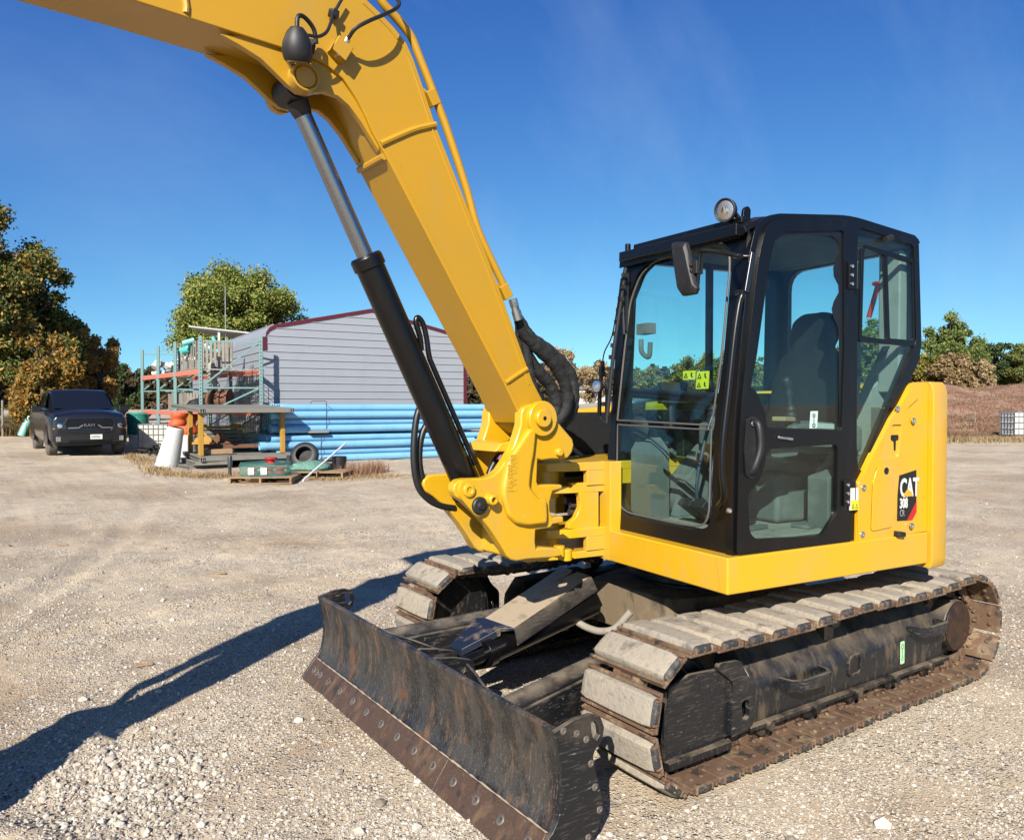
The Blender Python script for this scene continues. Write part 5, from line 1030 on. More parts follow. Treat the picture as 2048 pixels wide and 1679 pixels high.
prof_ = [(0, .0), (0, 3.45), (.03, 3.62), (.12, 3.76), (.3, 3.86), (3.31, 4.50), (6.32, 3.86), (6.5, 3.76), (6.59, 3.62), (6.62, 3.45), (6.62, 0)]
m.loft([[(x, y, z) for x, z in prof_] for y in (.061, DB)], closed=False)
for s_ in (-1, 1):
    z = .12
    while z < 3.4:
        x = 0 if s_ < 0 else WB; m.loft([[(x, y, z-.018), (x+s_*.022, y, z-.008), (x+s_*.022, y, z+.008), (x, y, z+.018)] for y in (.06, DB)]); z += .228
    for k in range(14):
        t = k/13.5; x = .3+3.0*t; z = 3.86+.64*t; x = x if s_ < 0 else WB-x; m.bx(x-.015, x+.015, .06, DB, z, z+.028)
m.build('side_walls_and_roof', SID, bld)
m = MB(); tp = [(x, z) for x, z in gp[1:-1]]; m.loft([[(x, -.03, z-.09*(1 if 0 < i < len(tp)-1 else 1)), (x, -.03, z+.02), (x, .10, z+.025), (x, .10, z+.0)] for i, (x, z) in enumerate([(x+(.055 if x < 1 else -.055 if x > 5.6 else 0), z) for x, z in tp])])
m.bx(-.02, .10, -.03, .02, 3.1, 3.5); m.bx(WB-.10, WB+.02, -.03, .03, 0, 3.5); m.bx(WB-.0, WB+.025, .03, .12, 0, 3.5); m.build('edge_trim', MAR, bld, bevel=.006)
m = MB()
for z in np.arange(.5, 4.2, .228*2):
    for x in (1.35, 3.3, 4.9):
        if wx(z) < x < WB-wx(z): m.cyl((x, -.004, z), (x, 0, z), .012, n=6)
m.build('screws', STL, bld)
# ---------- white canopy roof and mast behind it
cn_ = thing('canopy', 'pale sloping sheet roof on posts behind the metal building', 'shelter', spotu(440, 35), dirang(1, .2))
zc = zv(672, 35)-cn_.location.z
m = MB(); m.add([(-1.0, -1.5, zc+.3), (1.6, -1.5, zc+.05), (1.6, 2.2, zc+.05), (-1.0, 2.2, zc+.3), (-1.0, -1.5, zc+.24), (1.6, -1.5, zc-.01), (1.6, 2.2, zc-.01), (-1.0, 2.2, zc+.24)], [(0, 1, 2, 3), (4, 7, 6, 5), (0, 4, 5, 1), (1, 5, 6, 2), (2, 6, 7, 3), (3, 7, 4, 0)]); m.build('roof', mat('weathered_sheet', (.5, .49, .46), .6), cn_)
for x, y in ((.2, -1.3), (1.4, -1.3), (.2, 2.0), (1.4, 2.0)): m = MB(); m.bx(x-.05, x+.05, y-.05, y+.05, 0, zc+(.18 if x < 1 else .06)-.02); m.build('post', STL, cn_)
o = MB().cyl((0, 0, 0), (0, 0, zv(589, 34)), .03, .015, n=8).build('mast', STL, loc=None); o.location = spotu(452, 34); tag(o, 'thin bare mast rising against the oak behind the metal building', 'mast')
# ---------- pallet rack
TEAL = mat('weathered_teal_paint', (.13, .27, .26), .5, layers=[((.2, .2, .17), 8, .55, .75, .6)])
ORG = mat('faded_orange_beam', (.72, .20, .13), .55, layers=[((.5, .24, .18), 6, .5, .7, .6)])
GRYM = mat('galvanised_grey', (.33, .32, .30), .5, .5, layers=[((.22, .2, .17), 6, .5, .7, .6)])
A0, B0 = PL(-8.69, 21.6), PL(-7.1, 21.9); up0 = (B0-A0); dep = up0.length
du = up0.normalized(); aA = math.atan2(du.y, du.x)
run = (PL(-13.0, 27.2)-A0); Lr = run.length
rk = thing('pallet_rack', 'teal and orange pallet rack beside the grey metal building', 'rack', G(A0, -.01), aA)
ca, sa = cos(-aA), sin(-aA); rl_ = Vector((run.x*ca-run.y*sa, run.x*sa+run.y*ca, 0)); rd = rl_.normalized()
H = 3.45; fr_s = [0, .38, .68, 1.0]; ZB = [1.55-.35, 2.6]
ZB = [zv(816, 25)-.25, zv(738, 22)-.2]
def rp_(t, d, z): v = rl_*t; return Vector((v.x+d*1.0, v.y, z))
for i, t in enumerate(fr_s):
    for d in (0, dep):
        m = MB(); c = rp_(t, d, 0); m.bx(c.x-.045, c.x+.045, c.y-.04, c.y+.04, 0, H)
        m.m = 1
        if i == 0:
            for z in np.arange(.2, H-.1, .1): m.bx(c.x-.012, c.x+.012, c.y-.0415, c.y-.0395, z-.018, z+.018)
        o = m.build('upright', [TEAL, DBLK], rk)
    for z0, z1 in ((.3, 1.25), (1.25, 2.0), (2.05, 3.3)):
        m = MB(); m.bar(rp_(t, .04, z0), rp_(t, dep-.04, z1), .03, .04); m.build('brace', TEAL, rk)
    for z in (2.0, H-.15): m = MB(); m.bar(rp_(t, .04, z), rp_(t, dep-.04, z), .03, .04); m.build('brace', TEAL, rk)
for z in ZB:
    for d in (0, dep):
        for i in range(3):
            m = MB(); a, b = rp_(fr_s[i], d, z), rp_(fr_s[i+1], d, z); e = (b-a).normalized()*.05; m.bar(a+e, b-e, .05, .13); m.build('beam', ORG, rk, bevel=.006)
    m = MB()
    for k in range(40): t = (k+.5)/40; m.bar(rp_(t, .03, z+.075), rp_(t, dep-.03, z+.075), .02, .02)
    for k in range(5): m.bar(rp_(0, dep*(k+.5)/5, z+.09), rp_(1, dep*(k+.5)/5, z+.09), .012, .012)
    m.build('shelf_deck', GRYM, rk)
# netting on the back of the rack
m = MB()
for k in range(15): a = rp_(.02, dep-.02-.0*k, .8+k*.13); m.tube([rp_(.0, dep+.06, .75+k*.125), rp_(.16, dep+.1, .72+k*.125), rp_(.34, dep+.05, .76+k*.125)], .008, 4)
for k in range(16): m.tube([rp_(.02*k, dep+.07, .75), rp_(.02*k+.004, dep+.09, 1.6), rp_(.021*k, dep+.07, 2.52)], .008, 4)
m.build('back_netting', DBLK, rk)
RW = rk.matrix_basis
bpy.context.view_layer.update()
def rkw(t, d, z): return rk.matrix_world @ rp_(t, d, z)
# things on the rack
WOODG = mat('grey_weathered_wood', (.30, .265, .22), .9, layers=[((.14, .12, .1), 5, .5, .68, .8, (1, 1, .3))], bump=(18, .4, .01))
WOODB = mat('brown_pallet_wood', (.36, .23, .12), .9, layers=[((.16, .1, .06), 5, .5, .68, .8, (.3, 1, 1))], bump=(18, .4, .01))
DARKP = mat('black_plastic', (.014, .014, .015), .5)
WPL = mat('white_plastic', (.62, .62, .58), .5, layers=[((.4, .37, .3), 5, .55, .75, .5)])
TQP = mat('turquoise_plastic', (.12, .55, .50), .45)
def crate(label, t0, t1, d0, d1, z, h, group=None):
    c = thing('slatted_crate', label, 'crate', rkw((t0+t1)/2, (d0+d1)/2, z), aA)
    mtx = c.matrix_basis.inverted() if False else None
    L = (rl_*(t1-t0)); 
    def q(a, b, zz): v = rl_*(a-(t0+t1)/2); return Vector((v.x+b-(d0+d1)/2, v.y, zz))
    for side_, (p0_, p1_) in enumerate((((t0, d0), (t1, d0)), ((t0, d0), (t0, d1)), ((t1, d0), (t1, d1)), ((t0, d1), (t1, d1)))):
        m = MB(); n = 9
        for k in range(n):
            f = (k+.5)/n; a = q(p0_[0]+(p1_[0]-p0_[0])*f, p0_[1]+(p1_[1]-p0_[1])*f, 0); dv_ = (q(*p1_, 0)-q(*p0_, 0)).normalized(); nn = Vector((-dv_.y, dv_.x, 0))
            j = random.uniform(-.02, .03); m.ob(a+Vector((0, 0, h/2+j/2)), dv_*.036, nn*.011, (0, 0, h/2+j/2))
        m.build('slat_side', WOODG, c)
    m = MB(); a, b, c_, d_ = q(t0, d0, .06), q(t1, d0, .06), q(t1, d1, .06), q(t0, d1, .06); m.add([a, b, c_, d_]+[x-Vector((0, 0, .04)) for x in (a, b, c_, d_)], [(0, 1, 2, 3), (4, 5, 6, 7), (0, 1, 5, 4), (1, 2, 6, 5), (2, 3, 7, 6), (3, 0, 4, 7)]); m.build('base', WOODG, c)
    return c
ZT = ZB[1]+.10; ZL = ZB[0]+.10
crate('tall grey slatted crate of plastic fittings on the top shelf of the pallet rack', .13, .42, .15, 1.15, ZT, .85)
crate('low grey slatted crate on the lower shelf of the pallet rack', .36, .56, .1, .9, ZL, .5)
def jumble(name, label, cat, p, r, mt, n=14, sz=.09, group=None):
    m = MB()
    for k in range(n):
        a = Vector((random.uniform(-r, r), random.uniform(-r, r), random.uniform(0, r*.9))); b = a+Vector((random.uniform(-1, 1), random.uniform(-1, 1), random.uniform(-.5, .5))).normalized()*r*.8
        b.z = max(b.z, .02); m.cyl(a, b, sz*random.uniform(.5, 1), n=9)
    o = m.build(name, mt); o.location = p; return tag(o, label, cat, group)
jumble('pipe_fittings', 'turquoise plastic pipe fittings heaped in the tall grey crate on the rack', 'fittings', rkw(.25, .6, ZT+.5), .42, TQP, 14, .085)
jumble('pipe_fittings', 'white plastic pipe fittings heaped in the tall grey crate on the rack', 'fittings', rkw(.30, .7, ZT+.3), .40, WPL, 16, .085)
jumble('pipe_fittings', 'white and tan plastic fittings at the far left end of the top rack shelf', 'fittings', rkw(.75, .4, ZT), .42, WPL, 12, .11)
RST = mat('heavy_rust', (.18, .075, .035), .85, layers=[((.08, .05, .035), 7, .5, .65, .7)], bump=(40, .4, .004))
for k, (t, d, r, lab) in enumerate(((.10, .75, .30, 'largest rusty flanged pipe on the lower rack shelf, nearest the front'), (.20, .85, .27, 'middle rusty flanged pipe on the lower rack shelf'), (.30, .95, .25, 'rusty flanged pipe half hidden behind the other two on the lower rack shelf'))):
    o = MB(); o.lathe((0, 0, r), (1, -.25, 0), [(-.25, r*.75), (-.25, r), (-.18, r), (-.18, r*.8), (-.02, r*.78), (-.02, r*.95), (.04, r*.95), (.04, r*.78), (.2, r*.8), (.2, r), (.26, r), (.26, r*.75)], 26)
    o = o.build('flanged_pipe', RST); o.location = rkw(t, d, ZL); o.rotation_euler.z = aA; tag(o, lab, 'pipe')
jumble('scrap_heap', 'heap of reddish scrap pipe at the left end of the lower rack shelf', 'scrap', rkw(.85, .5, ZL), .34, RST, 12, .05)
m = MB()
for k in range(7):
    a = 2*pi*k/7; m.tube(spl([(0, 0, 0), (.25*cos(a), .2*sin(a), .25), (.42*cos(a+.3), .3*sin(a+.3), .12), (.5*cos(a), .34*sin(a), .02)], 4), .035, 7)
m.ico((0, 0, .16), .34, (1, .8, .6), .2, 2); o = m.build('tarp_bundle', SLEV); o.location = rkw(.24, .45, ZL); tag(o, 'black plastic bundle beside the rusty pipes on the lower rack shelf', 'bundle')
m = MB(); m.tube(spl([(0, 0, .9), (.05, .03, .55), (-.1, 0, .3), (-.2, -.05, .0)], 6), [.05+.03*math.sin(k*1.1)**2+.03 for k in range(19)], 10); o = m.build('hanging_cloth', mat('pale_canvas', (.36, .34, .28), .9)); o.location = rkw(.10, .5, ZL+.45); tag(o, 'pale canvas strap hanging under the top shelf of the rack', 'strap')
m = MB(); m.tube([(0, 0, 0), (.55, .35, .72)], .06, 14); o = m.build('black_pipe', DARKP); o.location = rkw(.93, -.25, .75); o.rotation_euler.z = aA+R(10); tag(o, 'short black pipe poking out at a slant from the lower rack shelf', 'pipe')
# ---------- blue pipes
BLU = mat('pale_blue_pvc', (.25, .56, .86), .42, layers=[((.17, .42, .72), 2.0, .5, .7, .6), ((.38, .46, .48), 6, .64, .8, .35)], rnd_obj=True)
ap = dirang(.85, .527); LP = 6.3; r0 = .102
m = MB(); n = 22
prof_ = [(0, r0-.012), (0, r0+.010), (.14, r0+.010), (.17, r0), (LP, r0), (LP, r0-.011), (.0, r0-.0125)]
a_ = Vector((1, 0, 0)); vs = []
for d_, r_ in prof_: vs += m.ring(a_*d_, Vector((0, 1, 0)), Vector((0, 0, 1)), r_, n)
k_ = len(prof_); m.add(vs, [(k*n+i, k*n+(i+1) % n, (k+1)*n+(i+1) % n, (k+1)*n+i) for k in range(k_-1) for i in range(n)])
pp0 = m.build('blue_pipe', BLU)
pg = 'pale blue plastic pipes stacked in front of the metal building'
base = spot(-6.35, 20.0); yb = Vector((-sin(ap), cos(ap), 0)); xb = Vector((cos(ap), sin(ap), 0)); first = True
for lay in range(8):
    z = r0+lay*.2*.93+(.06 if lay >= 4 else 0)
    for k in range(7):
        if lay == 7 and k in (0,): continue
        o = pp0 if first else pp0.copy()
        if not first: COL.objects.link(o)
        first = False
        off = (.10 if lay % 2 else 0)+k*.212; dx = (.25 if lay >= 4 else 0)+random.uniform(-.2, .2) + (.12 if lay % 2 else 0)
        o.location = base+yb*off+xb*dx+Vector((0, 0, z)); o.rotation_euler = (random.uniform(0, 6), 0, ap+random.uniform(-.004, .004))
        tag(o, 'long pale blue plastic pipe in the stack before the grey metal building', 'pipe', pg)
for k, (x, z0, z1) in enumerate(((1.55, .9, 1.62), (5.1, .9, 1.62), (1.4, .02, .84), (4.3, .02, .84))):
    m = MB(); zz = [z0, z1]; m.tube([(x, -.115, z0), (x, -.115, z1), (x, .0, z1+.03), (x, 1.15, z1+.03), (x, 1.3, z1-.05), (x, 1.3, z0)], .008, 6); o = m.build('binding_strap', DARKP); o.location = base; o.rotation_euler.z = ap
    tag(o, ('dark strap round the left part of the upper blue pipes', 'dark strap round the right part of the upper blue pipes', 'dark strap round the left part of the lower blue pipes', 'dark strap round the right part of the lower blue pipes')[k], 'strap')
for k, (x, z) in enumerate(((1.1, .80), (5.0, .80))):
    m = MB(); m.bx(x-.04, x+.5, -.16, 1.3, z-.0, z+.055); o = m.build('timber_bearer', WOODG); o.location = base; o.rotation_euler.z = ap; tag(o, ('grey timber bearer between the pipe bundles, near the left end', 'grey timber bearer between the pipe bundles, near the right end')[k], 'timber')
# ---------- trench box
PAN = mat('grey_steel_panel', (.27, .255, .22), .7, .2, layers=[((.18, .15, .11), 3, .5, .7, .6), ((.36, .33, .28), 10, .55, .75, .5)])
PST = mat('mustard_post_paint', (.50, .27, .035), .5, layers=[((.25, .15, .06), 8, .55, .72, .6)])
at_ = dirang(.819, .574)
tb = thing('trench_box', 'two grey steel panels held apart by four mustard posts, one above the other', 'trench box', spot(-7.43, 18.4), at_)
def panel(name, z, tilt, par, w=2.3, l=3.2, x0=0, y0=0, th=.10):
    m = MB(); f = lambda x, y, zz: (x0+x, y0+y, z+zz+tilt*y)
    m.tf = lambda p: f(*p)
    m.bx(.0, w, .06, l, .02, th-.01); m.bx(.12, w-.12, 0, .10, .0, th); m.bx(0, .10, .05, l, 0, th+.01); m.bx(w-.10, w, .05, l, 0, th+.01)
    for xx in (0, w-.115):
        for dx in (0, .055): m.plate([(xx+dx, 0), (xx+dx+.055, 0), (xx+dx+.055, th), (xx+dx, th)], [[(xx+dx+.01, .012), (xx+dx+.045, .012), (xx+dx+.045, th-.012), (xx+dx+.01, th-.012)]], lambda a, b, t: (a, t, b), -.02, .05)
    o = m.build(name, PAN, par, bevel=.004)
    m = MB(); m.tf = lambda p: f(*p)
    for xx in (0, w-.115): m.bx(xx+.008, xx+.108, .01, .02, .01, th-.01)
    m.build('socket_hollow', DBLK, o); return o
panel('lower_panel', .20, .03, tb); panel('upper_panel', 1.36, .035, tb)
for x, y in ((.12, .45), (.12, 1.55), (2.15, .5), (2.15, 1.75)): m = MB(); m.bx(x-.055, x+.055, y-.055, y+.055, .30+.03*y, 1.36+.035*y); m.build('post', PST, tb, bevel=.008)
for k, (x, y, z, w, l, rot, lab) in enumerate(((-.25, .2, .0, 1.0, 2.6, 6, 'grey steel plate lying flat under the left edge of the trench box'), (-.15, .05, .105, .9, 2.4, -3, 'upper grey steel plate lying askew under the left edge of the trench box'))):
    o = MB(); o.bx(0, w, 0, l, 0, .09); o.bx(0, .05, 0, l, .02, .10); o = o.build('steel_plate', PAN, bevel=.006); o.location = tb.matrix_basis @ Vector((x, y, z)) if False else spot(-7.43, 18.4)+Vector((cos(at_)*x-sin(at_)*y, sin(at_)*x+cos(at_)*y, z)); o.rotation_euler = (0, 0, at_+R(rot)); tag(o, lab, 'steel plate')
def tbw(x, y, z): return spot(-7.43, 18.4)+Vector((cos(at_)*x-sin(at_)*y, sin(at_)*x+cos(at_)*y, z))
for k in range(5):
    o = MB(); o.bx(0, 1.25-.05*k, 0, 1.2, 0, .085); o.bx(0, .06, 0, 1.2, .015, .10); o = o.build('small_panel', PAN, bevel=.005); o.location = tbw(.35+random.uniform(-.05, .1), 1.75+random.uniform(-.05, .05), .37+k*.105); o.rotation_euler.z = at_+R(random.uniform(-2, 4))
    tag(o, 'small grey steel panel in the stack lying inside the trench box', 'steel plate', 'small grey steel panels stacked inside the trench box')
o = MB(); o.bx(0, 1.15, 0, .10, 0, .06); o.bx(0, 1.15, .4, .5, 0, .06); o.bx(.05, .15, 0, .5, .06, .12); o.bx(.95, 1.05, 0, .5, .06, .12); o = o.build('yellow_frame', mat('yellow_frame_paint', (.55, .3, .02), .5)); o.location = tbw(.45, 1.8, .92); o.rotation_euler.z = at_+R(5); tag(o, 'yellow steel frame on top of the small panels inside the trench box', 'frame')
def lug(label, loc, mt, s=1.0):
    m = MB(); n = 12; out = [(-.22, 0), (.22, 0), (.20, .08)]+[(.09*cos(R(a)), .17+.07*sin(R(a))) for a in range(0, 181, 30)]+[(-.20, .08)]
    m.plate([(x*s, z*s) for x, z in out], [[(.035*cos(2*pi*k/n)*s, (.165+.035*sin(2*pi*k/n))*s) for k in range(n)]], lambda a, b, t: (a, t, b), -.03, .03); m.bx(-.26*s, .26*s, -.1, .1, -.05, 0)
    o = m.build('lifting_lug', mt, bevel=.004); o.location = loc; o.rotation_euler.z = at_+R(-20); return tag(o, label, 'lifting lug')
lug('yellow steel lifting lug on the base panel of the trench box', tbw(.30, .95, .62), PST); lug('rusty red lifting lug beside the yellow lug on the trench box base', tbw(.75, 1.1, .62), RST)
for k, (x, y, z, l) in enumerate(((.2, .62, .33, .7), (.35, .98, .45, 1.5))):
    o = MB(); o.bx(0, l, 0, .14, 0, .12 if k == 0 else .10); o = o.build('timber_block', WOODB if k == 0 else RST, bevel=.006); o.location = tbw(x, y, z); o.rotation_euler.z = at_+R(-8); tag(o, ('brown wooden block lying on the trench box base panel near its left post', 'rusty steel beam lying on the trench box base panel under the lugs')[k], 'block')
# ---------- leaning stack of white tubs with orange barrier mesh on top
def tubs(label, loc, h, lean, r, mt, name='tub_stack'):
    m = MB(); n = 24; k = int(h/.045); prof = []
    for i in range(k): z = h*i/k; rr = r*(1-.32*i/k); prof += [(z, rr+.015), (z+.018, rr+.015), (z+.02, rr-.004), (z+.043, rr-.006)]
    prof.append((h, r*.6)); m.lathe((0, 0, 0), lean, prof, n); o = m.build(name, mt); o.location = loc; return tag(o, label, 'stack')
OMS = mat('orange_barrier_mesh', (.70, .11, .02), .6, layers=[((.5, .06, .01), 30, .5, .6, .7)], bump=(60, .8, .01))
WTB = mat('bright_white_plastic', (.80, .80, .78), .45)
tubs('leaning stack of ribbed white tubs at the left of the trench box', spotu(333, 19.0)+Vector((0, 0, .02)), 1.0, Vector((_Rh.x*.24, _Rh.y*.24, 1)), .27, WTB)
tubs('ragged stack of white tubs between the left posts of the trench box', spotu(374, 20.2), .75, Vector((0, 0, 1)), .28, WTB)
def mesh_roll(label, loc, r, h, lean):
    m = MB(); secs = []
    for i in range(9):
        t = i/8; z = h*t; rr = r*(.9+.12*sin(t*9)+.05*random.random())
        secs.append([Vector((rr*cos(2*pi*k/16)*(1+.06*random.random()), rr*sin(2*pi*k/16)*(1+.06*random.random()), z))+Vector(lean)*z for k in range(16)])
    m.loft(secs); o = m.build('barrier_mesh', OMS); o.location = loc; return tag(o, label, 'barrier mesh')
mesh_roll('orange barrier mesh rolled on top of the leaning white tubs', spotu(333, 19.0)+Vector((_Rh.x*.25, _Rh.y*.25, 1.02)), .20, .32, (_Rh.x*.24, _Rh.y*.24, 0))
mesh_roll('crumpled orange barrier mesh behind the left posts of the trench box', spotu(372, 20.4)+Vector((0, 0, .74)), .30, .55, (0, 0, 0))
# ---------- totes, wrapped rolls, bucket
def tote(label, loc, rz, s=1.0):
    t = thing('liquid_tote', label, 'tote', loc, rz)
    m = MB(); m.bx(-.48*s, .48*s, -.40*s, .40*s, .14*s, .98*s); m.cyl((0, 0, .98*s), (0, 0, 1.02*s), .08*s, n=16); m.build('tank', WPL, t, bevel=.05*s)
    m = MB()
    for z in (.18, .4, .62, .84, 1.0):
        for a, b in (((-.5, -.42), (.5, -.42)), ((.5, -.42), (.5, .42)), ((.5, .42), (-.5, .42)), ((-.5, .42), (-.5, -.42))): m.tube([(a[0]*s, a[1]*s, z*s), (b[0]*s, b[1]*s, z*s)], .011*s, 6)
    for k in range(7):
        x = (-.5+k/6)*s
        for y in (-.42*s, .42*s): m.tube([(x, y, .14*s), (x, y, 1.0*s)], .011*s, 6)
        if k < 6:
            y = (-.42+.84*k/5)*s
            for x in (-.5*s, .5*s): m.tube([(x, y, .14*s), (x, y, 1.0*s)], .011*s, 6)
    m.build('cage', STL, t)
    m = MB()
    for y in (-.36, 0, .36): m.bx(-.5*s, .5*s, (y-.05)*s, (y+.05)*s, 0, .13*s)
    m.build('skid', WOODB, t); return t
tote('caged white liquid tote standing just left of the orange mesh and white tubs', spotu(308, 24.5), dirang(1, .35), .85)
tote('caged white liquid tote at the far right edge beside the weedy bank', spotu(2040, 30), dirang(1, .05), 1.05)
tote('pale liquid tote behind the panels under the trench box roof', spotu(508, 21.5), dirang(1, .35), .75)
WRP = mat('green_stretch_wrap', (.03, .26, .19), .25, layers=[((.3, .55, .45), 9, .55, .7, .7, (1, 1, 3))], bump=(14, .6, .03))
m = MB(); m.lathe((0, 0, 0), (0, 0, 1), [(0, .34)]+[(z, .34+.02*(k % 2)) for k, z in enumerate(np.arange(.05, .72, .07))]+[(.74, .30)], 20); o = m.build('wrapped_roll', WRP); o.location = spotu(275, 26.2)+Vector((0, 0, .42)); tag(o, 'teal wrapped roll standing on a bucket between the truck and the rack', 'roll')
m = MB(); m.lathe((0, 0, 0), (0, 0, 1), [(0, .19), (.36, .22), (.36, .235), (.41, .235), (.42, .2)], 20); o = m.build('plastic_bucket', WTB); o.location = spotu(271, 26)+Vector((0, 0, 0)); tag(o, 'white plastic bucket on the gravel between the truck and the rack', 'bucket')
jumble('scrap_heap', 'dark machine scrap on the ground in front of the caged tote', 'scrap', spotu(320, 22.8), .38, DARKP, 16, .05)
# ---------- pallets and their loads
def pallet(label, loc, rz, w=1.15, l=1.0):
    t = thing('wooden_pallet', label, 'pallet', loc, rz)
    for k in range(7): m = MB(); y = -l/2+.05+(l-.1)*k/6; m.bx(-w/2, w/2, y-.045, y+.045, .115+random.uniform(0, .002), .137); m.build('deck_board', WOODB, t)
    for x in (-w/2+.03, 0, w/2-.03): m = MB(); m.bx(x-.022, x+.022, -l/2, l/2, .022, .113); m.build('stringer', WOODB, t)
    for k in range(3): m = MB(); y = -l/2+.05+(l-.1)*k/2; m.bx(-w/2, w/2, y-.045, y+.045, 0, .02); m.build('bottom_board', WOODB, t)
    return t
pa = dirang(1, .08)
loc1 = spotu(531, 15.9); pallet('wooden pallet carrying a load in green plastic film', loc1, pa, 1.25, 1.0)
GF_ = bpy.data.materials.new('green_film'); GF_.use_nodes = True; b_ = GF_.node_tree.nodes['Principled BSDF']; b_.inputs['Base Color'].default_value = (.07, .20, .16, 1); b_.inputs['Roughness'].default_value = .15; b_.inputs['Alpha'].default_value = .38
ld = thing('wrapped_load', 'flanged fittings wrapped in clear green film on the front pallet', 'load', loc1+Vector((0, 0, .14)), pa)
m = MB(); secs = []
for i in range(7):
    z = .27*i/6; secs.append([((.50+.02*sin(i*2))*(1+.05*random.uniform(-1, 1))*cos(2*pi*k/28)*(1.0 if abs(cos(2*pi*k/28)) < .7 else 1.04), .38*(1+.06*random.uniform(-1, 1))*sin(2*pi*k/28), z) for k in range(28)])
m.loft(secs); m.build('film', GF_, ld)
for x, y, z, r in ((-.25, 0, .10, .13), (.05, .05, .10, .14), (.30, -.05, .10, .12), (.1, 0, .30, .13)): m = MB(); m.lathe((x, y, z-.06), (0, 0, 1), [(0, r), (.03, r), (.03, r*.6), (.09, r*.6), (.09, r), (.12, r)], 20); m.build('red_flange', RED, ld)
for x in (-.2, .05): m = MB(); m.bx(x-.06, x+.06, -.40, -.395, .04, .18); m.build('paper_label', WHT, ld)
loc2 = spotu(648, 17.0); pallet('broken wooden pallet under the tyre and green net', loc2, dirang(1, -.1), 1.15, .9)
m = MB(); m.lathe((0, 0, 0), (0, 0, 1), [(0, .19), (0, .27), (.03, .31), (.10, .325), (.17, .31), (.20, .27), (.20, .19), (.0, .19)], 30); o = m.build('old_tyre', BLKM); o.location = spotu(611, 17.8)+Vector((0, 0, .36)); o.rotation_euler = (R(62), 0, dirang(1, 0)); tag(o, 'grey old tyre leaning on edge to the right of the trench box', 'tyre')
m = MB(); m.ico((0, 0, 0), .42, (1.15, .8, .38), .12, 3); o = m.build('net_heap', mat('pale_green_net', (.17, .34, .26), .7, layers=[((.06, .2, .13), 25, .45, .6, .8, (1, .3, 1))], bump=(50, .8, .01))); o.location = spotu(622, 17.1)+Vector((0, 0, .18)); tag(o, 'heap of pale green net in front of the leaning tyre', 'net')
m = MB(); m.lathe((0, 0, 0), (0, 0, 1), [(0, .15), (.30, .17), (.31, .15), (.05, .13)], 18); o = m.build('black_bucket', DARKP); o.location = spotu(678, 17.5)+Vector((0, 0, .10)); tag(o, 'black bucket beside the green net, before the blue pipes', 'bucket')
m = MB(); m.tube(spl([(-.3, 0, .1), (-.2, .2, .28), (.1, .1, .34), (.3, -.1, .2), (.1, -.2, .15), (-.2, -.1, .2)], 5), .045, 10); o = m.build('black_hose_coil', HOSE); o.location = spotu(655, 17.6); tag(o, 'loose black hose heaped between the tyre and the black bucket', 'hose')
a, b = P(605, 15.9), P(691, 17.9); a, b = G(a, .02), Vector((b.x, b.y, zv(886, 17.9))); o = MB().cyl((0, 0, 0), b-a, .022, n=12).build('white_pipe', WTB); o.location = a; tag(o, 'thin white plastic pipe leaning up across the broken pallet', 'pipe')
m = MB(); m.lathe((0, 0, 0), (0, 0, 1), [(0, .05), (.05, .05), (.05, .035), (.2, .035), (.2, .05), (.42, .05), (.46, .04), (.47, .02)], 16); o = m.build('steel_post', mat('tarnished_steel', (.1, .1, .1), .3, .8)); o.location = spotu(459, 16.9); tag(o, 'short dark steel post standing before the trench box base', 'post')
o = MB().cyl((0, 0, 0), (0, 0, .45), .05, n=14).build('steel_post', bpy.data.materials['tarnished_steel']); o.location = spotu(577, 17.2); tag(o, 'short dark steel post right behind the film wrapped load', 'post')
# pale green pipe propped at the left of the truck
a, b = P(42, 31), P(80, 31.5); a = G(a, .02); b = Vector((b.x, b.y, zv(790, 31.5))); o = MB().cyl((0, 0, 0), b-a, .15, n=18).build('leaning_pipe', mat('pale_aqua_plastic', (.25, .6, .52), .4)); o.location = a; tag(o, 'fat pale aqua pipe propped at a slant left of the dark truck', 'pipe')

# ---------- pickup truck
PNT = mat('dark_metallic_paint', (.010, .010, .012), .3, 0, coat=.6, spec=.5); TGL = mat('dark_car_glass', (.01, .012, .015), .05, spec=.9); TYR = mat('dusty_tyre', (.13, .12, .105), .85, layers=[((.22, .19, .15), 9, .5, .7, .6)]); GRL = mat('gloss_black_grille', (.006, .006, .007), .25)
tk = thing('pickup_truck', 'dark blue grey pickup truck facing us at the left of the yard', 'truck', spot(-12.65, 22.9), dirang(.60, -.80))
def sect(x, w, zb, zt, crown=.03, sh=.12):
    half = [(w*.93, zb), (w, zb+.12), (w*1.005, .80), (w*.985, zt-sh), (w*.90, zt-.025), (w*.45, zt+crown*.8), (0, zt+crown)]
    return [(x, y, z) for y, z in half]+[(x, -y, z) for y, z in half[-2::-1]]
m = MB(); m.loft([sect(x, w, zb, zt, c, s_) for x, w, zb, zt, c, s_ in ((.97, .80, .48, .78, 0, .05), (.96, .86, .40, 1.06, .02, .08), (.93, .93, .36, 1.15, .04, .12), (.84, .97, .36, 1.21, .06, .14), (.5, 1.0, .40, 1.26, .07, .14), (0, 1.015, .44, 1.29, .07, .14), (-.42, 1.01, .40, 1.32, .06, .12), (-.60, 1.0, .38, 1.35, .02, .06), (-2.6, 1.0, .38, 1.36, .02, .06), (-3.5, 1.02, .46, 1.36, 0, .05), (-4.7, .99, .46, 1.36, 0, .05), (-4.8, .96, .55, 1.34, 0, .05))])
TBd = m.build('body', PNT, tk, bevel=.015, ang=40)
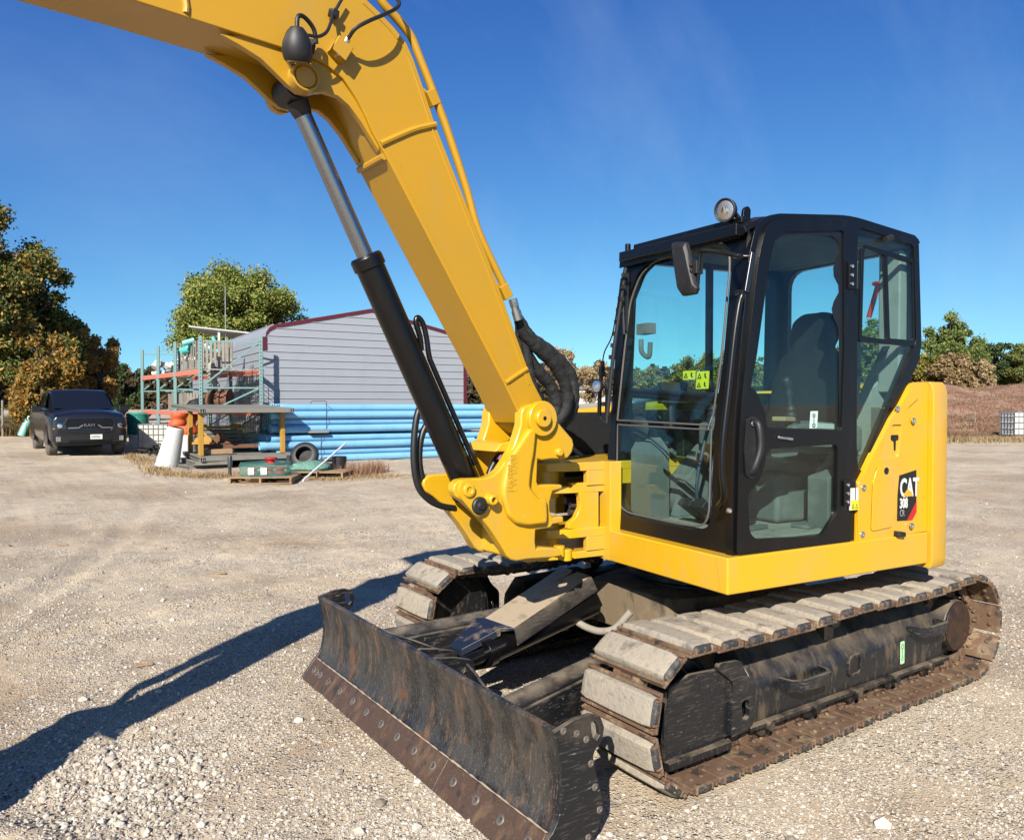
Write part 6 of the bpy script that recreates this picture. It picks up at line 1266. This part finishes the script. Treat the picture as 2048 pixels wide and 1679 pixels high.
m = MB(); m.loft([[(x, w, z0), (x+dx, w*.80, z1), (x+dx, 0, z1+.03), (x+dx, -w*.80, z1), (x, -w, z0)] for x, dx, w, z0, z1 in ((-.45, -.05, .90, 1.26, 1.30), (-1.18, 0, .92, 1.30, 1.88), (-1.5, 0, .93, 1.32, 1.93), (-2.5, 0, .93, 1.33, 1.93), (-2.75, 0, .93, 1.33, 1.86), (-2.88, 0, .92, 1.33, 1.36))]); m.build('cabin', PNT, tk, bevel=.02, ang=40)
m = MB(); m.add([(-.56, .80, 1.325), (-.56, -.80, 1.325), (-1.13, -.655, 1.855), (-1.13, 0, 1.885), (-1.13, .655, 1.855), (-.56, 0, 1.345)], [(0, 5, 3, 4), (5, 1, 2, 3)])
for v in range(len(m.v)): x, y, z = m.v[v]; m.v[v] = (x+.045, y, z+.035)
m.build('windshield', TGL, tk)
for s_ in (-1, 1):
    m = MB(); m.add([(x, s_*y, z) for x, y, z in ((-.85, .935, 1.40), (-1.75, .952, 1.40), (-1.75, .80, 1.84), (-1.28, .80, 1.84))], [(0, 1, 2, 3)]); m.build('side_window', TGL, tk)
    m = MB(); m.add([(x, s_*y, z) for x, y, z in ((-1.82, .952, 1.40), (-2.65, .952, 1.40), (-2.55, .80, 1.84), (-1.82, .80, 1.84))], [(0, 1, 2, 3)]); m.build('side_window', TGL, tk)
m = MB(); gr = rnd([(-.52, .72), (-.62, .93), (-.56, 1.07), (.56, 1.07), (.62, .93), (.52, .72), (.3, .68), (-.3, .68)], .05)
m.plate([(y*1.07, .86+(z-.86)*1.14) for y, z in gr], [gr], lambda a, b, t: (t, a, b), .93, .995); GRm = m.build('grille_surround', PNT, tk, bevel=.012)
m = MB(); m.plate(gr, None, lambda a, b, t: (t, a, b), .95, .968)
for k in range(6): m.bx(.968, .975, -.5, .5, .70+k*.055, .72+k*.055)
m.build('grille', GRL, tk)
m = MB()
for s_ in (-1, 1): m.bar((.985, s_*.56, .815), (.985, s_*.30, .82), .015, .035); m.bar((.985, s_*.30, .82), (.985, s_*.19, .90), .015, .035)
m.build('grille_bars', mat('dull_chrome', (.4, .4, .42), .25, .9), tk)
bpy.context.view_layer.update()
o = text('badge_letters', 'RAM', .12, bpy.data.materials['dull_chrome'], GRm, frameM((.978, -.17, .85), (0, 1, 0), (0, 0, 1), (1, 0, 0)), .003, 1.15)
m = MB(); m.bx(.985, 1.0, -.01, .30, .485, .625); NP = m.build('number_plate', WHT, tk, bevel=.006)
text('plate_characters', '11HP7NN', .085, DBLK, NP, frameM((1.0015, 0.0, .525), (0, 1, 0), (0, 0, 1), (1, 0, 0)), .0008, .66)
for s_ in (-1, 1):
    m = MB(); m.add([(x, s_*y, z) for x, y, z in ((.965, .61, .78), (.90, .93, .78), (.86, .955, .98), (.95, .62, 1.0), (.945, .61, .78), (.88, .91, .78), (.84, .93, .98), (.93, .62, 1.0))], [(0, 1, 2, 3), (4, 5, 6, 7), (0, 1, 5, 4), (1, 2, 6, 5), (2, 3, 7, 6), (3, 0, 4, 7)])
    for v in range(len(m.v)): x, y, z = m.v[v]; m.v[v] = (x+.03, y, z)
    hl = m.build('headlight', mat('headlight_housing', (.02, .02, .022), .15, spec=.8) if s_ < 0 else bpy.data.materials['headlight_housing'], tk, bevel=.01)
    m = MB(); m.lathe((.955, s_*.76, .88), (1, s_*.15, 0), [(0, .07), (.03, .065), (.04, .03)], 16); m.build('lamp_lens', REFL, hl)
    m = MB(); m.bar((.965, s_*.80, .80), (.935, s_*.93, .80), .012, .022); m.build('amber_strip', mat('amber_lens', (.8, .25, .03), .3) if s_ < 0 else bpy.data.materials['amber_lens'], hl)
    m = MB(); m.bx(.955, .972, s_*.80-.06, s_*.80+.06, .44, .58); m.build('fog_lamp', REFL, tk, bevel=.01)
    m = MB(); m.ob((-.72, s_*1.17, 1.34), (.06, 0, 0), (0, .13, 0), (0, 0, .085)); m.bar((-.70, s_*.95, 1.29), (-.72, s_*1.1, 1.31), .05, .05); m.build('door_mirror', PNT, tk, bevel=.03, seg=3)
m = MB(); m.bx(.962, .985, -.55, .55, .40, .47); m.build('lower_intake', GRL, tk, bevel=.005)
m = MB(); m.bx(.93, .975, -.82, .82, .34, .385); m.build('air_dam', GRL, tk, bevel=.01)
m = MB(); m.bx(-4.6, .7, -.8, .8, .30, .42); m.build('underbody', GRL, tk)
for x in (0, -3.57):
    for s_ in (-1, 1):
        m = MB(); m.lathe((x, s_*.74, .41), (0, s_, 0), [(0, .25), (0, .36), (.03, .40), (.12, .412), (.21, .405), (.255, .36), (.262, .27), (.25, .25)], 36); wh = m.build('wheel', TYR, tk)
        m = MB(); m.lathe((x, s_*.93, .41), (0, s_, 0), [(0, .26), (.05, .26), (.055, .24), (.02, .20), (.03, .09), (.06, .07), (.06, .01)], 30); m.build('rim', STL, wh)
        m = MB(); n = 20; out_ = [(x+.50*cos(pi*k/n), .43+.47*sin(pi*k/n)) for k in range(n+1)]; m.plate(out_+[(x-.50, .36), (x+.50, .36)], None, lambda a, b, t: (a, s_*t, b), 1.0, 1.022); m.build('wheel_arch', GRL, tk)

# ================================================================== VEGETATION
BARK = mat('bark', (.10, .075, .055), .95, layers=[((.2, .17, .14), 8, .5, .7, .6, (1, 1, .2))], bump=(20, .6, .02))
def leafmat(nm, pal, layers=()): 
    pal = [tuple(min(.75, v*2.6) for v in c) for c in pal] if nm == 'foliage' else pal
    m = mat(nm, pal[0], .65, island=pal, spec=.25, layers=layers); N = m.node_tree.nodes; L = m.node_tree.links; b = N['Principled BSDF']
    tl = N.new('ShaderNodeBsdfTranslucent'); mx_ = N.new('ShaderNodeMixShader'); mx_.inputs[0].default_value = .25
    for l in list(L):
        if l.to_node == b and l.to_socket.name == 'Base Color': L.new(l.from_socket, tl.inputs[0])
    out = N['Material Output']; L.new(b.outputs[0], mx_.inputs[1]); L.new(tl.outputs[0], mx_.inputs[2]); L.new(mx_.outputs[0], out.inputs[0]); return m
def leaf_quads(C, s, up=.3):
    n = len(C); a = rng.normal(size=(n, 3)); a /= np.linalg.norm(a, axis=1)[:, None]; t = rng.normal(size=(n, 3)); t[:, 2] -= up; b = np.cross(a, t); b /= np.linalg.norm(b, axis=1)[:, None]
    sz = s*rng.uniform(.55, 1.3, n)[:, None]
    V = np.stack([C-a*sz*.9, C+b*sz*.45, C+a*sz*.9, C-b*sz*.45], 1).reshape(-1, 3); return V, np.arange(4*n).reshape(n, 4)
def crown_pts(n, W_, H_, z0, lobes, seed, hollow=.45, squash=.8, taper=0):
    r = np.random.default_rng(seed); k = int(lobes*1.6); pts = []
    d = r.normal(size=(k, 3)); d /= np.linalg.norm(d, axis=1)[:, None]; rad = (.25+.75*r.random(k)**.55)[:, None]*.9; cen = d*rad
    cen[:, 2] = np.where(cen[:, 2] < -.6, cen[:, 2]*.8, cen[:, 2]); lr = r.uniform(.08, .22, k)
    w = lr**2; pick = r.choice(k, n, p=w/w.sum()); e = r.normal(size=(n, 3)); e /= np.linalg.norm(e, axis=1)[:, None]
    rr = (hollow+(1-hollow)*r.random(n)**.6)*(1+.34*r.normal(size=n))
    p = cen[pick]+e*(lr[pick]*rr)[:, None]*np.array([1, 1, squash])
    if taper:
        for a_ in (p, cen): a_[:, :2] *= (1-taper*a_[:, 2:3])*1.0
    return p*np.array([W_, W_, H_/2])+np.array([0, 0, z0+H_/2]), cen*np.array([W_, W_, H_/2])+np.array([0, 0, z0+H_/2])
def tree(label, u, D, vtop, wpx, pal, z0=1.5, n=14000, leaf=.16, lobes=34, seed=1, name='tree', vbase=None, group=None, trunk=.2, squash=.8, bare=0, hollow=.45, taper=0, layers=()):
    loc = spotu(u, D); H_ = zv(vtop, D)-loc.z-z0; W_ = wpx*D/FPX
    t = thing(name, label, 'tree', loc, 0, group)
    C, cen = crown_pts(int(n*2.3), W_, H_, z0, lobes, seed, hollow, squash, taper)
    V, F = leaf_quads(C, leaf*.62)
    r = random.Random(seed); m = MB(); top = z0+H_*.75
    m.tube(spl([(0, 0, -.2), (r.uniform(-.1, .1), r.uniform(-.1, .1), z0*.6), (r.uniform(-.3, .3), r.uniform(-.2, .2), z0+H_*.35), (r.uniform(-.3, .3), r.uniform(-.3, .3), top)], 5), [trunk*(1-.055*i) for i in range(16)], 9)
    for k in range(min(len(cen), 26+bare)):
        c = cen[k % len(cen)]; zb = min(max(z0*.7, c[2]-H_*.35), z0+H_*.4); p0 = Vector((0, 0, zb)); p3 = Vector(c)
        mid = p0.lerp(p3, .5)+Vector((r.uniform(-.2, .2), r.uniform(-.2, .2), H_*.04)); m.tube(spl([p0, mid, p3], 4), [trunk*.42*(1-.1*i) for i in range(9)], 6)
        for j in range(3 if bare else 1):
            q = p3+Vector((r.uniform(-1, 1), r.uniform(-1, 1), r.uniform(-.2, 1)))*W_*.22; m.tube([mid.lerp(p3, .6), q], [trunk*.14, trunk*.03], 4)
    m.build('trunk', BARK, t)
    mt = leafmat('foliage', pal, layers); np_mesh('crown', V, F, mt, smooth=False, parent=t); return t
GRN = [(.018, .032, .008), (.04, .07, .015), (.07, .10, .02), (.11, .12, .025), (.17, .15, .035)]
DGR = [(.010, .018, .007), (.022, .036, .012), (.035, .052, .016), (.06, .075, .02)]
AUT = [(.09, .07, .015), (.20, .12, .03), (.30, .16, .03), (.34, .20, .05), (.30, .08, .02)]
REDL = [(.12, .012, .012), (.20, .03, .02), (.10, .04, .02)]
TAN = [(.16, .11, .06), (.24, .17, .09), (.12, .09, .05), (.28, .22, .12)]
MIX = GRN[:4]+AUT[1:3]
tree('large dark green tree with orange tinted boughs filling the left edge', -20, 33, 402, 165, [(.014, .026, .008), (.03, .045, .012), (.05, .07, .015), (.09, .085, .02), (.26, .14, .03)], z0=.5, n=44000, leaf=.17, lobes=75, seed=3, taper=.22, squash=.6, layers=[((.55, .27, .05), .45, .55, .63, .75, None, 3), ((.16, .17, .04), .8, .5, .65, .5, None, 3)], trunk=.32)
tree('orange and yellow autumn tree at the far left behind the truck', 96, 30.5, 665, 76, [(.05, .06, .015), (.14, .09, .02), (.24, .12, .025), (.17, .07, .015), (.05, .06, .015), (.10, .09, .02)], z0=.1, n=20000, leaf=.15, lobes=40, seed=5)
tree('red leaved young tree between the dark tree and the autumn trees', 108, 36, 628, 34, REDL+[(.06, .06, .02)], z0=1.0, n=5000, leaf=.15, lobes=16, seed=8, trunk=.1)
tree('rusty orange autumn tree behind the truck', 150, 38, 632, 66, AUT, z0=.8, n=11000, leaf=.17, lobes=24, seed=9)
tree('golden brown autumn tree right behind the truck cab', 202, 37, 662, 48, [(.10, .07, .02), (.22, .12, .03), (.28, .17, .05), (.14, .09, .03)], z0=.8, n=9000, leaf=.16, lobes=20, seed=10)
tree('dark evergreen tree standing behind the truck and the rack', 243, 48, 708, 46, DGR, z0=.3, n=10000, leaf=.16, lobes=22, seed=12)
tree('big round olive green oak rising behind the metal building', 480, 46, 522, 142, [(.03, .045, .01), (.06, .085, .018), (.10, .12, .025), (.15, .15, .03), (.19, .18, .045)], layers=[((.42, .30, .08), .7, .62, .7, .4, None, 3)], z0=1.4, n=46000, leaf=.18, lobes=84, seed=22, name='oak_tree', trunk=.35, hollow=.35)
for k, (u, D, vt, w, pal, lab) in enumerate(((1128, 72, 690, 45, TAN, 'thin tan half bare tree left of the cab in the distance'), (1180, 78, 708, 50, TAN, 'tan half bare tree just left of the cab front post'), (1290, 70, 722, 60, MIX, 'olive tree seen through the windshield at left'), (1395, 74, 700, 60, MIX, 'olive tree seen through the windshield at right'), (1470, 66, 690, 60, GRN, 'green tree behind the front post of the cab'), (1560, 70, 690, 60, MIX, 'olive tree seen through the cab door glass'))):
    tree(lab, u, D, vt, w, pal, z0=.5, n=5200, leaf=.22, lobes=22, seed=30+k, trunk=.13, bare=14 if k < 2 else 0, hollow=.3)
for k, (u, D, vt, w, pal, lab) in enumerate(((1735, 60, 632, 62, GRN, 'green tree seen through the rear side window of the cab'), (1895, 58, 622, 66, [(.03, .045, .012), (.06, .085, .02), (.09, .11, .028), (.12, .13, .035)], 'tallest green tree just right of the cab'), (1905, 52, 700, 42, [(.09, .055, .025), (.15, .10, .05), (.20, .14, .07), (.07, .06, .02)], 'brown leaved tree in front of the tallest green tree at right'), (1990, 62, 680, 58, DGR, 'dark green tree between the brown tree and the right edge'), (2050, 60, 682, 46, [(.035, .05, .014), (.07, .085, .02), (.11, .10, .03)], 'green tree cut by the right edge of the picture'), (1850, 54, 700, 40, MIX, 'low olive tree right beside the rear post of the cab'), (2120, 60, 660, 70, GRN, 'green tree just outside the right edge'), (1965, 56, 715, 26, TAN, 'small tan bush tree between the brown and dark green trees'))):
    if k == 6: continue
    tree(lab, u, D, vt, w, pal, z0=1.6, n=14000, leaf=.2, lobes=40, seed=50+k, trunk=.16)
# ---------- far woods (one mass)
def woods(label, us, D, vts, pal, n, leaf, seed):
    r = np.random.default_rng(seed); u = r.uniform(us[0], us[1], n); vt = np.interp(u, np.linspace(us[0], us[1], len(vts)), vts)+r.normal(size=n)*1.5+7*np.sin(u*.11+seed)+5*np.sin(u*.047*seed)
    d = D+r.uniform(-4, 4, n); L_ = (u-1024)/FPX*d; x = CAM.x+_Fh.x*d+_Rh.x*L_; y = CAM.y+_Fh.y*d+_Rh.y*L_
    zt = CAM.z+(809.4-vt)*d/FPX; zb = .4; z = zb+(zt-zb)*r.random(n)**.75
    V, F = leaf_quads(np.stack([x, y, z], -1), leaf); o = np_mesh('far_woods', V, F, leafmat('woods', pal), smooth=False); return tag(o, label, 'woods', kind='stuff')
woods('low mixed autumn woods on the skyline at the left, behind truck and rack', (-150, 700), 85, (745, 730, 742, 750, 745, 740), [(.07, .06, .03), (.14, .10, .05), (.10, .09, .035), (.19, .12, .06)], 26000, .45, 3)
woods('low tan and olive woods on the skyline behind the excavator', (850, 1800), 95, (752, 742, 735, 740, 728, 732, 740), [(.10, .085, .045), (.15, .12, .07), (.09, .09, .035), (.20, .16, .10)], 30000, .5, 5)
woods('dark mixed woods on the skyline beyond the weedy bank', (1780, 2350), 72, (722, 715, 722, 712, 720), [(.05, .045, .02), (.08, .075, .03), (.11, .08, .04)], 16000, .4, 7)
woods('low autumn woods on the skyline far off to the left', (-4200, -150), 95, (748, 742, 750, 740, 745), [(.09, .08, .035), (.15, .11, .05), (.19, .12, .06)], 26000, .6, 11)
woods('low mixed woods on the skyline far off to the right', (2300, 6500), 90, (725, 735, 728, 740, 730), [(.07, .065, .03), (.10, .09, .035), (.15, .11, .06)], 26000, .6, 13)
# ---------- weedy bank at the right
def bank_z(u, d):
    t = np.clip((d-29.5)/15, 0, 1); s_ = t*t*(3-2*t); e = np.clip((u-1300)/350, 0, 1); return .27+s_*(2.55)*e*(1+.06*np.sin(u*.012)+.05*np.sin(u*.031+d*.3))
uu, dd = np.meshgrid(np.linspace(1250, 3000, 160), np.linspace(28.8, 75, 70), indexing='ij')
LL_ = (uu-1024)/FPX*dd; Xb = CAM.x+_Fh.x*dd+_Rh.x*LL_; Yb = CAM.y+_Fh.y*dd+_Rh.y*LL_; Zb = bank_z(uu, dd)-np.where(dd < 29.5, .4, 0)+(vnoise(Xb, Yb, .8, 3)-.5)*.25
ii = np.arange(uu.size).reshape(uu.shape); Fb = np.stack([ii[:-1, :-1], ii[1:, :-1], ii[1:, 1:], ii[:-1, 1:]], -1).reshape(-1, 4)
BNK = mat('weedy_earth', (.27, .135, .085), .95, layers=[((.44, .30, .19), 1.1, .45, .62, .8), ((.16, .10, .06), 3, .52, .66, .7), ((.36, .17, .10), 6, .5, .65, .6)], bump=(6, .8, .05))
o = np_mesh('hillside', np.stack([Xb, Yb, Zb], -1).reshape(-1, 3), Fb, BNK); tag(o, kind='structure')
def blades(name, label, X, Y, Z, h, w, pal, cat='weeds', lean=.35, seed=1):
    r = np.random.default_rng(seed); n = len(X); a = r.uniform(0, 2*pi, n); hh = h*r.uniform(.4, 1.3, n); lx, ly = r.normal(size=(2, n))*lean
    B = np.stack([X, Y, Z-.02], -1); s_ = np.stack([np.cos(a), np.sin(a), 0*a], -1)*w; M_ = B+np.stack([lx*hh*.35, ly*hh*.35, hh*.55], -1); T_ = B+np.stack([lx*hh, ly*hh, hh], -1)
    V = np.stack([B-s_, B+s_, M_+s_*.7, T_, M_-s_*.7], 1).reshape(-1, 3); k = np.arange(n)[:, None]*5
    F = np.concatenate([k+np.array([[0, 1, 2, 4]])], 0); F2 = k+np.array([[4, 2, 3, 3]])
    F3 = np.concatenate([k+np.array([[0, 1, 2]]), k+np.array([[0, 2, 4]]), k+np.array([[4, 2, 3]])], 0)
    o = np_mesh(name, V, F3, leafmat(name+'_leaf', pal), smooth=False); return tag(o, label, cat, kind='stuff')
r_ = np.random.default_rng(4); n = 45000; u = r_.uniform(1500, 2400, n); d = 29.5+r_.exponential(7, n); d = np.where(d > 55, 40, d); L_ = (u-1024)/FPX*d; x, y = CAM.x+_Fh.x*d+_Rh.x*L_, CAM.y+_Fh.y*d+_Rh.y*L_
blades('bank_weeds', 'reddish brown dry weeds covering the bank at the right', x, y, bank_z(u, d)+(vnoise(x, y, .8, 3)-.5)*.25, .10, .018, [(.30, .13, .07), (.22, .10, .06), (.40, .27, .15), (.17, .12, .05), (.12, .12, .04)], seed=2)
n = 5000; u = r_.uniform(1820, 2300, n); d = 28.7+r_.normal(size=n)*.45; L_ = (u-1024)/FPX*d; x, y = CAM.x+_Fh.x*d+_Rh.x*L_, CAM.y+_Fh.y*d+_Rh.y*L_
blades('dry_grass', 'straw coloured grass fringe at the foot of the right bank', x, y, np.full(n, .25), .22, .02, [(.42, .30, .15), (.52, .40, .22), (.30, .2, .1)], 'grass', seed=3)
def patch(name, label, spots, n, h, pal, seed, cat='grass', w=.008, spread=None):
    r = np.random.default_rng(seed); X, Y, Z = [], [], []
    for (u, D, du_, dD) in spots:
        k = n//len(spots); uu_ = u+r.normal(size=k)*du_; d_ = D+r.normal(size=k)*dD; L_ = (uu_-1024)/FPX*d_
        X.append(CAM.x+_Fh.x*d_+_Rh.x*L_); Y.append(CAM.y+_Fh.y*d_+_Rh.y*L_)
    X, Y = np.concatenate(X), np.concatenate(Y); return blades(name, label, X, Y, relief(X, Y), h, w, pal, cat, seed=seed)
STRAW = [(.48, .33, .16), (.58, .43, .24), (.36, .24, .11), (.30, .19, .08)]
patch('dry_grass', 'straw coloured dry grass tufts round the white tubs and steel plates', [(285, 20.5, 14, .7), (310, 18.2, 16, .3), (345, 17.2, 22, .25), (400, 16.8, 25, .2), (265, 22, 8, .6), (440, 16.9, 20, .2)], 3200, .11, STRAW, 11)
patch('dry_weeds', 'tall reddish dry weeds in front of the blue pipes', [(730, 17.6, 14, .25), (700, 17.3, 18, .3), (755, 17.8, 10, .2)], 700, .30, [(.40, .20, .12), (.30, .14, .09), (.5, .36, .2)], 12, 'weeds', .006)
patch('dry_weeds', 'low straw litter in front of the blue pipes', [(740, 17.0, 45, .25), (640, 16.6, 35, .2)], 3500, .07, STRAW, 13, 'straw')
n = 16000; u = r_.uniform(-200, 285, n); d = 31+r_.exponential(4, n); L_ = (u-1024)/FPX*d; x, y = CAM.x+_Fh.x*d+_Rh.x*L_, CAM.y+_Fh.y*d+_Rh.y*L_
blades('verge_weeds', 'brown and green weeds along the far left edge of the yard', x, y, relief(x, y), .55, .02, [(.24, .12, .05), (.14, .12, .04), (.32, .2, .09), (.07, .08, .025)], seed=6)
n = 26000; u = r_.uniform(560, 1850, n); d = 44+r_.exponential(8, n); L_ = (u-1024)/FPX*d; x, y = CAM.x+_Fh.x*d+_Rh.x*L_, CAM.y+_Fh.y*d+_Rh.y*L_
blades('field_grass', 'tan rough grass of the field beyond the yard', x, y, relief(x, y), .5, .03, [(.34, .24, .13), (.25, .2, .1), (.16, .15, .06), (.42, .31, .18)], 'grass', seed=7)
# ---------- fence posts, poles and a distant shed
for k, (u, D, vt, vb, rr, lab) in enumerate(((173, 52, 728, 800, .06, 'thin pale light pole behind the truck'), (1952, 34, 822, 862, .03, 'leaning stake on the weedy bank'), (5, 31, 800, 832, .04, 'wire fence post at the far left edge'), (63, 32, 803, 833, .04, 'wire fence post just left of the truck'))):
    loc = spotu(u, D); loc.z = min(loc.z, zv(vb, D)) if k != 1 else zv(vb, D)-.2; o = MB().cyl((0, 0, 0), ((.12 if k == 1 else 0), 0, zv(vt, D)-loc.z), rr, n=8).build('fence_post' if k else 'light_pole', STL if k == 0 else WOODG); o.location = loc; tag(o, lab, 'pole' if k == 0 else 'post')
fp, fq = spotu(-150, 31), spotu(66, 32); m = MB()
for k in range(7): m.tube([(0, 0, .15+.16*k), (fq-fp)+Vector((0, 0, .15+.16*k))], .004, 4)
for k in range(50): q = (fq-fp)*(k/49); m.tube([q+Vector((0, 0, .1)), q+Vector((0, 0, 1.12))], .003, 4)
o = m.build('wire_fence', STL); o.location = fp; tag(o, 'thin wire mesh fence along the far left edge of the yard', 'fence')
sh_ = thing('distant_shed', 'small pale shed far away left of the cab front', 'shed', spotu(1178, 88), dirang(1, .2)); m = MB(); m.bx(-2, 2, -1.5, 1.5, 0, 2.2); m.build('wall', WPL, sh_); m = MB(); m.plate([(-2.2, 2.2), (2.2, 2.2), (0, 3.2)], None, lambda a, b, t: (a, t, b), -1.7, 1.7); m.build('roof', mat('shed_roof', (.2, .2, .21), .7), sh_)
# bits of timber on the gravel
for k, (u, v, a, l, lab) in enumerate(((118, 1091, .3, .22, 'dark splinter of wood lying on the gravel at the left'), (438, 1145, .1, .16, 'brown splinter of wood lying on the gravel left of the far track'), (288, 1332, .8, .10, 'small brown stick lying on the gravel left of the blade'), (16, 1096, -.4, .14, 'dark twig on the gravel at the left edge'))):
    p = hit(u, v, (0, 0, 0), (0, 0, 1)); o = MB(); o.bar((-l/2, 0, 0), (l/2, 0, 0), .018, .012); o = o.build('wood_splinter', WOODB, bevel=.002); o.location = (p.x, p.y, float(relief(np.array([p.x]), np.array([p.y]))[0])+.012); o.rotation_euler = (.1, .05, a+YAW+1.2); tag(o, lab, 'wood')
